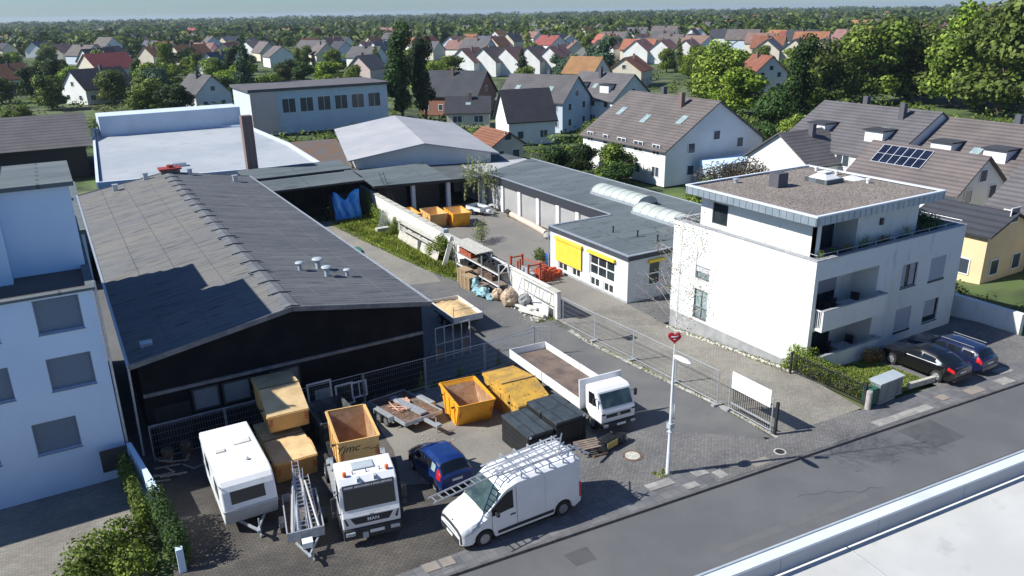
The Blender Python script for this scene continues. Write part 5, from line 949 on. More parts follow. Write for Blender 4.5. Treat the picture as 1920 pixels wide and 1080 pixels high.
for row in "384,249,1.04,1.2,4,1,2;319,722,1.32,1.3,2,3,1;2046,1066,1.13,1.0,1,4,2;355,237,0.99,1.3,4,4,2;2000,1334,1.04,1.0,3,4,2;147,413,0.85,1.4,2,3,1;-58,1966,1.16,1.3,1,3,0;1358,1103,1.04,1.2,0,1,2;176,184,0.90,1.0,4,2,2;100,1114,1.24,1.4,0,3,0;945,601,1.15,1.1,1,4,2;880,1006,1.31,1.0,3,4,1;136,196,1.18,1.3,0,5,1;146,536,1.08,1.0,2,1,0;44,245,1.33,1.0,2,1,0;200,153,1.24,1.0,1,3,2;66,1097,1.21,1.0,2,1,0;-9,247,0.93,1.2,2,2,0;67,254,0.86,1.2,0,2,0;-28,781,0.82,1.1,0,1,0;298,197,1.14,1.3,1,3,2;466,441,1.13,1.3,4,2,2;48,311,0.98,1.2,1,1,0;80,198,1.14,1.2,4,5,1;816,840,1.26,1.2,0,4,2;223,172,0.88,1.3,0,4,2;96,473,1.05,1.2,1,3,0;356,314,0.97,1.2,0,3,2;4,295,1.14,1.4,1,2,0;608,358,1.21,1.2,1,4,2;560,271,1.28,1.3,2,4,2;95,566,0.81,1.3,0,1,0;6,439,0.90,1.0,1,0,0;195,311,1.01,1.3,2,3,1;505,434,1.43,1.0,2,3,2;290,204,1.15,1.3,4,1,2;223,131,1.31,1.3,0,4,2;100,345,1.16,1.2,0,1,0;50,325,1.34,1.4,0,0,0;3,409,0.80,1.1,2,0,0;656,702,1.22,1.0,1,5,2;872,578,1.01,1.1,2,4,2;1834,1459,1.11,1.1,2,1,2;214,236,1.01,1.1,4,2,1;259,674,0.86,1.2,4,1,1;606,429,1.05,1.2,0,2,2;452,1070,1.41,1.1,3,1,1;26,225,1.20,1.0,2,5,0;55,375,0.98,1.0,2,1,0;994,2331,1.39,1.0,2,1,1;691,338,1.27,1.3,2,2,2;97,295,1.18,1.2,2,1,0;101,549,1.19,1.3,2,2,0;446,1327,1.17,1.0,3,1,0;666,1344,1.07,1.4,3,5,1;176,172,1.03,1.0,1,4,2;40,215,0.87,1.3,0,0,0;446,783,1.16,1.1,1,1,1;1516,931,1.21,1.4,2,4,2;473,323,0.95,1.2,0,4,2;977,2342,1.42,1.1,0,5,1;27,275,0.81,1.1,3,0,0;1211,1510,1.00,1.4,2,3,1;153,749,1.08,1.2,0,1,0;172,1008,1.37,1.2,0,4,0;89,761,0.85,1.1,2,0,0;111,376,0.82,1.1,1,5,0;68,256,1.05,1.2,0,0,0;-3,636,1.30,1.1,3,2,0;197,359,0.83,1.0,2,0,1;519,664,1.29,1.3,1,3,1;127,523,1.15,1.3,1,0,0;609,1022,1.12,1.1,3,2,1;500,242,1.22,1.1,4,2,2;1890,1846,1.01,1.0,0,3,2;484,347,0.86,1.3,4,4,2;1083,791,1.06,1.3,3,4,2;227,150,0.97,1.3,4,2,2;411,538,1.43,1.3,3,2,1;239,618,0.96,1.3,1,1,1;9,270,1.04,1.2,2,4,0;75,213,1.00,1.1,1,1,1;-9,2512,1.14,1.2,4,4,0;-18,302,1.27,1.1,2,1,0;81,287,1.01,1.2,4,2,0;918,751,1.38,1.1,3,4,2;2148,1052,1.36,1.3,0,4,2;1013,1111,1.41,1.2,1,0,2;600,590,1.02,1.4,1,1,2;316,152,1.29,1.2,1,4,2;-6,1872,1.25,1.4,1,4,0;225,281,1.00,1.3,4,1,1;287,189,1.28,1.2,1,1,2;157,404,1.04,1.3,0,0,1;214,727,1.28,1.2,2,2,0;239,840,1.12,1.2,2,5,0;135,222,0.94,1.3,4,0,1;667,514,1.43,1.2,0,2,2;290,157,1.09,1.3,1,4,2;881,1323,1.30,1.2,2,1,1;60,308,1.31,1.0,1,3,0;104,270,1.01,1.3,4,1,1;221,203,0.82,1.1,1,1,2;50,314,0.90,1.2,4,2,0;87,190,1.17,1.4,1,3,1;298,159,1.10,1.3,0,3,2;-24,631,1.10,1.0,4,0,0;452,787,1.30,1.2,1,1,1;282,141,1.12,1.3,0,4,2;358,337,1.28,1.0,3,1,2;44,225,1.00,1.3,2,4,0;243,805,1.19,1.4,0,1,0;-38,687,1.25,1.2,1,0,0;565,515,1.35,1.3,0,3,2;72,323,0.93,1.2,1,0,0;6,427,1.21,1.2,1,1,0;419,330,1.08,1.3,0,1,2;49,466,1.09,1.4,1,0,0;-17,631,0.95,1.1,4,1,0;176,187,1.17,1.3,0,4,2;211,157,1.00,1.3,0,3,2;157,371,0.85,1.1,2,5,1;-13,309,0.91,1.4,0,0,0;1487,788,1.24,1.2,0,4,2;320,236,1.26,1.2,2,1,2;399,253,1.02,1.2,3,1,2;442,1924,1.50,1.3,2,1,0;1091,570,1.19,1.0,1,2,2;572,931,1.45,1.4,3,3,1;194,121,1.18,1.1,1,4,2;110,837,0.88,1.4,0,2,0;44,323,1.32,1.2,4,2,0;151,225,0.97,1.0,0,5,1;866,2463,1.20,1.1,2,0,1;76,956,1.14,1.1,3,0,0;371,489,1.22,1.1,2,0,1;237,305,1.11,1.3,0,0,1;215,229,1.05,1.1,2,2,2;1112,1186,1.27,1.1,2,3,2;190,126,0.93,1.4,3,3,2;197,782,0.93,1.1,4,1,0;227,368,1.29,1.2,4,3,1;234,211,1.02,1.1,2,2,2;112,319,0.84,1.4,1,4,1;460,545,1.43,1.3,0,0,1;353,241,1.24,1.1,0,3,2;392,1193,1.22,1.2,3,2,0;600,695,1.09,1.1,4,4,1;276,168,1.04,1.2,4,4,2;416,1227,1.19,1.2,1,1,0;27,242,1.20,1.0,1,5,0;26,228,1.34,1.1,2,1,0;339,1164,1.30,1.3,4,1,0;179,136,0.84,1.2,4,2,2;194,182,0.95,1.2,1,1,2;336,248,0.96,1.3,0,1,2;169,147,0.89,1.3,1,3,2;707,520,1.11,1.3,4,4,2;15,692,1.20,1.4,3,1,0;-8,441,0.96,1.2,2,4,0;785,1183,1.47,1.2,0,3,1;194,849,1.33,1.1,3,0,0;197,118,0.99,1.2,1,4,2;619,717,1.14,1.2,0,1,1;246,2106,1.16,1.1,3,0,0;242,135,1.01,1.2,2,4,2;689,912,1.35,1.4,1,0,1;124,280,1.10,1.2,3,0,1;1216,997,1.05,1.2,0,2,2;1276,1778,1.33,1.1,0,1,1;2192,1670,1.37,1.4,2,3,2;371,223,1.27,1.3,1,2,2;192,202,1.18,1.4,2,4,2;1099,1841,1.37,1.1,0,1,1;530,262,1.12,1.3,0,4,2;255,545,1.05,1.1,4,4,1;364,451,0.89,1.4,0,4,1;312,438,1.00,1.0,1,3,1;45,469,0.89,1.1,0,0,0;150,197,1.27,1.4,3,5,1;936,538,1.12,1.3,4,2,2;1341,1274,1.15,1.3,0,3,2;16,226,1.19,1.2,2,2,0;73,1159,1.21,1.1,2,0,0;158,284,1.08,1.2,2,0,1;9,353,0.82,1.3,1,0,0;-32,1422,1.21,1.3,2,2,0;14,675,0.84,1.1,4,2,0;208,637,1.25,1.3,2,0,0;223,481,0.86,1.1,4,3,1;213,133,1.24,1.2,2,1,2;218,785,1.10,1.1,4,1,0;4,243,1.05,1.2,3,0,0;1296,2187,1.14,1.2,0,1,1;154,506,1.24,1.1,0,1,0;425,266,0.99,1.1,0,2,2;252,155,0.90,1.4,0,4,2;500,437,1.35,1.3,4,4,2;200,276,0.83,1.1,2,0,1;108,218,1.19,1.2,2,1,1;438,303,1.08,1.1,1,4,2;205,394,1.11,1.3,2,1,1;677,1288,1.44,1.2,2,5,1;185,490,1.00,1.2,3,1,1;378,1008,1.33,1.3,2,0,1;605,2106,1.48,1.0,4,0,0;106,174,1.00,1.1,1,1,1;511,1314,1.45,1.3,0,5,1;2214,1590,1.32,1.4,0,3,2;-12,387,1.06,1.4,1,1,0;242,334,1.19,1.0,2,1,1;224,184,1.21,1.4,0,2,2;157,1028,1.20,1.0,0,0,0;458,420,1.41,1.2,0,2,2;554,904,1.47,1.2,1,1,1;368,263,1.34,1.0,0,1,2;56,274,1.08,1.2,3,0,0;113,581,1.31,1.3,0,0,0;8,532,1.15,1.0,2,1,0;-49,2206,1.24,1.2,1,5,0;764,2491,1.42,1.3,2,0,0;44,275,0.97,1.1,4,3,0;151,486,1.13,1.4,2,1,0;122,283,1.17,1.1,0,1,1;885,864,1.02,1.3,1,4,2;435,463,1.19,1.3,0,2,2;537,268,1.31,1.1,0,4,2;1108,940,1.39,1.2,1,4,2;231,157,1.25,1.2,2,2,2;257,122,1.25,1.0,0,1,2;55,431,1.26,1.3,1,1,0;157,211,1.27,1.3,1,5,1;273,379,0.97,1.3,0,0,1;54,469,0.85,1.1,4,3,0;257,175,0.96,1.1,1,2,2;527,1476,1.24,1.1,0,1,1;266,990,1.46,1.3,2,0,0;22,337,1.32,1.4,0,3,0;157,1692,1.41,1.3,4,0,0;36,271,0.99,1.2,1,3,0;2145,1347,1.10,1.3,0,3,2;47,598,1.11,1.1,2,0,0;-2,262,0.81,1.1,1,1,0;78,413,0.99,1.1,2,0,0;-19,697,1.27,1.3,1,3,0;597,336,1.27,1.2,0,2,2;160,591,1.22,1.2,0,2,0;1050,1591,1.13,1.1,0,1,1;217,183,1.11,1.4,2,4,2;401,1435,1.46,1.2,0,5,0;52,241,1.20,1.3,1,4,0;160,646,1.03,1.2,1,3,0;39,299,1.16,1.3,3,1,0;169,1711,1.05,1.2,0,3,0;232,115,1.04,1.1,2,2,2;-17,437,0.95,1.3,4,0,0;209,140,1.23,1.0,1,2,2;50,209,0.88,1.2,1,4,0;290,140,1.01,1.3,3,3,2;117,1222,1.27,1.3,4,1,0;309,205,0.97,1.1,2,4,2;2418,1529,1.40,1.4,3,2,2".split(';'):
    a=row.split(','); v=[float(q) for q in a[:4]]; l=LK[int(a[5])]; sd=('left','middle','right')[int(a[6])]
    TREES.append((v[0],v[1],v[2],v[3],KS[int(a[4])],l,wsz(v[2])+' '+LN[l]+' '+{0:'round-crowned',1:'spreading',2:'bushy-crowned',3:'upright',4:'cone-shaped'}[int(a[4])]+' tree '+where(v[0],v[1]),LN[l]+' trees among the far houses'))
for (x,y,s,sx,key,leaf,label,grp) in TREES:
    if math.hypot(x,y)<175: tree(x,y,s,key,leaf,label,grp,sx=sx,name='conifer' if key[0]=='cone' else 'broadleaf_tree')
    else: fartree(x,y,s,key,leaf,label,grp,sx)
SHRUBS_=[tuple(map(int,p.split(','))) for p in "27,162;-0,152;260,302;56,123;1517,970;398,244;184,377;79,215;29,175;74,171;31,163;37,204;101,138;436,385;989,1318;182,122;86,449;1,1348;601,332;334,903;161,220;92,322;181,94;163,167;-11,257;626,874;963,1454;24,167;179,134;129,568;109,98;-19,967;331,270;14,161;455,401;32,241;146,108;51,123;-1,202;1282,960;36,387;7,224;-5,234;30,173;48,219;127,91;190,119;113,216;557,392;906,598;112,156;216,405;165,92;125,455;68,485;194,347;101,149;34,352;35,370;41,190;82,100;106,70;-6,160;61,225;504,388;104,238;128,152;633,890;127,551;102,87;83,101;239,721;284,251;66,124;93,101;444,231;783,543;41,133;91,299;206,456;119,67;19,212;147,74;190,1863;137,278;104,81;221,129;295,395;232,181;43,1884;58,399;46,125;198,133;92,87;189,99;472,1011;302,311;36,212;86,240;-2,456;105,92;262,693;154,156;51,239;132,119;101,683;548,1704;115,107;12,192;605,302;-30,865;457,290;137,197;159,196;795,747;12,168;56,185;115,88;-5,623;38,455;324,301;26,150;25,179;188,144;-12,238;239,127;260,227;173,1008;0,556;499,470;746,1558;152,104;323,241;430,644;303,196;863,932;23,155;21,287;122,231;102,80;274,674;90,90;57,124;560,334;-37,1778;36,293;109,402;87,103;288,187;674,770;216,144;50,129;123,89;222,528;54,131;262,158;196,1377;576,997;167,388;-11,298;35,134;14,156;74,196;131,175;49,194;1411,1166;478,670;651,1519;65,127;104,83;718,678;136,202;147,460;7,173;548,520;1171,704;65,185;188,92;396,466;754,937;1323,754;40,445;10,247;159,697;155,322;146,78;143,76;330,215;31,297;82,499;69,103;482,804;231,364;174,256;295,432;474,492;209,135;184,102;45,235;6,644;-10,165;111,129;129,66;85,92;313,177;101,284;10,274;535,1032;224,521;200,282;95,231;200,103;53,179;122,81;570,296;32,317;34,189;616,424;254,121;315,242;47,202;338,524;293,159;794,475;151,192;-5,155;42,188;52,236;350,942;136,614;251,163;76,315;1446,889;21,355;134,68;738,606;143,92;405,371;522,1533;174,298;56,906;175,305;141,113;105,161;219,124;112,438;15,248;11,148;306,203;127,82;130,142;242,134;318,436;101,139;130,102;137,502;94,561;137,91;272,211;147,75;100,90;128,73;125,139;19,155;45,756;7,296;175,1516;487,527;105,144;66,203;105,138;343,205;251,134;915,1093;105,157;127,86;122,1100;34,128;544,440;-15,270;141,97;136,71;566,1118;144,94;237,115;121,63;123,230;364,1067;792,567;392,321;6,161;-2,413;249,240;71,256;112,110;65,234;373,213;207,199;405,533;7,183;17,138;381,212;157,164;95,155;772,1583;67,125;131,79;85,99;82,1505;125,798;573,396;200,147;17,262;70,193;130,109;65,881;366,552;132,303;234,306;83,102;20,149;695,503;123,202;43,186;110,370;66,345;235,376;508,767;135,130;107,114;-0,199;400,480;76,370;295,258;559,642;-42,1563;220,136;174,108;-7,291;23,157;89,85;109,89;98,375;44,130;266,1186;274,255;322,225;33,135;219,431;449,270;739,560;111,200;116,135;241,188;291,165;44,117;199,210;124,66;662,640;80,91;453,943;52,763;16,273;257,464;69,239;22,453;71,359;50,120;98,80;95,297;-6,265;194,217;33,172;252,800;27,257;132,139;68,98;59,191;145,84;1403,736;116,185;139,73;90,649;231,173;191,211;173,307;245,158;12,164;-9,159;12,141;522,461;75,1699;680,855;162,167;239,411;-10,567;735,824;264,168;59,112;4,160;82,291;1014,878;26,226;40,822;145,1479;222,124;285,178;-16,629;134,110;145,128;150,107;322,766;137,114;233,156;581,1702;381,285;-25,929;-20,583;556,529;56,261;400,658;103,144;142,158;122,182;53,517;66,95;133,1060;241,423;113,67;75,101;242,547;57,329;437,257;573,393;179,96;264,250;255,562;20,627;40,257;1298,907;180,254;34,174;98,1186;186,304;237,380;98,86;-1,253;16,163;529,853;168,170;73,575;164,241;-6,635;286,199;180,99;28,558;377,282;67,1082;-32,844;144,209;136,127;9,156;568,492;12,179;-22,819;311,590;1425,1160;67,282;162,359;99,510;285,307;147,404;166,157;53,118;170,117;837,468;74,206;258,527;128,382;196,327;116,1459;197,146;99,296;142,69;125,108;135,158;29,570;110,89;-7,172;81,288;119,173;119,118;380,526;22,190;1568,794;226,142;134,124;25,133;-6,272;66,177;109,104;113,266;74,582;107,70;-13,756;171,435;491,451;204,551;168,93;41,254;193,140;-2,1207;146,1869;129,75;365,651;1386,1072;174,293;89,85;142,144;514,1741;79,134;212,116;488,249;173,301;71,623;113,448;829,523;131,1686;-6,704;584,361;205,1334;792,436;209,230;182,105;118,91;97,193;19,1827;179,122;144,109;24,258;112,85;105,379;91,204;-19,306;64,135;1303,1268;30,177;28,226;100,351;180,181;100,1093;-14,199;127,204;-2,195;142,74;713,1293;55,210;-3,306;219,381;310,187;186,234;93,150;458,304;63,198;322,161;300,159;64,258;54,263;209,300;55,500;-43,802;116,67;125,106;89,235;124,83;101,220;32,190;23,179;12,168;88,175;24,260;239,587;2,253;298,855;36,282;151,255;-13,176;49,484;109,87;-11,169;80,193;62,105;4,707;45,267;120,487;120,91;100,218;120,104;543,1183;1133,1279;-4,179;689,475;301,185;407,727;-3,185;103,158;772,923;332,174;63,259;250,701;142,112;-11,1899;100,163;-17,282;89,490;122,123;93,169;-4,157;-11,224;25,204;20,246;212,120;121,141;128,92;84,90;253,266;296,433;546,594;67,98;161,119;88,85;8,253;6,258;466,659;297,292;-4,197;161,119;275,152;124,448;147,617;115,127;7,497;451,1371;1115,567;-15,237;109,443;11,356;63,124;86,84;100,236;7,256;581,409;44,883;88,158;207,130;98,109;-17,415;133,67;87,212;13,307;192,440;87,1489;85,250;105,89;407,594;385,409;9,1609;518,536;127,1368;11,213;530,1187;82,313;571,370;778,724;88,107;20,340;115,67;57,264;-3,289;212,186;52,116;758,702;248,134;60,214;64,229;103,728;142,854;139,74;114,198;420,1119;304,189;162,121;34,267;62,97;54,274;273,671;724,550;117,98;326,885;45,441;11,189;923,835;62,232;145,519;148,165;23,165;17,155;112,103;293,186;145,120;226,153;151,81;144,146;229,177;291,166;41,220;147,69;153,124;135,167;161,173;164,191;245,345;64,362;24,149;305,773;38,171;86,109;298,243;987,878;37,170;-33,688;306,175;704,711;14,146;23,194;351,235;384,216;126,192;1155,742;242,140;121,79;-21,401;42,281;296,702;254,535;-49,1924;137,65;14,1043;25,134;95,93;142,105;125,118;926,972;36,300;46,134;198,179;59,274;228,325;239,236;142,261;843,687;59,235;526,446;605,1031;95,1087;101,78;231,204;22,188;1210,590;-45,1290;128,79;-39,812;-10,230;130,350;73,95;1014,552;102,309;96,87;67,150;113,106;154,107;371,813;107,146;43,230;902,1511;84,143;289,147;170,391;335,212;784,1151;523,1066;312,602;39,827;118,67;613,322;176,164;107,85;160,642;860,1451;268,519;440,283;41,368;114,164;174,604;40,117;227,262;233,1187;55,235;115,74;71,169;49,298;186,96;273,155;-9,273;-15,314;322,192;976,554;32,1071;196,244;93,98;216,536;128,128;7,245;149,134;14,390;3,195;590,302;831,808;238,632;72,292;833,892;-13,192;802,843;129,102;104,86;383,794;318,188;1583,861;260,329;32,190;227,177;470,309;196,132;101,88;-10,220;-6,291;73,211;155,163;103,264;2,196;40,256;490,1668;7,359;132,76;24,139;108,1948;-19,386;124,96;117,918;41,445;77,238;99,232;229,109;-13,232;103,856;75,212;41,175;975,1315;31,134;84,263;131,107;112,88;258,591;569,310;147,118;106,129;15,209;23,155;170,125;251,154;-7,174;825,447;71,172;6,181;-10,357;259,905;102,97;239,777;-42,971;5,177;8,227;150,146;65,180;28,146;386,249;140,908;61,140;412,884;109,133;435,347;270,519;-1,1917;64,270;650,505;402,208;276,139;-13,290;195,224;275,137;322,1430;157,174;103,251;1063,687;246,440;236,164;30,133;-31,1836;647,1267;209,119;408,282;-28,658;626,1366;127,69;97,87;10,161;460,371;26,176;400,566;235,515;147,77;106,161;17,173;746,487;84,95;360,228;187,95;219,115;211,320;-11,688;275,154;44,223;129,1086;91,107;609,939;189,230;1205,877;106,82;6,276;154,495;174,224;-12,169;322,179;99,347;140,255;167,928;22,208;19,258;1017,797;252,564;-10,227;70,145;159,548;159,367;208,830;-6,246;-78,1919;696,547;125,300;551,514;504,403;67,244;330,302;-9,247;166,154;119,106;513,330;-28,1013;65,177;102,186;143,533;638,842;977,510;30,137;110,241;226,136;164,80;181,315;50,127;99,78;94,79;1004,1170;212,107;9,135;141,342;517,745;42,223;254,140;103,133;171,273;1,332;107,122;-18,359;122,922;23,245;600,367;-5,172;201,581;140,417;540,843;38,175;213,301;257,598;73,212;121,174;146,132;233,368;921,1151;89,244;134,97;198,253;105,215;-5,329;419,244;70,211;152,169;80,1652;94,1334;261,1149;326,183;145,209;417,447;76,109;516,1285;123,156;104,115;155,271;277,142;48,239;170,155;688,1064;-13,353;-16,269;202,134;36,172;97,99;109,93;700,634;115,89;594,469;77,101;75,179;28,191;511,315;106,101;111,74;168,158;767,1271;58,169;121,67;97,96;57,120;-8,220;158,123;462,236;15,136;186,353;309,307;-11,158;96,183;679,571;152,250;582,916;144,111;184,225;-2,642;626,445;1752,1010;130,67;203,443;947,510;137,350;613,662;94,669;93,103;163,253;39,1308;224,618;349,270;507,746;51,792;96,79;84,105;137,145;487,702;58,224;116,174;165,170;298,899;223,183;108,72;41,127;337,298;245,585;404,720;872,533;-14,192;82,248;140,85;255,140;9,166;24,246;120,73;178,183;1111,637;299,170;44,128;255,161;0,187;185,304;73,234;72,140;173,922;285,665;138,559;557,613;-8,248;87,110;85,574;18,295;138,120;125,63;180,206;221,1023;365,1501;344,174;120,250;199,109;82,226;400,342;35,137;151,99;101,76;342,515;75,104;827,1038;122,122;99,219;218,986;420,534;337,172;-50,1383;494,562;196,160;82,171;256,269;87,281;193,252;18,156;133,65;1616,1010;28,594;9,141;128,306;180,369;134,381;79,169;336,208;140,126;498,365;163,1227;204,106;111,82;55,202;383,210;13,209;57,215;204,110;-0,388;240,195;34,190;145,97;257,271;56,234;84,89;121,99;39,134;495,1103;212,121;139,80;51,115;718,821;310,513;99,83;395,487;-4,201;81,143;14,225;150,206;70,281;86,92;-10,227;976,492;175,143;109,217;42,134;37,228;-4,453;79,102;117,74;-9,366;343,780;417,398;111,79;585,398;106,91;43,133;17,305;165,121;-6,160;911,467;-3,165;65,160;487,397;84,102;4,192;-8,159;222,1096;550,1718;43,217;9,167;44,496;28,558;32,232;764,909;23,137;144,712;82,87;381,372;137,142;178,169;192,184;194,297;120,138;141,169;-35,715;61,582;588,1260;-41,1029;89,238;12,170;81,201;63,104;45,119;472,592;223,147;13,167;66,144;398,274;215,565;127,101;62,190;145,217;1281,824;42,743;761,562;75,144;17,171;-17,1009;97,151;318,640;145,309;1027,633;125,82;555,682;219,148;62,225;923,1172;45,124;65,268;118,989;140,94;207,375;410,251;167,406;90,330;208,1682;574,472;-7,225;86,293;30,169;55,267;75,229;972,1167;732,499;131,123;20,170;288,257;20,181;157,100;272,226;828,440;296,211;-14,418;35,177;-3,183;-3,290;275,204;14,658;-8,626;151,75;111,259;37,193;514,926;228,282;11,631;250,155;134,115;567,894;-14,321;93,261;220,183;105,215;139,143;132,164;-27,697;228,185;97,85;82,212;764,517;87,89;5,415;276,220;20,522;117,111;-0,193;593,295;71,196;166,963;44,625;652,520;169,87;63,363;33,182;107,122;623,368;156,191;231,314;132,115;103,197;14,163;294,249;36,217;27,144;-23,1421;389,278;103,132;150,74;139,321;105,86;138,102;116,82;-4,200;142,73;52,672;222,134;78,99;594,546;505,357;158,103;212,109;113,170;36,262;15,153;606,370;167,230;311,193;173,523;1490,1139;25,136;178,616;84,110;133,315;74,102;84,172;177,134;81,101;598,1121;248,157;347,744;404,233;187,137;44,200;182,92;120,300;83,100;57,126;1512,972;125,121;1674,885;606,341;809,651;256,175;149,911;124,79;410,248;28,167;80,109;131,357;97,412;500,247;320,309;8,297;287,234;111,93;120,1199;84,175;20,427;280,224;-5,181;121,82;79,110;238,116;108,135;174,181;91,153;413,804;156,74;162,310;188,442;99,324;101,865;1068,840;522,978;13,366;130,90;140,133;222,203;1684,1056;105,368;19,298;-2,255;142,294;354,239;179,164;96,83;-6,155;31,671;83,182;147,128;102,106;111,138;-1,286;121,266;-20,689;90,391;109,114;291,831;132,160;82,1491;237,128;444,855;456,1114;21,167;495,477;168,243;12,323;4,152;391,277;672,1028;432,240;105,87;164,80;222,125;280,190;1423,835;34,191;83,111;70,201;105,151;84,97;-6,221;-20,316;52,205;135,1078;49,134;985,771;1456,719;716,383;207,107;670,528;114,287;58,137;712,493;204,97;558,682;59,244;285,165;180,124;940,806;232,551;148,82;139,117;273,219;55,135;117,227;711,369;113,137;229,207;230,581;-0,166;168,80;656,456;186,161;107,101;6,298;6,152;123,171;181,459;130,68;119,1238;201,106;125,318;190,299;42,254;39,128;118,186;168,155;-12,166;31,177;12,148;29,338;123,71;185,185;226,206;105,671;49,197;299,244;125,69;174,149;3,221;94,79;287,225;787,736;140,111;116,1319;6,166;1182,759;137,124;360,227;29,218;177,288;809,445;103,91;548,1124;94,109;114,92;214,325;344,245;115,97;53,184;-13,263;378,369;185,304;90,329;167,131;-1,153;525,291;254,159;154,95;18,216;18,173;-1,236;-25,499;204,302;8,175;158,78;89,213;119,251;50,183;107,139;510,639;125,95;112,592;383,1345;297,723;50,172;4,172;161,78;518,265;270,231;37,118;283,1430;787,586;79,169;119,71;55,251;121,109;488,661;1373,1223;177,471".split(';')]
mb=MB(); q=random.Random(9)
for (x,y) in SHRUBS_:
    r_=q.uniform(.8,2.0); leafcloud(mb,[(x,y,-1.1+r_*.5,r_*1.3,r_*1.1,r_*.8)],46,.42,q)
o=mb.build('garden_shrubs','leaf_mid',fix=False); tag(o,'leafy garden shrubs and hedging filling the gaps between far houses','shrubs',kind='stuff')
# the distant wood as one mass
mb=MB(); q=random.Random(5)
for k in range(2600):
    a=math.radians(30.3+q.uniform(-40,40)); d=560+2900*q.random()**1.7; x,y=math.sin(a)*d,math.cos(a)*d; s_=q.uniform(4,8)*(1+d/3000); mb.m=q.choice((0,0,1,2))
    for j in range(2): leafcloud(mb,[(x+q.uniform(-s_,s_)*1.6,y+q.uniform(-s_,s_)*1.6,s_*.45+q.uniform(-2,1),s_*1.1,s_*.9,s_*.65)],24,s_*.42,q,hollow=.6)
o=mb.build('far_wood',['leaf_mid','leaf_dark','leaf_olive'],fix=False); tag(o,'distant belt of woodland along the horizon','wood',kind='stuff')
mb=MB(); mb.box((-5200,-160,-2.3),(7200,9300,33))
o=mb.build('haze','haze'); tag(o,'thin bluish summer haze over the distant town','haze',kind='stuff')
# ---------------- vehicles ----------------
def vprof(sp):
    def f(y):
        w=sinterp(sp['w'],y); top=sinterp(sp['top'],y); bot=interp(sp['bot'],y); belt=min(sinterp(sp['belt'],y),top-.10)
        for yw in sp['wheels']:
            d=abs(y-yw); r=sp['arch']
            if d<r: bot=max(bot,sp['wr']+math.sqrt(r*r-d*d)-.02)
        mid=max(bot+.06,belt*.55); cab=min(1,max(0,(top-belt-.12)/.35)); wr=w*(sp['hood']*(1-cab)+sp['tum']*cab)
        return [(0,bot),(w-.10,bot),(w-.02,bot+.03),(w,mid),(w-.025,belt),(wr,top-.09-.05*cab),(wr-.13-.03*cab,top-.025),(0,top+.015)]
    return f
def vehicle(t,sp,paint):
    pr=vprof(sp); L=sp['L']; ys=sorted({round(L*k/60,3) for k in range(61)}|{round(yw+sp['arch']*math.cos(math.pi*k/10),3) for yw in sp['wheels'] for k in range(11)}|{.03,.07,L-.03,L-.07})
    loft('body',ys,pr,paint,t)
    w0=max(q[1] for q in sp['w'])
    for yw in sp['wheels']:
        m=MB(); m.box((-w0+.14,yw-sp['arch']+.03,.25),(w0-.14,yw+sp['arch']-.03,sp['wr']+sp['arch']-.06)); m.build('wheel_well','interior_dark',t)
        for s in (-1,1): wheel(t,(s*(w0-.13),yw,sp['wr']),sp['wr'],.2,s,rimm=sp.get('rim','rim'))
    for s in (-1,1):
        for (a,b,ka,kb,nm,ml) in sp['side']: patch(nm,pr,a,b,ka,kb,ml,t,side=s,ny=8)
        if sp.get('mirror'):
            y,z=sp['mirror']; x=w0*.97; m=MB(); m.cb((s*(x+.12),y,z),(.2,.13,.16)); m.build('mirror',sp.get('mirror_m','plastic_black'),t,bevel=.03)
    for (a,b,ka,nm,ml) in sp['span']: patch(nm,pr,a,b,ka,0,ml,t,span=True,ny=8,nk=5)
    for (nm,ml,c,d) in sp.get('boxes',[]):
        m=MB(); m.cb(c,d); m.build(nm,ml,t,bevel=.01)
    return pr
# white panel van with roof rack
t=T('panel_van','white high-roofed panel van with a roof rack, parked on the pavement edge','van',(10.62,23.25,0),-90)
sp=dict(L=5.5,wheels=(.98,4.62),arch=.43,wr=.345,hood=.86,tum=.90,
 w=[(0,.80),(.10,.93),(.4,1.0),(1.0,1.035),(5.2,1.035),(5.5,1.0)],
 top=[(0,.74),(.08,.95),(.4,1.13),(.95,1.30),(1.75,2.08),(2.0,2.28),(2.5,2.43),(5.3,2.47),(5.5,2.40)],
 bot=[(0,.28),(.2,.24),(5.2,.26),(5.5,.4)], belt=[(0,.66),(.1,.8),(.5,.98),(1.1,1.18),(2.3,1.25),(5.5,1.25)],
 side=[(1.32,2.28,4.06,4.86,'side_window','tinted'),(.06,.80,3.6,4.82,'headlight','head_light'),(1.55,4.15,2.25,2.62,'side_trim','plastic_black'),(5.40,5.495,2.9,4.1,'tail_light','red_light'),(2.42,2.435,2.3,4.9,'door_gap','plastic_black'),(1.30,1.315,2.5,4.0,'door_gap','plastic_black'),(3.75,3.76,2.8,4.9,'door_gap','util_grey'),(2.12,2.36,3.55,3.68,'door_handle','plastic_black')],
 span=[(1.06,1.80,5.22,'windscreen','windscreen'),(-.0,.06,2.0,'bumper_cover','plastic_black')],mirror=(1.5,1.32),
 boxes=[('bumper','plastic_black',(0,.07,.40),(1.5,.2,.26)),('grille','util_grey',(0,.02,.66),(.9,.06,.12)),('number_plate','plate',(0,-.04,.43),(.5,.02,.11)),('badge','plastic_black',(0,.10,.93),(.12,.03,.12)),('rear_bumper','plastic_black',(0,5.5,.42),(1.9,.12,.2))])
prv=vehicle(t,sp,'van_white')
for y in (2.75,3.4,4.05,4.7,5.25):
    m=MB(); m.bar((-.86,y,2.60),(.86,y,2.60),.03,.03)
    for s in (-1,1): m.box((s*.83-.02,y-.03,2.40),(s*.83+.02,y+.03,2.60))
    m.build('roof_bar','galv',t)
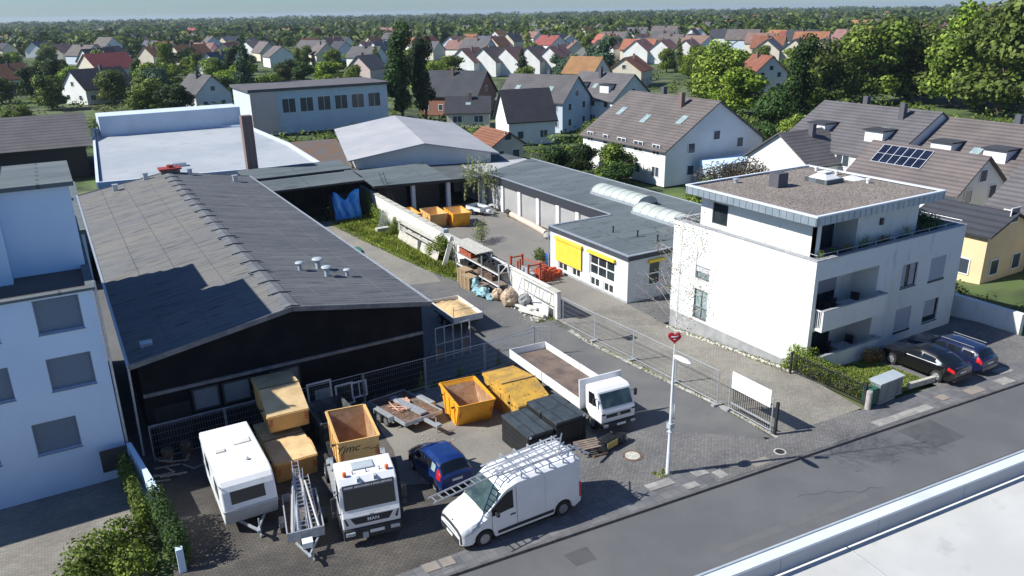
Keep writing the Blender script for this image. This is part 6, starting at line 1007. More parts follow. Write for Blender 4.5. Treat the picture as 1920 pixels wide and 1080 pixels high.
def ladder(name,label,p,q,w,n,group=None,m='alu',up=(0,0,1),rail=.065):
    p=Vector(p);q=Vector(q); d=(q-p); s=d.normalized().cross(Vector(up)).normalized(); mb=MB()
    for k in (-1,1): mb.bar(s*k*w/2,d+s*k*w/2,rail*.5,rail,up=up)
    for k in range(n): c=d*((k+.5)/n); mb.bar(c-s*w/2,c+s*w/2,.03,.03,up=up)
    r=mb.build(name,m); r.location=p; return tag(r,label,'ladder',group)
for p,q,w,n,l in (((9.6,22.62,2.58),(15.9,23.42,2.72),.40,22,'long aluminium ladder lying diagonally on the roof rack, jutting over the van windscreen'),((12.4,22.78,2.66),(16.1,22.85,2.68),.3,9,'shorter aluminium ladder flat on the van roof rack, nearer the street'),((12.2,23.42,2.69),(16.0,23.75,2.7),.26,9,'second short ladder on the van roof rack on the side away from the street')):
    ladder('ladder',l,p,q,w,n,'ladders on the van roof rack')
m=MB(); m.tube((15.2,22.4,2.74),(16.4,22.75,2.76),.03,n=6); m.tube((15.3,22.7,2.8),(16.2,23.8,2.78),.03,n=6); m.tube((16.0,22.9,2.72),(16.6,22.4,2.4),.05,n=6); tag(m.build('tube_clamps','steel'),'tangle of steel tubes and clamps at the rear end of the van roof','scaffold tubes')
# blue compact people carrier
t=T('parked_car','bright blue compact car with its tailgate towards the road, between the truck and the van','car',(12.38,30.0,zt(28)),180,slope=True)
t.location.z=zt(30)
sp=dict(L=3.95,wheels=(.78,3.3),arch=.36,wr=.3,hood=.84,tum=.80,
 w=[(0,.55),(.15,.72),(.5,.81),(3.4,.83),(3.85,.79),(3.95,.74)],
 top=[(0,.62),(.12,.8),(.9,1.02),(1.75,1.52),(2.1,1.6),(3.3,1.56),(3.62,1.45),(3.9,.98),(3.95,.9)],
 bot=[(0,.25),(.2,.2),(3.7,.22),(3.95,.38)],belt=[(0,.55),(.3,.78),(1.0,.92),(3.9,1.0)],
 side=[(1.35,2.2,4.08,4.85,'side_window','tinted'),(2.28,2.95,4.08,4.85,'side_window','tinted'),(3.02,3.38,4.1,4.8,'side_window','glass_light'),(3.55,3.86,3.5,4.7,'tail_light','red_light'),(.1,.45,3.8,4.8,'headlight','head_light'),(2.22,2.232,2.4,4.0,'door_gap','plastic_black')],
 span=[(1.0,1.7,5.25,'windscreen','tinted'),(3.60,3.86,5.3,'rear_window','tinted')],mirror=(1.3,1.0),
 boxes=[('number_plate','plate',(0,3.97,.72),(.5,.03,.11)),('rear_bumper','blue_car',(0,3.93,.5),(1.3,.14,.26))])
vehicle(t,sp,'blue_car')
# the two cars by the apartment house
t=T('parked_car','glossy black sloping-roofed car parked nose-in, nearest the small lawn','car',(40.1,25.0,0.0),180)
sp=dict(L=4.5,wheels=(.85,3.55),arch=.40,wr=.34,hood=.85,tum=.76,rim='rim',
 w=[(0,.6),(.15,.78),(.6,.88),(3.8,.9),(4.35,.86),(4.5,.8)],
 top=[(0,.7),(.12,.88),(1.2,1.08),(2.0,1.48),(2.4,1.55),(3.2,1.48),(4.2,1.12),(4.45,1.05),(4.5,.95)],
 bot=[(0,.28),(.2,.24),(4.2,.26),(4.5,.42)],belt=[(0,.62),(.3,.84),(1.2,.98),(4.4,1.03)],
 side=[(1.55,2.5,4.1,4.85,'side_window','tinted'),(2.58,3.35,4.1,4.85,'side_window','tinted'),(3.42,3.7,4.15,4.75,'side_window','glass_light'),(4.1,4.47,3.7,4.6,'tail_light','red_light'),(1.5,3.6,4.0,4.05,'window_trim','rim')],
 span=[(1.25,1.95,5.3,'windscreen','tinted'),(3.45,4.15,5.35,'rear_window','tinted'),(2.2,3.2,6.2,'roof_glass','tinted')],mirror=(1.6,1.05),mirror_m='black_car',
 boxes=[('number_plate','plate',(0,4.51,.75),(.52,.03,.11)),('rear_bumper','plastic_black',(0,4.45,.42),(1.5,.16,.22)),('tailgate_lip','black_car',(0,4.44,1.06),(1.4,.14,.03))])
vehicle(t,sp,'black_car')
t=T('parked_car','dark blue estate car with roof rails parked beside the black one','car',(42.6,25.1,0.0),180)
sp=dict(L=4.65,wheels=(.9,3.6),arch=.37,wr=.31,hood=.85,tum=.78,
 w=[(0,.6),(.15,.76),(.6,.85),(3.9,.87),(4.5,.83),(4.65,.78)],
 top=[(0,.65),(.12,.82),(1.3,1.0),(2.0,1.42),(2.4,1.48),(4.0,1.44),(4.25,1.36),(4.55,.98),(4.65,.92)],
 bot=[(0,.26),(.2,.22),(4.4,.24),(4.65,.4)],belt=[(0,.58),(.3,.8),(1.2,.92),(4.5,.96)],
 side=[(1.6,2.45,4.1,4.85,'side_window','tinted'),(2.6,3.3,4.1,4.85,'side_window','tinted'),(3.45,4.1,4.1,4.8,'side_window','tinted'),(4.3,4.6,3.6,4.7,'tail_light','red_light')],
 span=[(1.3,1.95,5.3,'windscreen','tinted'),(4.22,4.5,5.3,'rear_window','tinted')],mirror=(1.65,1.0),mirror_m='navy_car',
 boxes=[('number_plate','plate',(0,4.66,.7),(.52,.03,.11)),('rear_bumper','navy_car',(0,4.6,.45),(1.5,.16,.24)),('roof_rail','rim',(.6,3.0,1.5),(.03,1.9,.03)),('roof_rail','rim',(-.6,3.0,1.5),(.03,1.9,.03))])
vehicle(t,sp,'navy_car'); NAVY=t
c=dup(t,(88,78,-1.1),150,'blue car parked beyond the annex behind the gravel roof')
c.location=(76,62,-1.1); c['label']='pale blue car half hidden behind the far left corner of the gravel roof'
for ch in c.children:
    if ch.name.startswith('body'): ch.data=ch.data.copy(); ch.data.materials[0]=MT['blue_wall']
# ---------------- skips ----------------
def skip(name,label,loc,rz,L,w,h,f,b,outer,inner,slope=True,group=None,hf=None,lid=None,lidm=None,scuff=True,raise_=0,stripes=True):
    t=T(name,label,'skip',loc,rz,group,slope); hf=hf or h; e=.05
    o=MB(); prof=[(f,0),(L-b,0),(L,h),(0,hf)]
    for s in (-1,1): x=s*w/2; o.prism(prof,min(x,x-s*e),max(x,x-s*e),'x')
    def plate(m,a,c,th,x0,x1):
        a=Vector((0,*a));c=Vector((0,*c)); d=(c-a).normalized(); n=Vector((0,-d.z,d.y))*th
        P=[Vector((x0,a.y,a.z)),Vector((x1,a.y,a.z)),Vector((x1,c.y,c.z)),Vector((x0,c.y,c.z))]; A=[m.av(p) for p in P]; B=[m.av(p+n) for p in P]
        m.face(A);m.face(B[::-1])
        for i in range(4): j=(i+1)%4; m.face((A[i],A[j],B[j],B[i]))
    xi=w/2-e-.002
    plate(o,(f,0.002),(0,hf-.002),e,-xi,xi); plate(o,(L,h-.002),(L-b,.002),e,-xi,xi); o.box((-xi,f+.05,.002),(xi,L-b-.05,.05))
    o.build('hull',outer,t,bevel=0)
    i=MB(); g=.012; xx=w/2-e-g
    def at(z): return (f*(1-z/hf)+e+g, L-b*(1-z/h)-e-g)
    z0,z1=.065,min(h,hf)-.03; a0,b0=at(z0); a1,b1=at(z1)
    i.quad((-xx,a0,z0),(xx,a0,z0),(xx,b0,z0),(-xx,b0,z0)); i.quad((-xx,a0,z0),(-xx,b0,z0),(-xx,b1,z1),(-xx,a1,z1)); i.quad((xx,a0,z0),(xx,b0,z0),(xx,b1,z1),(xx,a1,z1)); i.quad((-xx,a0,z0),(xx,a0,z0),(xx,a1,z1),(-xx,a1,z1)); i.quad((-xx,b0,z0),(xx,b0,z0),(xx,b1,z1),(-xx,b1,z1))
    if lid is None: i.build('interior',inner,t,fix=False)
    r=MB()
    for s in (-1,1):
        x=s*(w/2+.03)
        r.bar((x,0,hf-.03),(x,L,h-.03),.07,.08)
        for k in (.25,.5,.75): y=L*k; r.box((min(x-s*.03,x+s*.02),y-.05,.12),(max(x-s*.03,x+s*.02),y+.05,h-.07))
    r.bar((-w/2,-.02,hf-.03),(w/2,-.02,hf-.03),.06,.08); r.bar((-w/2,L+.02,h-.03),(w/2,L+.02,h-.03),.06,.08); r.build('rim_frame',outer,t)
    for s in (-1,1):
        for y in (L*.2,L*.8):
            p=MB(); p.lathe([(.05,0),(.05,s*.13),(.08,s*.13),(.08,s*.16)],(s*(w/2+.03),y,h*.72),8,'x'); p.build('lifting_lug','black_steel',t)
    if stripes:
        for s in (-1,1):
            p=MB(); q_=-.028
            for k in range(3):
                z=hf*.38+k*.13; yy=lambda z: f*(1-z/hf)-.066
                p.quad((s*(w/2-.05),yy(z),z),(s*(w/2-.2),yy(z+.09),z+.09),(s*(w/2-.2),yy(z+.15),z+.15),(s*(w/2-.05),yy(z+.06),z+.06))
            p.build('warning_stripe','red_stripe',t)
    if lid:
        m=MB(); pf=[(0,hf)]+lid+[(L,h)]
        m.prism(pf,-w/2+.004,w/2-.004,'x'); m.build('cover_side',outer,t)
        for (a,b_) in zip(pf,pf[1:]):
            m=MB(); m.bar((0,a[0],a[1]+.03),(0,b_[0],b_[1]+.03),w+.06,.045,up=(0,0,1)); m.build('lid',lidm,t)
        m=MB()
        for p_ in lid[:1]: m.tube((-w/2-.06,p_[0],p_[1]+.07),(w/2+.06,p_[0],p_[1]+.07),.035,n=6)
        m.build('hinge','rust',t); m=MB(); m.tube((-w/2-.06,L,h+.05),(w/2+.06,L,h+.05),.03,n=6); m.build('hinge','rust',t)
        for s in (-1,1):
            m=MB(); x=s*(w/2+.07); m.bar((x,.35,hf*.95),(x,1.2,hf+.15),.05,.07); m.bar((x,1.2,hf+.15),(x,L*.75,h*.8),.05,.07); m.build('lid_arm',outer,t)
    return t
zs=lambda y,h=0: zt(y)+h
skip('covered_skip','lower tan covered skip carrying another covered skip on its back half','%s'%'' and None or (6.95,31.45,zs(31.45,.0)),-2,5.0,1.85,1.05,.35,.5,'skip_tan','skip_inside',hf=1.02,lid=[(2.4,1.14)],lidm='skip_lid')
skip('covered_skip','upper tan covered skip stacked on top of the lower one behind the ladder trailer',(7.4,34.1,.70),-3,3.95,1.9,1.22,.10,.45,'skip_tan','skip_inside',hf=.82,lid=[(1.75,1.5)],lidm='skip_lid',slope=False)
skip('open_skip','bright orange empty open skip standing between the flat trailer and the covered yellow skip',(16.15,31.25,zs(31.25,.02)),-8,3.15,1.95,1.5,.75,.75,'skip_orange','skip_inside',hf=1.35)
skip('covered_skip','scratched yellow covered skip beside the white flatbed truck',(18.75,29.85,zs(29.85,.02)),-4,4.35,1.85,1.5,.35,.5,'skip_old','skip_inside',hf=1.1,lid=[(1.75,1.72)],lidm='skip_old')
skip('open_skip','dark grey open skip in the shade behind the skip loader truck',(9.75,33.5,zs(33.5,.02)),0,3.0,1.85,1.45,.6,.6,'skip_dark','skip_dark',stripes=False)
# ---------------- skip loader truck ----------------
t=T('skip_truck','white skip loader truck facing the road with orange beacons and a dark grille','truck',(8.02,24.75,0.0),-11)
t.rotation_euler=(R(-1.5),0,R(-11))
mb=MB(); pf=[(.02,.78),(-.02,1.32),(.06,1.52),(.30,2.50),(.55,2.72),(1.75,2.80),(1.85,2.6),(1.85,.85),(1.62,.78)]
mb.prism(pf,-1.12,1.12,'x'); mb.build('cab','truck_white',t,bevel=.05)
def slab(m,x0,x1,a,b,off,th=.01): # plate parallel to the line a-b in the yz plane, pushed forward
    d=(Vector((0,*b))-Vector((0,*a))).normalized(); n=Vector((0,-abs(d.z),d.y if d.z>0 else -d.y)); n.normalize()
    P=[Vector((x0,*a)),Vector((x1,*a)),Vector((x1,*b)),Vector((x0,*b))]; A=[m.av(p+n*(off+th)) for p in P]; B=[m.av(p+n*off) for p in P]
    m.face(A); m.face(B[::-1])
    for i in range(4): j=(i+1)%4; m.face((A[i],A[j],B[j],B[i]))
    return n
m=MB(); slab(m,-.99,.99,(.075,1.60),(.285,2.44),.004); ws=m.build('windscreen','tinted',t)
m=MB(); n_=slab(m,-1.0,1.0,(.262,2.36),(.31,2.55),.012,.02); vis=m.build('sun_visor_strip','navy_car',t)
def ftext(s,size,mm,par,a,b,x,u,off,bold=True,name='lettering'):
    A=Vector((0,*a));B=Vector((0,*b)); d=(B-A).normalized(); o=A.lerp(B,u)+Vector((x,0,0)); X=Vector((1,0,0)); Zn=X.cross(d); o=o+Zn*off
    return text(s,size,mm,par,frame_m(o,X,d,Zn),name,.002,bold)
ftext('KINDER  BEDACHUNG & BAUKLEMPNEREI',.098,'white_paint',vis,(.262,2.36),(.31,2.55),0,.45,.036)
m=MB(); slab(m,-.82,.82,(-.016,1.27),(.0,1.02),.004,.012); m=MB(); m.prism([(-.83,1.28),(.83,1.28),(.66,.99),(-.66,.99)],-.035,-.022,'y'); gr_=m.build('grille','plastic_black',t)
ftext('MAN',.21,'pvc_white',gr_,(-.036,1.05),(-.036,1.25),.05,.4,.004)
ftext('BEDACHUNG · BAUKLEMPNEREI · KINDER',.075,'util_grey',t,(-.02,1.32),(.06,1.52),0,.5,.052)
m=MB(); m.cb((0.0,-.03,1.33),(.16,.03,.06)); m.build('emblem','steel',t)
for s in (-1,1):
    m=MB(); m.prism([(s*.9,1.02),(s*.98,.98),(s*1.06,1.3),(s*1.02,1.32)],-.045,-.03,'y'); m.build('air_slot','navy_car',t)
    m=MB(); P=[(.42,1.55),(1.28,1.5),(1.28,2.32),(.62,2.38)]; x=s*1.121; m.prism(P,min(x,x+s*.012),max(x,x+s*.012),'x'); m.build('side_window','tinted',t)
    m=MB(); m.cb((s*1.36,.22,1.9),(.20,.12,.55)); m.cb((s*1.36,.22,1.45),(.18,.12,.22)); m.build('mirror','plastic_black',t,bevel=.03); 
    m=MB(); m.bar((s*1.08,.3,2.35),(s*1.36,.2,2.2),.03); m.bar((s*1.1,.25,1.4),(s*1.36,.2,1.4),.03); m.build('mirror_arm','plastic_black',t)
    m=MB(); m.lathe([(.07,2.72),(.07,2.76),(.085,2.77),(.08,2.9),(.03,2.94)],(s*.82,.66,0),10); m.build('beacon','orange_light',t,smooth=True)
    m=MB(); m.cb((s*.86,-.085,.62),(.36,.06,.16)); m.build('headlight','head_light',t,bevel=.02)
    m=MB(); m.box((s*1.12-.04,1.62-.9,.42),(s*1.12+.04,1.85,.86)); m.build('step','plastic_black',t)
    m=MB(); m.bar((s*1.121,.40,.85),(s*1.121,.40,2.4),.012,.012); m.bar((s*1.121,1.36,.85),(s*1.121,1.36,2.45),.012,.012); m.build('door_gap','util_grey',t)
for x in (-.35,.3): 
    m=MB(); m.box((x-.05,.36,2.57),(x+.05,.62,2.72)); m.build('roof_rib','util_grey',t)
for x in (-.5,.03,.55):
    m=MB(); m.tube((x,.72,2.73),(x,.8,2.86),.02,n=5); m.build('marker_lamp','plastic_black',t)
m=MB(); m.box((-.48,.95,2.765),(.38,1.5,2.815)); m.build('roof_hatch','util_grey',t,bevel=.02)
m=MB(); m.prism([(-.06,.33),(-.06,.8),(.35,.8),(.35,.5),(.2,.33)],-1.13,1.13,'x'); m.build('bumper','plastic_black',t,bevel=.05)
m=MB(); m.cb((.16,-.075,.6),(.56,.02,.13)); m.build('number_plate','plate',t); m=MB(); m.cb((-.3,-.075,.48),(.22,.02,.26)); m.build('notice_plate','util_grey',t)
m=MB(); 
for s in (-1,1): m.box((s*.4-.05,1.6,.72),(s*.4+.05,7.0,.95))
m.box((-.95,2.2,.951),(.95,6.9,1.06)); m.build('chassis','black_steel',t)
for y,dl in ((1.2,0),(5.1,1)):
    for s in (-1,1): wheel(t,(s*.98,y,.47),.47,.28 if not dl else .5,s,spokes=6)
for s in (-1,1):
    m=MB(); m.box((s*1.05-.13,2.3,1.07),(s*1.05+.13,4.4,1.2)); m.bar((s*1.08,4.9,1.1),(s*1.08,3.0,2.25),.16,.22); m.bar((s*1.08,3.0,2.25),(s*1.08,2.5,2.05),.12,.16); m.build('lifting_arm','galv',t)
    m=MB(); m.tube((s*1.08,5.8,1.0),(s*1.08,3.6,1.75),.07,n=8); m.build('ram','black_steel',t)
    m=MB(); m.box((s*1.06-.12,4.45,.98),(s*1.06+.12,5.75,1.04)); m.build('mudguard','plastic_black',t)
    m=MB(); m.box((s*1.06-.06,2.2,.45),(s*1.06+.06,4.2,.9)); m.build('side_locker','galv',t)
sk=skip('open_skip','orange-tan open skip with a handwritten word on its front, loaded on the skip truck',(8.85,28.15,1.12),-9,3.1,1.72,1.55,.22,.5,'skip_tan','skip_inside',slope=False,hf=1.5)
sk.rotation_euler=(R(-2),0,R(-9))
a_=Vector((0,.22,0)); b2=Vector((0,0,1.5)); d=(b2-a_).normalized(); X=Vector((1,0,0)); Zn=X.cross(d)
text('Yjmc ..._.',.5,'ink',sk,frame_m(a_.lerp(b2,.76)+Zn*.06+Vector((-.1,0,0)),X,d,Zn),'handwriting',.002,False,.35)
# ---------------- white flatbed truck ----------------
t=T('flatbed_truck','older white flatbed truck with empty drop-side bed and tall headboard','truck',(21.40,26.5,zt(26.5)),-4.2,slope=True)
t.rotation_euler=(R(-3.0),0,R(-4.2)); t.location.z=-.05
mb=MB(); pf=[(.02,.62),(-.02,1.15),(.03,1.3),(.42,2.1),(.62,2.22),(1.38,2.24),(1.46,2.1),(1.46,.95),(1.1,.62)]
mb.prism(pf,-.98,.98,'x'); mb.build('cab','truck_white',t,bevel=.05)
m=MB(); slab(m,-.86,.86,(.06,1.37),(.385,2.03),.004); m.build('windscreen','windscreen',t)
m=MB(); m.box((-.7,-.032,.88),(.7,-.018,1.06)); m.build('grille','plastic_black',t); m=MB(); m.lathe([(.09,-.045),(.09,-.03)],(0,0,.97),12,'y'); m.build('emblem','steel',t)
m=MB(); m.prism([(-.1,.38),(-.1,.6),(.3,.62),(.3,.42)],-1.0,1.0,'x'); m.build('bumper','plastic_black',t,bevel=.02)
m=MB(); m.cb((.1,-.115,.48),(.5,.02,.11)); m.build('number_plate','plate',t)
for s in (-1,1):
    m=MB(); P=[(.42,1.38),(1.12,1.35),(1.12,1.98),(.62,2.0)]; x=s*.981; m.prism(P,min(x,x+s*.012),max(x,x+s*.012),'x'); m.build('side_window','tinted',t)
    m=MB(); m.cb((s*.78,-.115,.5),(.26,.03,.12)); m.build('headlight','head_light',t); m=MB(); m.cb((s*.86,-.03,1.1),(.2,.03,.07)); m.build('indicator','tinted',t)
    m=MB(); m.cb((s*1.2,.3,1.75),(.14,.08,.34)); m.bar((s*.98,.35,1.85),(s*1.2,.3,1.85),.025); m.build('mirror','plastic_black',t)
    wheel(t,(s*.85,.85,.40),.40,.24,s); wheel(t,(s*.85,7.0,.40),.40,.4,s)
    m=MB(); m.bar((s*.982,1.22,.7),(s*.982,1.22,2.15),.01,.012); m.build('door_gap','util_grey',t)
m=MB(); m.box((-.45,1.4,.6),(-.3,9.4,.82)); m.box((.3,1.4,.6),(.45,9.4,.82)); m.build('chassis','black_steel',t)
m=MB(); m.box((-1.16,1.72,.9),(1.16,9.55,.98)); m.build('bed','bedboard',t)
m=MB(); m.box((-1.24,1.58,.85),(1.24,1.66,2.42)); m.build('headboard','truck_white',t,bevel=.015)
for x0,x1,y0,y1 in ((-1.2,-1.165,1.72,5.6),(-1.2,-1.165,5.66,9.55),(1.165,1.2,1.72,5.6),(1.165,1.2,5.66,9.55),(-1.2,1.2,9.555,9.6)):
    m=MB(); m.box((x0,y0,.84),(x1,y1,1.38)); m.build('drop_side','truck_white',t)
# ---------------- caravan ----------------
t=T('caravan','white touring caravan with a dark front window and grey lower nose','caravan',(4.28,28.35,zt(28.35)),-1.5,slope=True)
mb=MB(); mb.prism([(.38,.42),(.02,1.12),(0,1.25),(.16,1.93),(.25,2.13),(.42,2.29),(.7,2.39),(1.1,2.43),(5.6,2.46),(5.9,2.3),(5.98,1.2),(5.75,.42)],-1.06,1.06,'x'); mb.build('body','caravan_white',t,bevel=.06)
m=MB(); slab(m,-.72,.62,(.04,1.42),(.165,1.92),.003,.012); m.build('front_window','tinted',t)
m=MB(); slab(m,-1.02,1.02,(.355,.47),(.035,1.09),.004,.014); m.build('nose_panel','caravan_grey',t)
m=MB(); m.box((-1.07,-.03,1.12),(1.07,.05,1.2)); m.box((-1.09,.05,1.13),(-1.07,5.7,1.17)); m.box((-1.09,.1,2.18),(-1.066,5.7,2.22)); m.build('trim_rail','caravan_grey',t)
for y0,y1 in ((1.0,2.0),(3.4,4.6)):
    for s in (-1,1): m=MB(); x=s*1.062; m.box((min(x,x+s*.015),y0,1.3),(max(x,x+s*.015),y1,1.9)); m.build('side_window','tinted',t)
for x,y,w,l in ((.42,3.55,.36,.26),(-.55,3.05,.2,.16)):
    m=MB(); m.box((x-w,y-l,2.41),(x+w,y+l,2.50)); m.build('roof_hatch','offwhite',t,bevel=.02)
m=MB(); m.lathe([(.06,2.4),(.06,2.5),(.1,2.52),(.02,2.58)],(.3,1.6,0),8); m.build('roof_vent','offwhite',t)
m=MB(); m.bar((-.55,.5,.45),(0,-.85,.5),.07,.1); m.bar((.55,.5,.45),(0,-.85,.5),.07,.1); m.cb((0,-.95,.55),(.12,.3,.12)); m.build('drawbar','galv',t)
m=MB(); m.tube((.1,-.6,.08),(.1,-.6,.85),.03,n=6); m.lathe([(.09,-.03),(.09,.03)],(.1,-.6,.09),12,'x'); m.build('jockey_wheel','galv',t)
for s in (-1,1): wheel(t,(s*.92,3.2,.32),.32,.2,s)
# ---------------- small trailers ----------------
def box_trailer(name,label,loc,rz,L,w,h,m1,slope=True,jock=True,floor='bedboard',rm='galv',hb=.48):
    t=T(name,label,'trailer',loc,rz,None,slope); m=MB()
    m.box((-w/2,0,hb),(w/2,L,hb+.05)); m.build('floor',floor,t)
    for a,b in (((-w/2-.03,-.03,hb),(-w/2,L+.03,hb+h)),((w/2,-.03,hb),(w/2+.03,L+.03,hb+h)),((-w/2,-.03,hb),(w/2,0,hb+h)),((-w/2,L,hb),(w/2,L+.03,hb+h))):
        m=MB(); m.box(a,b); m.build('side_panel',m1,t)
    m=MB(); 
    for a,b in (((-w/2-.015,-.015),(-w/2-.015,L+.015)),((w/2+.015,-.015),(w/2+.015,L+.015)),((-w/2,-.015),(w/2,-.015)),((-w/2,L+.015),(w/2,L+.015))): m.bar((*a,hb+h),(*b,hb+h),.05,.04)
    m.build('top_rail','galv',t)
    for s in (-1,1):
        wheel(t,(s*(w/2+.17),L*.55,.3),.3,.17,s); m=MB(); m.lathe([(.36,-.1),(.36,.1)],(s*(w/2+.17),L*.55,.3),16,'x'); m.v=[(x,y,z) if z>.38 else (x,y,.38) for x,y,z in m.v]; m.build('mudguard','plastic_black',t)
    m=MB(); m.bar((-w*.35,.1,hb-.06),(0,-1.15,hb-.04),.06,.08); m.bar((w*.35,.1,hb-.06),(0,-1.15,hb-.04),.06,.08); m.cb((0,-1.25,hb),(.1,.28,.1)); m.build('drawbar','galv',t)
    m=MB(); m.tube((.14,-.9,.06),(.14,-.9,.75),.025,n=6); m.lathe([(.08,-.03),(.08,.03)],(.14,-.9,.08),10,'x'); m.build('jockey_wheel','galv',t)
    m=MB(); m.box((-.2,-.75,hb+.03),(.2,-.35,hb+.25)); m.build('drawbar_box','pale_metal',t)
    return t
box_trailer('box_trailer','steel box trailer loaded with ladders and poles between caravan and truck',(5.72,25.85,zt(26.3)+.0),-11,3.1,1.35,.38,'galv')
R11=Matrix.Rotation(R(-11),3,'Z'); O=Vector((5.72,25.85,.0))
def W11(x,y,z): p=O+R11@Vector((x,y,0)); return (p.x,p.y,z+zt(p.y))
for i,(a,b,w,n,l) in enumerate((((.38,.1,.75),(.30,3.6,1.35),.30,14,'bright aluminium ladder with closely spaced rungs on the right of the trailer load'),((-.02,.15,.7),(.0,4.6,1.65),.26,18,'longest ladder of the trailer load, sticking up at the back'),((-.12,.15,.9),(.12,4.0,1.5),.3,15,'dark ladder lying across the middle of the trailer load'))):
    ladder('ladder',l,W11(*a),W11(*b),w,n,'ladders in the box trailer',m='alu' if i!=2 else 'steel')
for i,(x,e,l) in enumerate(((-.55,3.0,'leftmost pale pole leaning along the trailer side'),(-.45,3.4,'second pale pole from the left in the trailer load'),(-.33,3.7,'thick aluminium pole left of the longest ladder'),(-.22,3.9,'long pole touching the longest ladder on its left'),(.16,3.6,'pole between the longest ladder and the bright ladder'),(.24,3.2,'short pole just left of the bright ladder'),(-.5,2.7,'shortest pole lying on the left side of the load'),(.5,2.9,'lone pole along the right side of the trailer'),(-.27,4.2,'upper pole lying over the middle of the load'))):
    m=MB(); m.tube(W11(x,.1,.62+i*.03),W11(x*.5+.02,e,1.25+i*.03),.045,n=8); tag(m.build('scaffold_pole','alu',smooth=True),l,'pole','poles in the box trailer')
t=T('flat_trailer','low flat tandem trailer with a worn deck and grey mudguards','trailer',(13.9,32.95,zt(33)),8,slope=True)
m=MB(); m.box((-1.08,0,.52),(1.08,3.85,.6)); m.build('deck','rust',t); m=MB()
for s in (-1,1): m.box((min(s*1.08,s*1.14),-.02,.46),(max(s*1.08,s*1.14),3.87,.66))
m.box((-1.08,-.05,.46),(1.08,-.0,.66)); m.box((-1.08,3.85,.46),(1.08,3.9,.66)); m.build('frame','galv',t)
for s in (-1,1):
    for y in (1.55,2.3): wheel(t,(s*1.28,y,.3),.3,.2,s)
    m=MB(); m.box((s*1.28-.14,1.15,.64),(s*1.28+.14,2.7,.68)); m.box((s*1.28-.14,1.1,.4),(s*1.28+.14,1.149,.68)); m.box((s*1.28-.14,2.701,.4),(s*1.28+.14,2.75,.68)); m.build('mudguard','galv',t)
m=MB(); m.bar((0,.3,.5),(0,-1.35,.52),.16,.14); m.cb((0,-1.3,.6),(.3,.35,.12)); m.tube((.12,-1.0,.05),(.12,-1.0,.85),.035,n=6); m.build('drawbar','galv',t)
for s in (-1,1): m=MB(); m.cb((s*.5,-.08,.45),(.2,.06,.08)); m.build('lamp','pvc_white',t)
m=MB(); m.bar((14.0,33.2,zt(33.2)+.72),(13.45,36.2,zt(36.2)+.72),.42,.10); m.bar((13.62,34.1,zt(34.1)+.78),(13.42,36.1,zt(36.1)+.78),.16,.04); tag(m.build('loading_ramp','galv'),'grey metal ramp plank lying on the flat trailer deck','ramp')
m=MB(); q=random.Random(4)
for k in range(5):
    p=[(13.3+q.uniform(-.5,.9),34.0+q.uniform(0,2.0),0) for _ in range(5)]; m.path([(x,y,zt(y)+.70+.04*(i%2)) for i,(x,y,_) in enumerate(p)],.022,5)
tag(m.build('strap','strap_pale'),'tangled pale orange lashing straps on the flat trailer deck','straps')
# distant silver trailer in the rear yard
c=box_trailer('box_trailer','small silver box trailer in the far corner of the rear yard by the hanging tree',(38.7,71.6,-1.1),12,2.3,1.5,.4,'pale_metal',slope=False,floor='black_steel')
# tipping trailer with sand
t=T('tipper_trailer','high flatbed tipper loaded with orange sand beside the hall corner','trailer',(22.2,43.95,-1.1),-1.5)
m=MB(); m.box((-1.05,0,.75),(1.05,3.9,.85)); m.build('floor','black_steel',t)
for a,b in (((-1.1,0,.8),(-1.06,3.9,1.25)),((1.06,0,.8),(1.1,3.9,1.25)),((-1.1,-.04,.8),(1.1,-.002,1.25)),((-1.1,3.902,.8),(1.1,3.94,1.25))):
    m=MB(); m.box(a,b); m.build('side_panel','offwhite',t)
m=MB()
for y in (.0,3.9):
    for s in (-1,1): m.tube((s*1.08,y,.8),(s*1.08,y,2.0),.025,n=6)
    m.tube((-1.08,y,1.75),(1.08,y,1.75),.022,n=6)
m.build('stake_rail','galv',t); m=MB(); m.box((-.9,.3,.5),(.9,3.7,.74)); m.build('chassis','black_steel',t)
for s in (-1,1):
    for y in (1.6,2.4): wheel(t,(s*.95,y,.33),.33,.22,s)
m=MB(); m.bar((0,.3,.55),(0,-1.2,.5),.1,.12); m.build('drawbar','black_steel',t)
m=MB(); q=random.Random(2); nx,ny=10,18; g=[]
for j in range(ny+1):
    g.append([m.av((-1.03+2.06*i/nx,.03+3.84*j/ny,.87+.40*math.sin(math.pi*max(.07,min(.93,i/nx)))*math.sin(math.pi*max(.1,min(.9,j/ny)))+q.uniform(-.05,.05)+.06)) for i in range(nx+1)])
for a,b in zip(g,g[1:]):
    for i in range(nx): m.face((a[i],a[i+1],b[i+1],b[i]))
o=m.build('sand_heap','sand',smooth=True); o.location=t.location; o.rotation_euler=t.rotation_euler; tag(o,'heap of orange sand filling the tipper bed','sand')
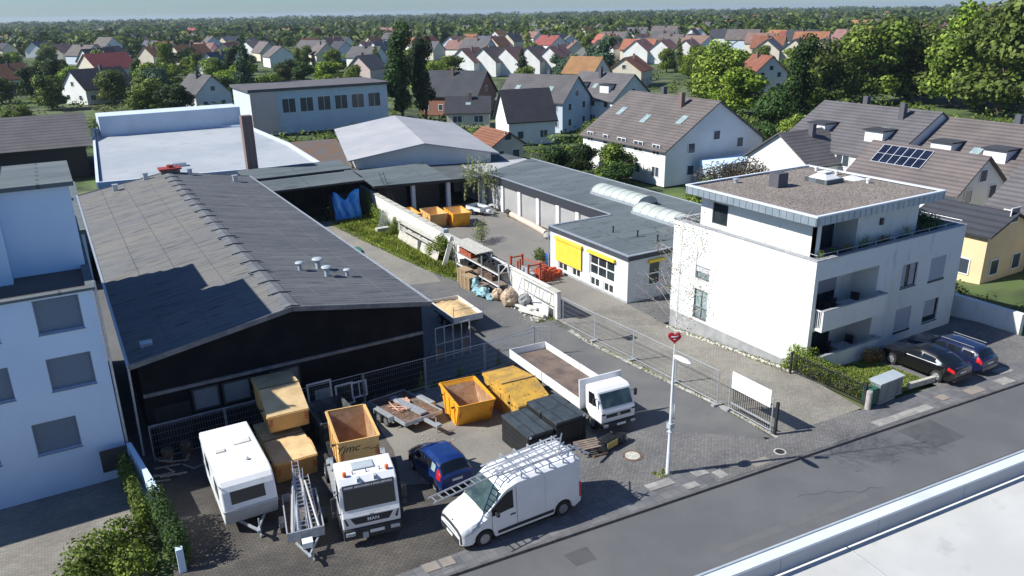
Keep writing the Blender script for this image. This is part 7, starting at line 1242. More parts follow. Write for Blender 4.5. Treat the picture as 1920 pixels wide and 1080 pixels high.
# ---------------- site fences ----------------
def fence_panel(a,b,label,zoff=0,h=2.0,foot=True):
    ax,ay=a;bx,by=b; L=math.hypot(bx-ax,by-ay); za,zb=zt(ay),zt(by)
    t=T('fence_panel',label,'site fence',(ax,ay,za),math.degrees(math.atan2(by-ay,bx-ax)),'mobile site fence panels')
    sl=(zb-za)/L
    m=MB(); P=lambda x,z:(x,0,z+sl*x)
    for x in (.03,L-.03): m.tube(P(x,.05),P(x,h),.028,n=7)
    for z in (.18,h-.02): m.tube(P(.03,z),P(L-.03,z),.022,n=7)
    m.build('frame','galv',t); m=MB(); n=int(L/.12)
    for k in range(1,n): x=L*k/n; m.tube(P(x,.18),P(x,h-.02),.0042,n=3,cap=False)
    for z in (.45,.8,1.15,1.5,1.8): m.tube(P(.03,z),P(L-.03,z),.006,n=3,cap=False)
    o=m.build('wire_mesh','galv',t,fix=False)
    if foot: m=MB(); p=P(L,0); m.cb((p[0],0,p[2]+.06),(.24,.66,.14)); m.build('foot','plinth',t,bevel=.02)
    return t
J=[1.5,5.05,8.7,12.38,16.09,19.97,23.86]
NM=['leftmost mesh fence panel in front of the dark hall, by the white block','second mesh fence panel from the left, behind the caravan','mesh fence panel behind the stacked tan skips','mesh fence panel behind the dark skip and the leaning window frames','mesh fence panel behind the flat trailer','mesh fence panel behind the two yellow skips','mesh fence panel crossing the lane behind the white flatbed truck']
for a,b,l in zip(J,J[1:],NM): fence_panel((a,37.55),(b,37.6),l)
fence_panel((19.97,37.6),(23.86,38.2),NM[6]); fence_panel((23.86,38.2),(24.75,37.7),'short end piece of fence at the gap in the lane')
FR=[(28.35,41.6),(28.45,38.0),(28.15,33.7),(27.75,29.5),(27.42,25.9)]
NR=['mesh fence panel between the lane and side driveway, starting at the white wall end','second mesh fence panel along the side driveway from the white wall','mesh fence panel behind the street lamp','mesh fence panel next to the one with the white board']
for a,b,l in zip(FR,FR[1:],NR): fence_panel(a,b,l)
t=T('sliding_gate','barred metal gate carrying a blank white board, at the pavement end of the fence','gate',(27.35,22.3,0),90)
m=MB()
for x in (0,2.75): m.tube((x,0,0),(x,0,2.0),.03,n=8)
m.tube((0,0,.22),(2.75,0,.22),.025,n=7); m.tube((0,0,1.9),(2.75,0,1.9),.02,n=7); m.box((.1,-.05,.5),(2.65,-.01,.57)); m.build('frame','galv',t)
m=MB()
for k in range(20): m.box((.12+k*.132,-.16,.12),(.145+k*.132,-.135,1.5))
m.box((.08,-.165,.1),(2.68,-.13,.14)); m.box((.08,-.165,1.48),(2.68,-.13,1.52)); m.build('bars','black_steel',t)
m=MB(); m.box((.12,.03,1.42),(2.62,.06,2.32)); m.build('board','pvc_white',t)
m=MB(); m.box((-.2,-.22,0),(-.08,-.1,1.75)); m.cb((-.14,-.16,1.6),(.13,.13,.1)); m.build('gate_post','black_steel',t)
m=MB(); m.cb((2.95,0,.06),(.5,.25,.12)); m.build('foot','plinth',t)
# ---------------- street lamp, sign, maypole birch with heart ----------------
t=T('street_lamp','pale tapered street lamp post with a white drop-shaped head at the pavement','street lamp',(20.91,22.34,0))
m=MB(); m.tube((0,0,0),(0,0,1.1),.095,.09,12); m.tube((0,0,1.1),(-.0,.02,5.6),.075,.045,12); m.build('pole','pale_metal',t,smooth=True)
m=MB(); m.ell((.05,-.42,5.72),(.16,.52,.09),14,8); m.build('lamp_head','white_paint',t,smooth=True)
m=MB(); m.box((-.11,-.11,2.1),(.11,.11,2.14)); m.box((-.12,-.12,2.3),(.12,.12,2.55)); m.build('clamp','util_grey',t)
m=MB(); m.lathe([(.30,-.012),(.30,.012)],(0,0,0),24,'x'); o=m.build('traffic_sign','util_grey'); o.location=(21.03,22.30,3.2); o.rotation_euler=(0,0,R(-43)); tag(o,'round traffic sign seen edge-on, halfway up the street lamp post','road sign')
t=T('birch_pole_tree','thin birch maypole tree tied to the street lamp, hung with faded red crepe','tree',(20.93,22.46,0))
q=random.Random(12); m=MB(); pts=[(0,0,0),(.02,-.02,2.2),(.0,-.03,4.5),(.02,-.05,6.6),(.05,-.05,8.4),(.1,-.03,10.2),(.14,-.0,11.6)]
m.path(pts,.036,7,.01); m.build('trunk','birch_bark',t,smooth=True)
m=MB(); lf=MB(); cr=MB()
for k in range(60):
    z=6.9+4.6*(k%44)/44; p=Vector((.02+.12*(z-6.6)/5,-.04,z)); a=q.uniform(0,6.28); L=(2.0-1.2*(z-6.9)/4.6)*q.uniform(.6,1.1)
    e=p+Vector((math.cos(a)*L,math.sin(a)*L,L*q.uniform(.35,1.0))); mid=p.lerp(e,.5)+Vector((0,0,.12)); m.tube(p,mid,.008,.005,4); m.tube(mid,e,.005,.003,4)
    for j in range(34):
        c=mid.lerp(e,q.random()*1.05)+Vector((q.uniform(-.25,.25),q.uniform(-.25,.25),q.uniform(-.35,.15)))
        leafcloud(lf if q.random()<.62 else cr,[(c.x,c.y,c.z,.04,.04,.04)],1,.042,q)
m.build('branches','birch_bark',t); lf.build('leaves','leaf_olive',t,fix=False); cr.build('crepe_ribbons','crepe_red',t,fix=False)  # crepe ribbons are modelled as small leaf-shaped flakes
t=T('heart_sign','red plush heart with white scribbled lettering fixed to the birch above the lamp','heart',(20.9,22.42,6.62),-35)
m=MB(); H=[]
for k in range(28):
    a=2*math.pi*k/28; H.append((.0172*16*math.sin(a)**3,.0172*(13*math.cos(a)-5*math.cos(2*a)-2*math.cos(3*a)-math.cos(4*a))))
m.prism(H,-.20,-.08,'y'); m.build('heart','heart_red',t,bevel=.03)
m=MB(); m.path([(-.15,-.212,.02),(-.1,-.212,.07),(-.08,-.212,.01),(-.03,-.212,.07),(0,-.212,.03),(.05,-.212,.08),(.08,-.212,.04),(.15,-.212,.1)],.012,5); m.path([(-.04,-.212,-.08),(0,-.212,-.05),(.05,-.212,-.08)],.012,5); m.build('lettering','white_paint',t)
# manholes
for (x,y,r,l,a,b) in ((20.51,24.31,.36,'pale round manhole cover with a rusty ring in the forecourt','stone_pale','rust'),(26.5,20.95,.22,'small dark round gully cover near the kerb','black_steel','stone_pale')):
    t=T('manhole_cover',l,'manhole',(x,y,.03)); m=MB(); m.lathe([(r,-.03),(r,.0),(r*1.3,.0),(r*1.3,-.03)],(0,0,0),24); m.build('ring',b,t); m=MB(); m.lathe([(r*.97,-.03),(r*.97,.003)],(0,0,0),24); m.box((-.02,-r*.9,.004),(.02,r*.9,.008)); m.build('cover',a,t)
for x,y in ((30.3,42.1),(30.6,37.0)):
    m=MB(); m.box((x-.42,y-.35,zt(y)+.01),(x+.42,y+.35,zt(y)+.035)); o=m.build('drain_cover','black_steel'); tag(o,'square dark drain cover on the side driveway '+('near the office corner' if y>40 else 'near the fence'),'drain cover')
# ---------------- black panel stacks, crate and bundle by the van ----------------
def stack(x0,x1,y0,y1,n,z0,label):
    t=T('panel_stack',label,'stack of panels',((x0+x1)/2,(y0+y1)/2,z0),0,'black formwork panel stacks'); q=random.Random(int(x0*7)); hh=.115
    for k in range(n):
        m=MB(); d=lambda: q.uniform(-.02,.02); a,b=d(),d(); m.box((x0+a,y0+b,z0+k*(hh+.012)),(x1+a,y1+b,z0+k*(hh+.012)+hh)); m.build('panel','black_crate' if k<n-1 else 'crate_top',t,world=True)
    for x in (x0+.4,x1-.4):
        m=MB(); m.box((x-.02,y0-.03,z0),(x+.02,y1+.03,z0+n*(hh+.012)+.004)); m.build('strap','black_steel',t,world=True)
stack(16.35,17.75,26.75,29.2,11,-.28,'black formwork panel stack nearest the blue car')
stack(17.85,19.55,28.05,29.3,13,-.3,'black formwork panel stack behind, beside the yellow covered skip')
stack(17.85,19.55,26.65,27.95,13,-.25,'black formwork panel stack nearest the van and the wooden pallet')
for x,y,z in ((16.45,26.71,.95),(19.4,26.6,1.35)):
    m=MB(); m.box((x-.06,y-.01,z),(x+.06,y,z+.12)); tag(m.build('paper_tag','white_paint'),'small white paper tag on the black panels '+('at the left corner' if x<17 else 'by the truck cab'),'tag')
def pallet(name,label,loc,rz,n=1,tilt=0,group=None,m1='wood',parts=True):
    t=T(name,label,'pallet',loc,rz,group)
    for k in range(n):
        m=MB(); z=k*.15
        for j in range(5): m.box((-.4+j*.175,-.6,z+.12),(-.4+j*.175+.13,.6,z+.142))
        for x in (-.4,-.06,.28):
            m.box((x,-.6,z),(x+.1,.6,z+.02))
            for y in (-.6,-.07,.46): m.box((x,y,z+.021),(x+.1,y+.14,z+.119))
        for y in (-.6,-.07,.46): m.box((-.4,y,z+.098),(.43,y+.1,z+.1199))
        o=m.build('pallet_layer' if n>1 else 'boards',m1,t)
    return t
pallet('pallet','grey wooden pallet on the ground between the van rear and black panels',(19.0,25.7,.28),80,1,m1='planks')
t=T('wrapped_bundle','bundle in torn black film with a yellow panel, behind the van','bundle',(20.0,25.55,.03),12)
m=MB(); m.box((-.42,-.28,.05),(.42,.28,.5)); m.build('core','film_black',t,bevel=.05); m=MB(); m.box((-.35,-.32,.1),(.38,-.285,.42)); m.build('yellow_panel','yellow_pack',t)
m=MB(); m.ell((.75,-.12,.2),(.4,.32,.22),10,7,.5,3); m.build('loose_film','film_black',t); m=MB(); m.ell((-.55,-.1,.2),(.25,.3,.22),9,6,.5,4); m.build('loose_film','film_black',t)
m=MB(); m.tube((18.6,24.75,.35),(19.6,25.0,.1),.06,n=8); tag(m.build('steel_prop','rust'),'rusty steel tube sticking out by the wrapped bundle','tube')
# ---------------- frames leaning on the hall ----------------
def lean_frame(x,w,h,z0,label,m1='pvc_white',inner='glass',cols=1):
    t=T('window_frame',label,'window frame',(x,37.78,z0),0,'old window frames leaning against the hall'); t.rotation_euler=(R(-5),0,0)
    f=.09; m=MB(); m.box((0,0,0),(w,.06,f)); m.box((0,0,h-f),(w,.06,h)); m.box((0,.001,f),(f,.059,h-f)); m.box((w-f,.001,f),(w,.059,h-f))
    for k in range(1,cols): m.box((w*k/cols-.03,.002,f),(w*k/cols+.03,.058,h-f))
    m.build('frame',m1,t); m=MB(); m.box((f,.02,f),(w-f,.035,h-f)); m.build('pane',inner,t)
lean_frame(9.35,1.35,1.95,-1.05,'tallest white frame leaning on the hall, behind the stacked skips'); lean_frame(9.75,.85,1.45,-1.0,'grey-blue glazed door leaf leaning inside the tallest frame','util_grey','glass_light')
lean_frame(10.85,1.05,1.25,-.8,'middle white window frame leaning on the hall'); lean_frame(11.75,.9,.95,-.55,'rightmost small white window frame leaning on the hall',cols=2)
# rack with panes right of the hall corner
t=T('glazing_rack','steel upright frame with vertical bars standing beside the hall corner','rack',(18.2,40.6,-1.1),4)
m=MB()
for k in range(5): m.bar((k*.62,0,0),(k*.62,0,2.3),.06)
for z in (.3,1.2,2.3): m.bar((0,0,z),(2.48,0,z),.05)
for k in (0,2,4): m.bar((k*.62,0,1.9),(k*.62,1.1,0),.05)
m.build('frame','galv',t); m=MB(); m.box((.1,.12,.1),(.55,.16,.9)); m.build('board','planks',t); m=MB(); m.box((1.9,.14,.1),(2.4,.2,1.1)); m.build('board','planks',t)
pallet('pallet_stack','tall stack of dark weathered pallets standing in the shade at the hall corner',(17.7,43.6,-1.1),0,15,m1='planks')
m=MB(); m.box((-.1,-.1,0),(1.0,.1,.5)); 
# ---------------- white yard wall ----------------
t=T('yard_wall','long white-painted dividing wall with a sloping top between lane and rear yard','wall',(28.6,60,-1.1))
m=MB(); P=[(42.6,-1.2),(60.6,-1.2),(60.6,1.0),(44.4,.98),(42.6,.85)]; m.prism(P,28.55,28.85,'x'); m.build('wall','yard_wall',t,world=True)
m=MB(); m.prism([(61.1,-1.2),(82,-1.2),(82,1.55),(61.1,1.15)],28.6,28.86,'x'); m.build('wall','yard_wall',t,world=True,label='older grubby rear half of the wall')
m=MB()
for k in range(12): m.box((28.5,61.15+k*1.75,1.12+k*.0335),(28.98,61.15+k*1.75+1.7,1.2+k*.0335))
m.build('coping','stone_pale',t,world=True)
m=MB(); m.box((28.48,42.57,.87),(28.92,60.6,.93)); m.v=[(x,y,z+(0.11 if y>50 else 0)) for x,y,z in m.v]; m.build('coping','stone_pale',t,world=True)
m=MB(); m.box((28.5,60.62,-1.1),(29.0,61.08,1.35)); m.build('pillar','util_grey',t,world=True)
# dark lattice frame leaning on the white wall
t=T('leaning_frame','thin steel frame leaning on the white wall near its end','frame',(28.15,43.1,-1.1),90)
m=MB()
for x in (0,.9,1.9,3.0,4.0): m.bar((x,.1,.0 if x in(0,3.0) else .9),(x,-.25,1.85),.05)
for z,y in ((1.85,-.25),(1.1,-.06)): m.bar((0,y,z),(4.0,y,z),.05)
m.bar((1.0,.0,.9),(3,-.1,.3),.05); m.build('bars','galv',t)
m=MB(); m.bar((28.2,43.2,-.65),(28.4,46.6,-.65),.05,.9,up=(0,0,1)); o=m.build('board','white_paint'); tag(o,'white sheet standing on edge in front of the white wall end','board')
for i,(a,b,l) in enumerate((((27.3,46.9),(27.9,43.2),'white beam lying longest along the foot of the white wall'),((27.55,47.2),(28.15,44.6),'white beam lying closest to the white wall'),((27.0,45.2),(27.7,43.0),'white beam end pointing to the lane'),((27.15,46.3),(27.5,44.4),'white broken beam in the middle of the rubble pile'))):
    m=MB(); m.bar((*a,-.98+.05*i),(*b,-.9+.04*i),.2,.16); tag(m.build('beam','offwhite'),l,'beam','white beams lying at the foot of the wall')
q=random.Random(21); m=MB()
for k in range(60):
    x=q.uniform(26.9,28.0);y=q.uniform(42.9,47.3);s=q.uniform(.06,.16); m.ell((x,y,-1.06),(s,s*.8,s*.6),6,4,.5,k)
tag(m.build('rubble','stone_pale'),'pale broken rubble around the white beams','rubble',kind='stuff')
# ---------------- racks with bricks and tiles ----------------
t=T('storage_rack','tall galvanised heavy-duty rack against the wall, two decks filled with bricks and tiles','rack',(28.1,52.7,-1.1))
for y in (49.2,51.9,56.4):
    for x in (27.6,28.5): m=MB(); m.box((x-.04,y-.04,-1.1),(x+.04,y+.04,1.35)); m.build('upright','galv',t,world=True)
m=MB(); m.bar((27.6,49.2,1.3),(28.5,49.2,1.3),.05); m.bar((27.6,49.2,.5),(28.5,49.2,1.25),.05)
for z in (-.45,.5):
    for x in (27.6,28.5): m.box((x-.03,49.2,z-.06),(x+.03,56.4,z+.04))
m.build('beam','pale_metal',t,world=True)
m=MB()
for z in (-.4,.55): m.box((27.6,49.3,z-.02),(28.5,56.3,z))
m.build('shelf','planks',t,world=True)
m=MB()
for k in range(6): m.box((27.35+k*.26,52.3,1.38+k*.01),(27.35+k*.26+.25,56.7,1.44+k*.01))
tag(m.build('roof_sheets','stone_pale'),'long pale grey sheets lying on top of the tall rack','sheets')
def tiles(x0,x1,y0,y1,z0,h,m1,label,name='tile_pile',seed=1,ni=7,nj=4,nk=4):
    q=random.Random(seed); m=MB()
    dx=(x1-x0)/nj;dy=(y1-y0)/ni;dz=h/nk
    for i in range(ni):
        for j in range(nj):
            kk=nk-(q.random()<.35)-(q.random()<.2)
            for k in range(kk):
                a=x0+j*dx+q.uniform(0,.03);b=y0+i*dy+q.uniform(0,.04); m.box((a,b,z0+k*dz+.004),(a+dx*.86,b+dy*.86,z0+k*dz+dz*.92))
    o=m.build(name,m1); return tag(o,label,'building materials')
tiles(27.7,28.4,54.0,56.1,.56,.5,'red_tile','red roof tiles piled on the upper deck of the tall rack',seed=1)
tiles(27.7,28.4,49.6,52.9,.56,.6,'black_steel','black roof tiles piled on the upper deck of the tall rack',seed=2,ni=9)
tiles(27.7,28.4,50.5,52.9,-.39,.5,'rust','brown bricks in a heap on the lower deck of the tall rack',seed=3,name='brick_pile')
tiles(27.7,28.4,54.0,56.1,-.39,.5,'black_steel','dark crates on the lower deck under the red tiles',seed=4,name='crate',ni=4,nj=2)
t=T('red_stillage','red painted steel stillage with grey slabs behind the white wall','rack',(30.9,50.9,-1.1),0)
m=MB()
for x in (30.5,31.6):
    for y in (49.6,52.3): m.box((x-.07,y-.07,-1.1),(x+.07,y+.07,.75))
for y in (49.6,52.3): m.bar((30.5,y,.6),(31.6,y,.6),.1)
for x in (30.5,31.6): m.bar((x,49.6,-.7),(x,52.3,-.7),.1); 
m.bar((31.6,49.6,.6),(31.6,52.3,.35),.07); m.build('frame','red_paint',t,world=True)
tiles(30.7,31.4,49.9,52.0,-.65,.55,'util_grey','grey slabs stacked inside the red steel stillage',seed=5,name='slab_stack')
tiles(31.9,33.1,49.8,51.2,-1.09,1.0,'red_paint','taller heap of red painted steel props behind the red stillage',seed=6,name='prop_heap'); tiles(32.9,34.2,50.2,51.4,-1.09,.55,'red_paint','lower heap of red painted steel props nearest the office',seed=7,name='prop_heap')
tiles(29.3,30.2,50.5,54.0,-1.09,1.35,'black_steel','big pile of black tiles just behind the wall beside the rack',seed=8); tiles(30.5,31.6,56.5,58.8,-1.09,.7,'black_steel','low dark tile heap in the rear yard beside the pale shrub',seed=9)
t=T('red_post_pair','pair of short red steel posts rising behind the black tiles','posts',(29.7,49.7,-1.1)); m=MB(); m.box((29.5,49.6,-1.1),(29.62,49.72,1.2)); m.build('post','red_paint',t,world=True); m=MB(); m.box((29.9,49.9,-1.1),(30.02,50.02,1.2)); m.build('post','red_paint',t,world=True)
for i,(x,y,rz,n,ti,l) in enumerate(((26.4,51.9,8,7,0,'pale stacked pallets leaning in front of the rack, lower pile'),(26.75,53.2,5,8,0,'second stack of pale pallets farther along the rack'),(26.9,50.9,12,4,0,'short dark-edged pallet stack next to the teal tarpaulin'))):
    p=pallet('pallet_stack',l,(x,y,-1.1),rz,n,group='pallet stacks in front of the rack',m1='wood' if i<2 else 'planks')
def sack(x,y,z,r,h,m1,label,name='big_bag',seed=0,cat='bag'):
    m=MB(); m.ell((x,y,z+h*.5),(r,r*.95,h*.55),12,9,.22,seed); m.v=[(a,b,max(c_,z)) for a,b,c_ in m.v]; return tag(m.build(name,m1),label,cat)
sack(27.1,46.7,-1.1,.68,1.35,'jute','big beige bulk bag filled with tiles, right of the rack','big_bag',1); sack(26.95,48.3,-1.1,.48,.9,'jute','smaller slumped beige bag at the rack foot','big_bag',2)
sack(27.9,46.0,-1.1,.5,1.0,'plinth','grey sack standing between the big beige bag and the white wall','big_bag',3)
m=MB(); q=random.Random(5)
for k in range(9): m.ell((26.55+q.uniform(-.35,.35),49.2+q.uniform(-.9,1.3),-1.0+q.uniform(0,.25)),(q.uniform(.2,.42),q.uniform(.25,.5),q.uniform(.14,.3)),9,6,.5,k)
m.ell((26.5,51.0,-.6),(.3,.3,.6),9,7,.5,44)
tag(m.build('crumpled_tarpaulin','tarp_teal'),'crumpled teal tarpaulin heaped at the foot of the rack','tarpaulin')
# ---------------- shelves, boards and plants along the wall ----------------
t=T('board_bench','long low shelf of grey boards built against the rear white wall','shelf',(28.2,66,-1.1))
m=MB()
for k in range(4): m.box((27.9+k*.17,60.6+.1*k,.18+.002*k),(28.05+k*.17,71.3,.24+.002*k))
m.build('board','stone_pale',t,world=True)
m=MB()
for y in (61,64.5,68,71): m.box((27.95,y,-1.1),(28.05,y+.1,.178))
m.build('leg','wood_grey',t,world=True)
for i,(y0,y1,x,l) in enumerate(((63.6,68.2,27.25,'longer pale board leaning on its edge in front of the shelf'),(59.4,63.2,27.3,'shorter pale board leaning on its edge near the bush'),(58.9,68.0,27.65,'narrow long board lying flat between the shelf and the leaning boards'))):
    m=MB()
    if i<2: m.bar((x,y0,-.62),(x+.05,y1,-.62),.05,.85,up=(.35,0,1))
    else: m.box((x-.15,y0,-.12),(x+.18,y1,-.06))
    tag(m.build('board','stone_pale'),l,'board','loose boards along the rear wall')
m=MB(); m.bar((27.15,58.0,-1.1),(28.5,58.9,1.1),.42,.09,up=(0,1,0)); tag(m.build('plank','offwhite'),'pale plank leaning steeply against the wall beside the rack','plank')
m=MB(); m.bar((27.2,63.3,-1.1),(27.35,63.5,-.1),.35,.05,up=(0,1,0)); tag(m.build('plank','offwhite'),'short pale plank leaning against the leaning boards','plank')
m=MB(); m.box((26.3,71.3,-1.1),(27.6,71.9,-.65)); tag(m.build('concrete_block','stone_pale'),'pale concrete block lying in the grass under steel mesh','block')
m=MB(); q=random.Random(8)
for k in range(26): a=(26.6+q.uniform(0,1.0),71.9+q.uniform(0,.6),-.9); b=(27.6+q.uniform(-.2,.5),72.3+q.uniform(-.3,1.0),.75+q.uniform(-.4,.3)); m.tube(a,b,.012,n=4)
tag(m.build('mesh_bundle','galv'),'bundle of steel reinforcing mesh leaning behind the concrete block','steel mesh')
ladder('ladder','dark ladder leaning steeply against the low felt roof behind the wall',(30.2,74.8,-1.1),(29.9,78.6,3.4),.45,14,None,'black_steel',up=(0,-1,0))
def leafthing(name,label,cat,blobs,n,size,leaf,seed=1,kind=None,stem=None):
    q=random.Random(seed); m=MB(); leafcloud(m,blobs,n,size,q,hollow=.3)
    if stem is None: return tag(m.build(name,leaf,fix=False),label,cat,kind=kind)
    t=T(name,label,cat,stem[0]); m.build('foliage',leaf,t,world=True,fix=False); s=MB()
    for p in stem[1:]: s.tube(stem[0],p,.05,.02,5)
    s.build('stem','bark',t,world=True); return t
leafthing('ivy','fresh green climber over the end of the wall beside the blue tarpaulin','climber',[(28.3,79.0,.3,.45,1.0,1.5),(28.2,77.2,-.3,.5,1.0,.9),(28.1,75.2,-.5,.5,1.2,.9),(27.8,73.7,-.5,.6,.9,.7)],2600,.11,'leaf_fresh',1)
leafthing('ivy','narrow green and brown plant between the steel mesh and the shelf','climber',[(27.5,69.6,-.1,.3,.4,1.0),(27.3,69.9,-.7,.35,.4,.5)],700,.1,'leaf_olive',2)
leafthing('elder_bush','large leafy green bush against the wall beside the leaning plank','bush',[(28.0,60.2,-.2,.8,1.1,1.1),(27.8,59.3,.3,.6,.8,.9),(27.6,61.3,-.5,.6,.9,.7),(28.2,60.8,.6,.4,.5,.5)],2600,.12,'leaf_fresh',3,stem=[(28.0,60.2,-1.1),(27.9,60.6,.6),(28.1,59.5,.7)])
leafthing('ivy','low green plants behind the shelf against the wall','climber',[(28.1,66.5,-.6,.3,1.6,.4),(28.0,70.6,-.3,.35,.7,.7),(27.9,64,-.7,.3,1.5,.35)],900,.1,'leaf_mid',4)
leafthing('pale_shrub','airy pale green shrub growing in the rear yard beside the wall','shrub',[(33.4,62.8,-.1,.9,.9,.8),(33.8,63.6,.3,.7,.7,.7),(32.9,62.0,-.3,.6,.6,.5)],1100,.09,'leaf_pale',5,stem=[(33.4,62.8,-1.1),(33.8,63.4,.5),(33.0,62.3,.3),(33.5,62.5,.6)])
leafthing('garden_bush','leafy bush in the garden behind the two barrel skylights','bush',[(53.5,55.5,.2,1.8,2.2,1.3),(54.2,53,-.1,1.6,1.6,1.1),(55.5,57.5,.4,1.5,2,1.4)],3400,.2,'leaf_fresh',6,stem=[(53.5,55.5,-1.1),(54,56,.8)])
leafthing('garden_bush','dark low shrub right beside the gravel roof corner in the garden','bush',[(52.8,50.2,-.1,1.4,1.6,1.1),(53.5,48.5,-.2,1.3,1.4,.9)],2200,.18,'leaf_olive',7,stem=[(53,50,-1.1),(53.2,50,.6)])
leafthing('purple_leaved_tree','brownish purple-leaved small tree in front of the white annex','tree',[(65.5,64.5,1.2,3.2,2.0,1.7),(68.5,63.3,1.5,2.8,1.9,1.9),(71,62.3,1.0,1.8,1.5,1.5)],5200,.17,'leaf_purple',8,stem=[(67.5,63.8,-1.1),(66,64.4,1.6),(69,63.3,1.9)])
leafthing('round_bush','round clipped fresh green bush by the white terrace','bush',[(79.5,50.0,.9,2.3,2.3,2.0)],2600,.2,'leaf_fresh',9,stem=[(79.5,50,-1.1),(79.5,50,1)])
leafthing('columnar_bush','upright green bush left of the round clipped one','bush',[(79.8,56,.9,1.2,1.2,2.0),(78.5,57.5,.2,1.2,1.2,1.2)],2200,.2,'leaf_fresh',10,stem=[(79.8,56,-1.1),(79.8,56,1)])
leafthing('garden_hedge','long trimmed hedge in front of the round bush','hedge',[(74.5,52+k*1.2,-.1,.8,1.0,1.0) for k in range(6)],2600,.18,'leaf_mid',11)
t=T('hanging_tree','pale green weeping young tree at the corner of the garage row','tree',(39.6,74.6,-1.1)); q=random.Random(31); m=MB(); m.path([(39.6,74.6,-1.1),(39.5,74.5,1.2),(39.7,74.3,3.0),(39.6,74.4,4.6)],.07,7,.02)
lf=MB()
for k in range(46):
    z=q.uniform(1.6,4.5); a=q.uniform(0,6.28); L=q.uniform(.5,1.9)*(1.15-.16*abs(z-2.8)); p=Vector((39.62,74.4,z)); e=p+Vector((math.cos(a)*L,math.sin(a)*L,q.uniform(.1,.6))); m.tube(p,e,.014,.006,4)
    d=e+Vector((math.cos(a)*.15,math.sin(a)*.15,-q.uniform(.8,2.6))); m.tube(e,d,.006,.003,3)
    for j in range(52): c=e.lerp(d,q.random()*1.05-.05); leafcloud(lf,[(c.x,c.y,c.z,.16,.16,.12)],1,.125,q)
m.build('branches','wood_grey',t,world=True); lf.build('leaves','leaf_pale',t,world=True,fix=False)
# weeds and grass
for x,y,l in ((15.95,37.9,'young green weed behind the flat trailer'),(18.4,37.8,'small green weed between the two yellow skips'),(21.1,37.9,'tallest young green weed by the fence, behind the flatbed bed corner')):
    h=1.0 if x<20 else 1.3
    leafthing('weed',l,'weed',[(x,y,-.75,.22,.22,.35),(x,y,-.35,.14,.14,h*.45)],170,.07,'leaf_fresh',int(x),stem=[(x,y,-1.1),(x,y,-1.1+h)])
q=random.Random(77); m=MB()
def blades(poly,n,h,q,m):
    xs=[p[0] for p in poly];ys=[p[1] for p in poly]
    def ins(x,y):
        c=False;j=len(poly)-1
        for i in range(len(poly)):
            if (poly[i][1]>y)!=(poly[j][1]>y) and x<(poly[j][0]-poly[i][0])*(y-poly[i][1])/(poly[j][1]-poly[i][1])+poly[i][0]: c=not c
            j=i
        return c
    k=0
    while k<n:
        x=q.uniform(min(xs),max(xs));y=q.uniform(min(ys),max(ys))
        if not ins(x,y): continue
        k+=1; a=q.uniform(0,6.28); hh=h*q.uniform(.4,1.3); z=zt(y); w=.03+hh*.12; dx,dy=math.cos(a)*w,math.sin(a)*w; lx,ly=q.uniform(-.6,.6)*hh,q.uniform(-.6,.6)*hh
        m.face([m.av((x-dx,y-dy,z)),m.av((x+dx,y+dy,z)),m.av((x+lx,y+ly,z+hh))])
VG=[(24.2,76.3),(24.8,70),(25.3,64),(26.0,57),(26.4,54.9),(28.2,54.9),(28.5,79),(24.6,79)]
blades(VG,15000,.24,q,m); blades([(23.4,77),(24,70),(24.8,63),(25.5,57),(26.2,54),(28.4,54),(28.6,57),(26,60),(25.2,70),(25,79)],5000,.14,q,m)
tag(m.build('verge_grass','grass_blade',fix=False),'long green grass growing along the rear white wall','grass',kind='stuff')
m=MB(); blades([(34.1,22),(39.0,21.5),(38.8,25.2),(34.5,25.8)],6000,.1,q,m); tag(m.build('lawn_grass','grass_blade',fix=False),'small front lawn beside the apartment house','grass',kind='stuff')
m=MB(); blades([(27.2,22.5),(27.6,22.5),(28.2,38),(28.4,42.3),(27.9,42.3),(27.4,30)],500,.12,q,m); blades([(8,37.6),(24,37.6),(24,38.1),(8,38.1)],900,.2,q,m); blades([(20.3,22.2),(21.0,22.2),(21.0,22.7),(20.3,22.7)],60,.12,q,m); blades([(26.9,42.6),(28.5,42.6),(28.5,43.3),(26.9,43.0)],120,.14,q,m); blades([(16.4,37.2),(18.0,33),(19.5,37),(19,37.6)],160,.12,q,m)
blades([(33.6,26.8),(34.3,26.4),(34.3,37),(34.0,37)],500,.1,q,m); blades([(40.2,60),(41.0,60),(41.0,70),(40.3,70)],250,.22,q,m)
tag(m.build('edge_weeds','grass_blade',fix=False),'weeds growing in paving edges and along the fences','weeds',kind='stuff')
m=MB()
for k in range(130): y=26.6+k*.082+q.uniform(-.03,.03); s=q.uniform(.05,.13); x=34.0+q.uniform(-.15,.12); m.ell((x,y,zt(y)+.02),(s,s,s*.6),6,4,.4,k)
tag(m.build('stone_strip','stone_pale'),'strip of pale pebbles along the plinth of the apartment house','pebbles',kind='stuff')
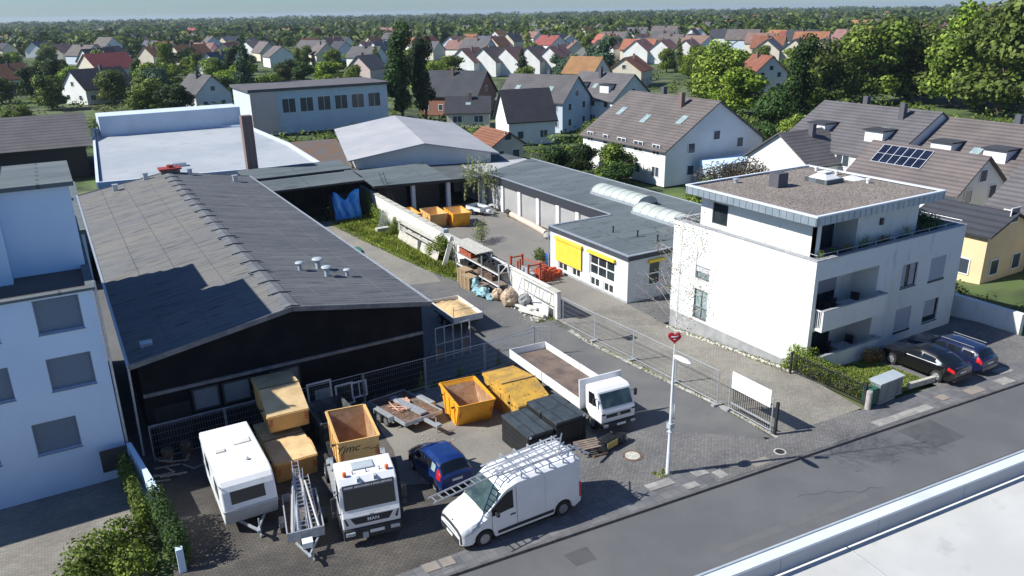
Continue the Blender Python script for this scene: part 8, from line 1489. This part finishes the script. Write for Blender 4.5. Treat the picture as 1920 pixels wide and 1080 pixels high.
# ---------------- front garden of the apartment house ----------------
t=T('hedge','dense green hedge behind the black fence beside the apartment house corner','hedge',(34.3,24.4,0)); q=random.Random(3); m=MB()
bl=[(34.25+q.uniform(-.12,.12),22.2+k*.42,.62+zt(22.2+k*.42)+(.28 if k>8 else 0)*.8,.46,.5,.66+(.2 if k>8 else 0)) for k in range(12)]+[(34.1,27.0,.1,.35,.6,.5),(34.7,26.0,.9,.6,.35,.6)]
leafcloud(m,bl,9500,.075,q,hollow=.5); m.build('foliage','leaf_mid',t,world=True,fix=False)
m=MB(); leafcloud(m,[(35.0,23.2+k*.5,.5,.4,.4,.35) for k in range(5)],1300,.07,q); m.build('foliage','leaf_olive',t,world=True,fix=False,label='brownish-green inner side of the hedge')
m=MB(); m.box((34.15,22.1,0),(34.35,26.8,1.0)); m.build('stems','bark',t,world=True)
t=T('railing_fence','black metal bar fence in front of the hedge','fence',(33.68,24,0)); m=MB()
for k in range(40): y=21.85+k*.118; m.box((33.66,y,.05),(33.68,y+.02,1.15))
for z in (.15,1.08): m.box((33.65,21.8,z),(33.69,26.55,z+.04))
m.build('bars','black_steel',t,world=True); m=MB(); m.box((33.62,21.74,0),(33.74,21.86,1.25)); m.build('post','black_steel',t,world=True); m=MB(); m.box((33.62,26.5,-.1),(33.74,26.6,1.2)); m.build('post','black_steel',t,world=True)
m=MB(); m.lathe([(.15,0),(.15,.95),(.14,1.0),(.05,1.02)],(33.5,21.45,0),14); tag(m.build('stone_post','stone'),'round weathered concrete post at the end of the black fence','post')
t=T('wheelie_bin','dark green bin squeezed between the round post and the grey cabinet','bin',(34.0,21.75,0)); m=MB(); m.prism([(-.25,-.27),(.25,-.27),(.25,.27),(-.25,.27)],.05,.92); m.build('body','green_bin',t,bevel=.03); m=MB(); m.box((-.27,-.3,.925),(.27,.3,.99)); m.build('lid','green_bin',t,bevel=.02)
for x0,x1,y0,h,l in ((34.35,35.65,21.45,1.12,'wider grey street utility cabinet with a sloping lid'),(35.75,36.5,21.6,1.0,'narrower grey street utility cabinet on the right')):
    t=T('utility_cabinet',l,'utility cabinet',((x0+x1)/2,y0+.35,0)); m=MB(); m.box((x0,y0,.08),(x1,y0+.62,h)); m.build('body','cabinet_grey',t,world=True,bevel=.01)
    m=MB(); m.prism([(y0-.05,h),(y0+.67,h),(y0+.67,h+.12),(y0-.05,h+.06)],x0-.04,x1+.04,'x'); m.build('lid','util_grey',t,world=True)
    m=MB(); m.box(((x0+x1)/2-.006,y0-.008,.12),((x0+x1)/2+.006,y0-.001,h-.05)); m.build('door_gap','plastic_black',t,world=True)
    m=MB(); m.box((x0-.03,y0-.03,0),(x1+.03,y0+.65,.08)); m.build('base','plinth',t,world=True)
leafthing('rose_bush','dark rose bush with a few pink flowers in front of the lower balcony','bush',[(38.4,24.9,.5,.7,.4,.5),(39.0,24.8,.35,.4,.4,.4)],900,.08,'flower_mix',13,stem=[(38.4,24.9,0),(38.2,24.9,.7),(38.8,24.8,.7)])
leafthing('shrub','reddish autumn-leaved shrub just behind the right corner of the apartment house','shrub',[(48.9,28.2,1.2,.6,.6,1.9),(49.3,29.5,.4,.6,.8,1.2)],1400,.12,'leaf_purple',14,stem=[(48.9,28.2,-.3),(48.9,28.2,2)])
leafthing('neighbour_hedge','dark hedge on top of the white garden wall behind the parked cars','hedge',[(51.2,28+k*1.0,.6,1.2,1.0,1.3) for k in range(9)]+[(53,30+k*1.1,.4,1.2,1.0,1.5) for k in range(6)]+[(51.0,25.5,.4,.9,1.2,1.1),(52,23.7,.2,1,1,1)],6000,.17,'leaf_mid',15)
# terrace planters
q=random.Random(6); names=['long dark planter with mixed red flowers on the terrace edge','planter with tall pale grass on the terrace edge','planter with green leaves beside the terrace door','trough of orange flowers in the middle of the terrace edge','planter with bushy yellow-green grass, right part of terrace','leafy trough at the right end of the terrace']
for i,(x,w,hh,lf_) in enumerate(((37.6,.9,.35,'flower_mix'),(39.2,.9,.5,'leaf_pale'),(36.4,.5,.35,'leaf_fresh'),(40.9,1.1,.35,'flower_mix'),(42.9,.8,.65,'leaf_pale'),(45.2,2.0,.4,'leaf_olive'))):
    t=T('planter',names[i],'planter',(x,26.75,6.03),0,'planters on the penthouse terrace'); m=MB(); m.box((-w/2,-.17,0),(w/2,.17,.42)); m.build('box','dark_frame',t); m=MB(); leafcloud(m,[(-w*.3+k*w*.2,0,.45+hh*.4,w*.22,.2,hh*.7) for k in range(4)],int(380*w),.055,q); m.build('plants',lf_,t,fix=False)
leafthing('potted_plant','tall dark leafy plants crowding the right end of the terrace under the roof','potted plants',[(45.9,28.3,6.8,.7,1.0,.8),(46.6,27.4,6.6,.6,.6,.6),(45.6,30.0,6.9,.6,1.0,.9),(47.2,28.6,6.5,.4,1.0,.5)],3000,.09,'leaf_dark',16,stem=[(45.9,28.3,6.03),(45.9,28.3,6.9)])
leafthing('potted_plant','small potted plant at the left corner of the terrace','potted plants',[(35.15,26.55,6.65,.2,.2,.3)],160,.06,'leaf_olive',17,stem=[(35.15,26.55,6.03),(35.15,26.55,6.7)])
t=T('garden_chair','round-backed pale garden chair on the penthouse terrace','chair',(39.6,27.0,6.02),-20); m=MB(); m.lathe([(.24,.42),(.24,.46)],(0,0,0),14); m.build('seat','util_grey',t); m=MB()
for k in range(9): a=math.pi*k/8; b=math.pi*(k+1)/8; 
for k in range(8): a=math.pi*k/8; b=math.pi*(k+1)/8; m.tube((.25*math.cos(a),.22,.5+.42*math.sin(a)),(.25*math.cos(b),.22,.5+.42*math.sin(b)),.018,n=5); m.tube((.25*math.cos(a),.22,.5+.42*math.sin(a)),(0,.22,.5),.008,n=4)
m.build('backrest','util_grey',t)
for sx in (-1,1):
    for sy in (-1,1): m=MB(); m.tube((sx*.17,sy*.17,0),(sx*.17,sy*.17,.42),.014,n=5); m.build('leg','util_grey',t)
# balcony clutter
for z,l in ((2.62,'pale garden table on the upper balcony among dark chairs'),(-.1,'small table on the ground-floor balcony')):
    t=T('balcony_table',l,'table',(37.9,26.5,z)); m=MB(); m.box((-.6,-.35,.70),(.6,.35,.74)); m.build('table_top','util_grey',t)
    for sx in (-.5,.5):
        for sy in (-.28,.28): m=MB(); m.box((sx-.02,sy-.02,0),(sx+.02,sy+.02,.70)); m.build('leg','dark_frame',t)
    for x,y,rz in ((36.6,26.6,80),(39.0,26.9,-70),(37.3,27.2,180)):
        c=T('balcony_chair',('upper' if z>0 else 'lower')+' balcony dark chair '+{36.6:'left of the table',39.0:'right of the table',37.3:'behind the table'}[x],'chair',(x,y,z),rz); m=MB(); m.box((-.24,-.24,.4),(.24,.24,.46)); m.build('seat','plastic_black',c); m=MB(); m.box((-.24,.2,.461),(.24,.25,.95)); m.build('backrest','plastic_black',c); m=MB(); m.box((-.22,-.22,0),(-.18,.22,.399)); m.build('leg','plastic_black',c); m=MB(); m.box((.18,-.22,0),(.22,.22,.399)); m.build('leg','plastic_black',c)
# ---------------- rear yard objects ----------------
skip('open_skip','bright orange open skip in the rear yard, rightmost of the three there',(34.4,68.6,-1.08),-8,3.1,1.85,1.45,.6,.6,'skip_orange','skip_tan',slope=False)
skip('open_skip','tan-walled open skip with rubbish in the rear yard, middle of the three',(32.3,69.6,-1.08),-5,3.1,1.85,1.45,.5,.5,'skip_tan','skip_tan',slope=False)
skip('open_skip','orange skip farthest left in the rear yard against the wall',(30.6,72.4,-1.08),-5,3.0,1.7,1.1,.5,.5,'skip_orange','skip_tan',slope=False)
t=T('garden_table','small round pale table by the hanging tree in the rear yard','table',(41.0-.6,72.9,-1.1)); m=MB(); m.lathe([(.5,.68),(.5,.72)],(0,0,0),16); m.build('table_top','offwhite',t); m=MB(); m.tube((0,0,0),(0,0,.68),.04,n=8); m.lathe([(.28,0),(.25,.03)],(0,0,0),12); m.build('leg','galv',t)
m=MB(); m.path([(40.75,69.6,-.85),(40.5,67,-.88),(40.2,64.2,-.86),(39.7,61.2,-.85)],.30,12); tag(m.build('rolled_tube','pink_tube',smooth=True),'long beige pink wrapped roll lying along the garage doors','roll')
m=MB(); m.tube((40.8,70.0,-.85),(41.0,70.9,-.8),.26,n=12); tag(m.build('pipe_section','plastic_black'),'short black pipe at the far end of the long wrapped roll','pipe')
sack(39.4,60.3,-1.1,.5,.6,'stone','pale heap of sacks at the near end of the long wrapped roll','sack_heap',6,'sacks')
t=T('barrel','blue plastic barrel at the office corner','barrel',(35.0,53.6,-1.1)); m=MB(); m.lathe([(.26,0),(.29,.05),(.29,.28),(.31,.3),(.29,.32),(.29,.6),(.31,.62),(.29,.64),(.28,.88),(.2,.92)],(0,0,0),16); m.build('body','barrel_blue',t,smooth=True)
t=T('plant_pot','terracotta tub with a small yellow-green shrub beside the blue barrel','plant pot',(34.2,53.3,-1.1)); m=MB(); m.lathe([(.22,0),(.32,.45),(.34,.46),(.34,.52)],(0,0,0),14); m.build('pot','pot',t); m=MB(); leafcloud(m,[(0,0,.85,.38,.38,.42)],380,.08,q); m.build('foliage','leaf_olive',t,fix=False)
leafthing('shrub','green weed bush at the foot of the office annex far corner','shrub',[(35.1,55.2,-.6,.6,.6,.6)],500,.1,'leaf_mid',18,stem=[(35.1,55.2,-1.1),(35.1,55.2,-.4)])
t=T('tarpaulin_cover','bright blue tarpaulin draped over a machine at the shed opening','tarpaulin',(25.7,78.3,-1.1))
m=MB(); nx,nz=16,12; g=[]
for j in range(nz+1):
    row=[]
    for i in range(nx+1):
        u,v=i/nx,j/nz; top=3.2-1.0*math.exp(-((u-.42)/.22)**2); z=.1+(top-.1)*v
        row.append(m.av((-1.45+2.9*u+.06*math.sin(v*7),-.35+.25*v+.11*math.sin(u*19+v*3)+.06*math.sin(u*41+v*11),z)))
    g.append(row)
for a,b in zip(g,g[1:]):
    for i in range(nx): m.face((a[i],a[i+1],b[i+1],b[i]))
o=m.build('sheet','tarp_blue',t,smooth=True); s_=o.modifiers.new('solid','SOLIDIFY'); s_.thickness=.02
m=MB(); m.box((-1.2,.3,0),(1.2,2.5,2.3)); m.build('covered_machine','plastic_black',t)
m=MB(); m.bar((26.6,78.4,-1.05),(27.0,77.6,-.6),.1,.06); tag(m.build('red_jack','red_paint'),'small red tool lying in front of the blue tarpaulin','tool')
t=T('brick_crate','brown crate of bricks stored in the open shed','crate',(20.0,80.5,-1.1)); m=MB(); m.box((-.6,-.5,0),(.6,.5,1.0)); m.build('crate','planks',t); m=MB(); 
for i in range(4):
    for j in range(3): m.box((-.55+i*.28,-.45+j*.3,1.0),(-.3+i*.28,-.18+j*.3,1.12+.04*((i+j)%2)))
m.build('bricks','red_tile',t)
m=MB(); m.ell((22.3,62.0,-.75),(.6,.8,.4),12,7,.2,5); 
m=MB(); m.ell((18.0,53.2,.55),(.55,.7,.35),12,7,.25,5); m.v=[(x,y,max(z,.35)) for x,y,z in m.v]
t=T('covered_pile','pile under a teal cover peeking over the right eave of the hall','covered pile',(17.7,53.2,-1.1)); m2=MB(); m2.box((17.3,52.4,-1.1),(18.3,54.0,2.9)); m2.build('crate','planks',t,world=True); m3=MB(); m3.ell((17.8,53.2,3.0),(.62,.9,.35),12,7,.2,5); m3.build('cover','teal_cover',t,world=True)
for k,(y,l) in enumerate(((51.3,'dark bundled posts beside the hall, nearest the teal cover'),(49.7,'dark bundled posts beside the hall, nearer the sand tipper'))):
    m=MB()
    for j in range(4): m.box((17.1+j*.2,y,-1.1),(17.25+j*.2,y+1.1,2.6+.15*(j%2)))
    tag(m.build('post_bundle','planks'),l,'post bundle')
# ---------------- left boundary ----------------
m=MB(); m.prism([(.45,36.8),(.65,36.8),(1.3,31.6),(1.1,31.6)],-1.2,.75); tag(m.build('boundary_wall','blue_wall'),'thin white boundary wall between the yard and the white apartment block','wall')
leafthing('boundary_hedge','tall narrow conifer hedge along the left edge of the yard','hedge',[(1.05+.04*k,31.2-k*.45,.55,.42,.4,1.15+.1*math.sin(k*2)) for k in range(9)],6500,.09,'leaf_dark',19,stem=[(1.1,29.5,-.3),(1.1,29.5,1)])
leafthing('boundary_hedge','bright green strip of hedge beside the boundary wall of the white block','hedge',[(.2+.03*k,36.0-k*.6,-.0,.35,.4,.8) for k in range(9)],4200,.1,'leaf_mid',20,stem=[(.3,33,-1.1),(.3,33,0)])
leafthing('garden_shrub','large green shrub in the front garden of the white block','shrub',[(-1.4,29.2,.3,1.2,1.1,.9),(-.4,30.2,.2,.9,.8,.8),(-2.2,28.2,.2,.9,.8,.7),(-.2,28.2,.2,.8,.8,.8)],4200,.12,'leaf_mid',21,stem=[(-1.2,29.2,-.4),(-1.2,29.2,.6)])
m=MB(); m.box((1.2,27.1,-.3),(1.45,27.35,.85)); tag(m.build('marker_post','blue_wall'),'pale square post at the street end of the tall hedge','post')
m=MB(); q=random.Random(50)
for k in range(14): x=q.uniform(1.8,3.0); y=q.uniform(34.5,37.0); a=q.uniform(0,3.1); m.bar((x,y,zt(y)+.08+.03*k),(x+math.cos(a)*1.2,y+math.sin(a)*.6,zt(y)+.1+.03*k),.06,.05)
tag(m.build('scrap_timber','wood_grey'),'loose pile of scrap timber in the shade behind the caravan','timber')
for i,(x,y,l) in enumerate(((2.1,36.9,'rusty barrel behind the caravan in the shade'),(3.0,37.1,'second rusty barrel behind the caravan'))):
    m=MB(); m.lathe([(.28,0),(.28,.85),(.2,.88)],(x,y,zt(y)),14); tag(m.build('barrel','rust'),l,'barrel','barrels behind the caravan')
# ---------------- garden fences, garden edges ----------------
t=T('wooden_fence','orange-brown wooden garden fence beyond the gravel roof','fence',(80,66,-1.1)); m=MB()
for k in range(16): m.box((77.5+k*.6,66.5-k*.35,-1.1),(78.0+k*.6,66.56-k*.35,.5))
m.build('boards','wood',t,world=True)
for k in range(4): m=MB(); m.box((77.4+k*2.4,66.6-k*1.4,-1.1),(77.6+k*2.4,66.8-k*1.4,.7)); m.build('post','wood',t,world=True)
t=T('lamp_post','slim grey lamp post in the garden behind the gravel roof','street lamp',(73.8,57.0,-1.1)); m=MB(); m.tube((0,0,0),(0,0,4.8),.06,.04,8); m.build('pole','galv',t); m=MB(); m.ell((0,0,4.85),(.25,.12,.08),8,6); m.build('lamp_head','pvc_white',t)
sheet('garden_lawn',[(54,60),(62,58),(63,68),(58,70)],.02,'lawn_base')
for i,(x,y,s_,l) in enumerate(((57,72,.55,'dark leafy tree nearest the far end of the long garage roof'),(60,77,.7,'bushy tree left of the steep roofed house behind the garages'),(55,83,.6,'rounded garden tree behind the carport roof corner'),(61,62,.42,'small garden tree right of the other trees behind the garages'))): tree(x,y,s_,('broad',1+i%3),('leaf_dark','leaf_mid')[i%2],l,sx=1.3)

q=random.Random(15)
m=MB()
for k in range(90):
    x,y=q.choice(((13,31),(15,29.5),(12.5,27),(26,44),(30.5,55),(17.5,30.5)))
    x+=q.gauss(0,1.0);y+=q.gauss(0,1.0); s_=q.uniform(.02,.06); m.box((x,y,zt(y)+.02),(x+s_*1.6,y+s_,zt(y)+.02+s_*.5))
tag(m.build('yard_litter','stone_pale'),'small crumbs of stone and litter scattered over the yard','litter',kind='stuff')
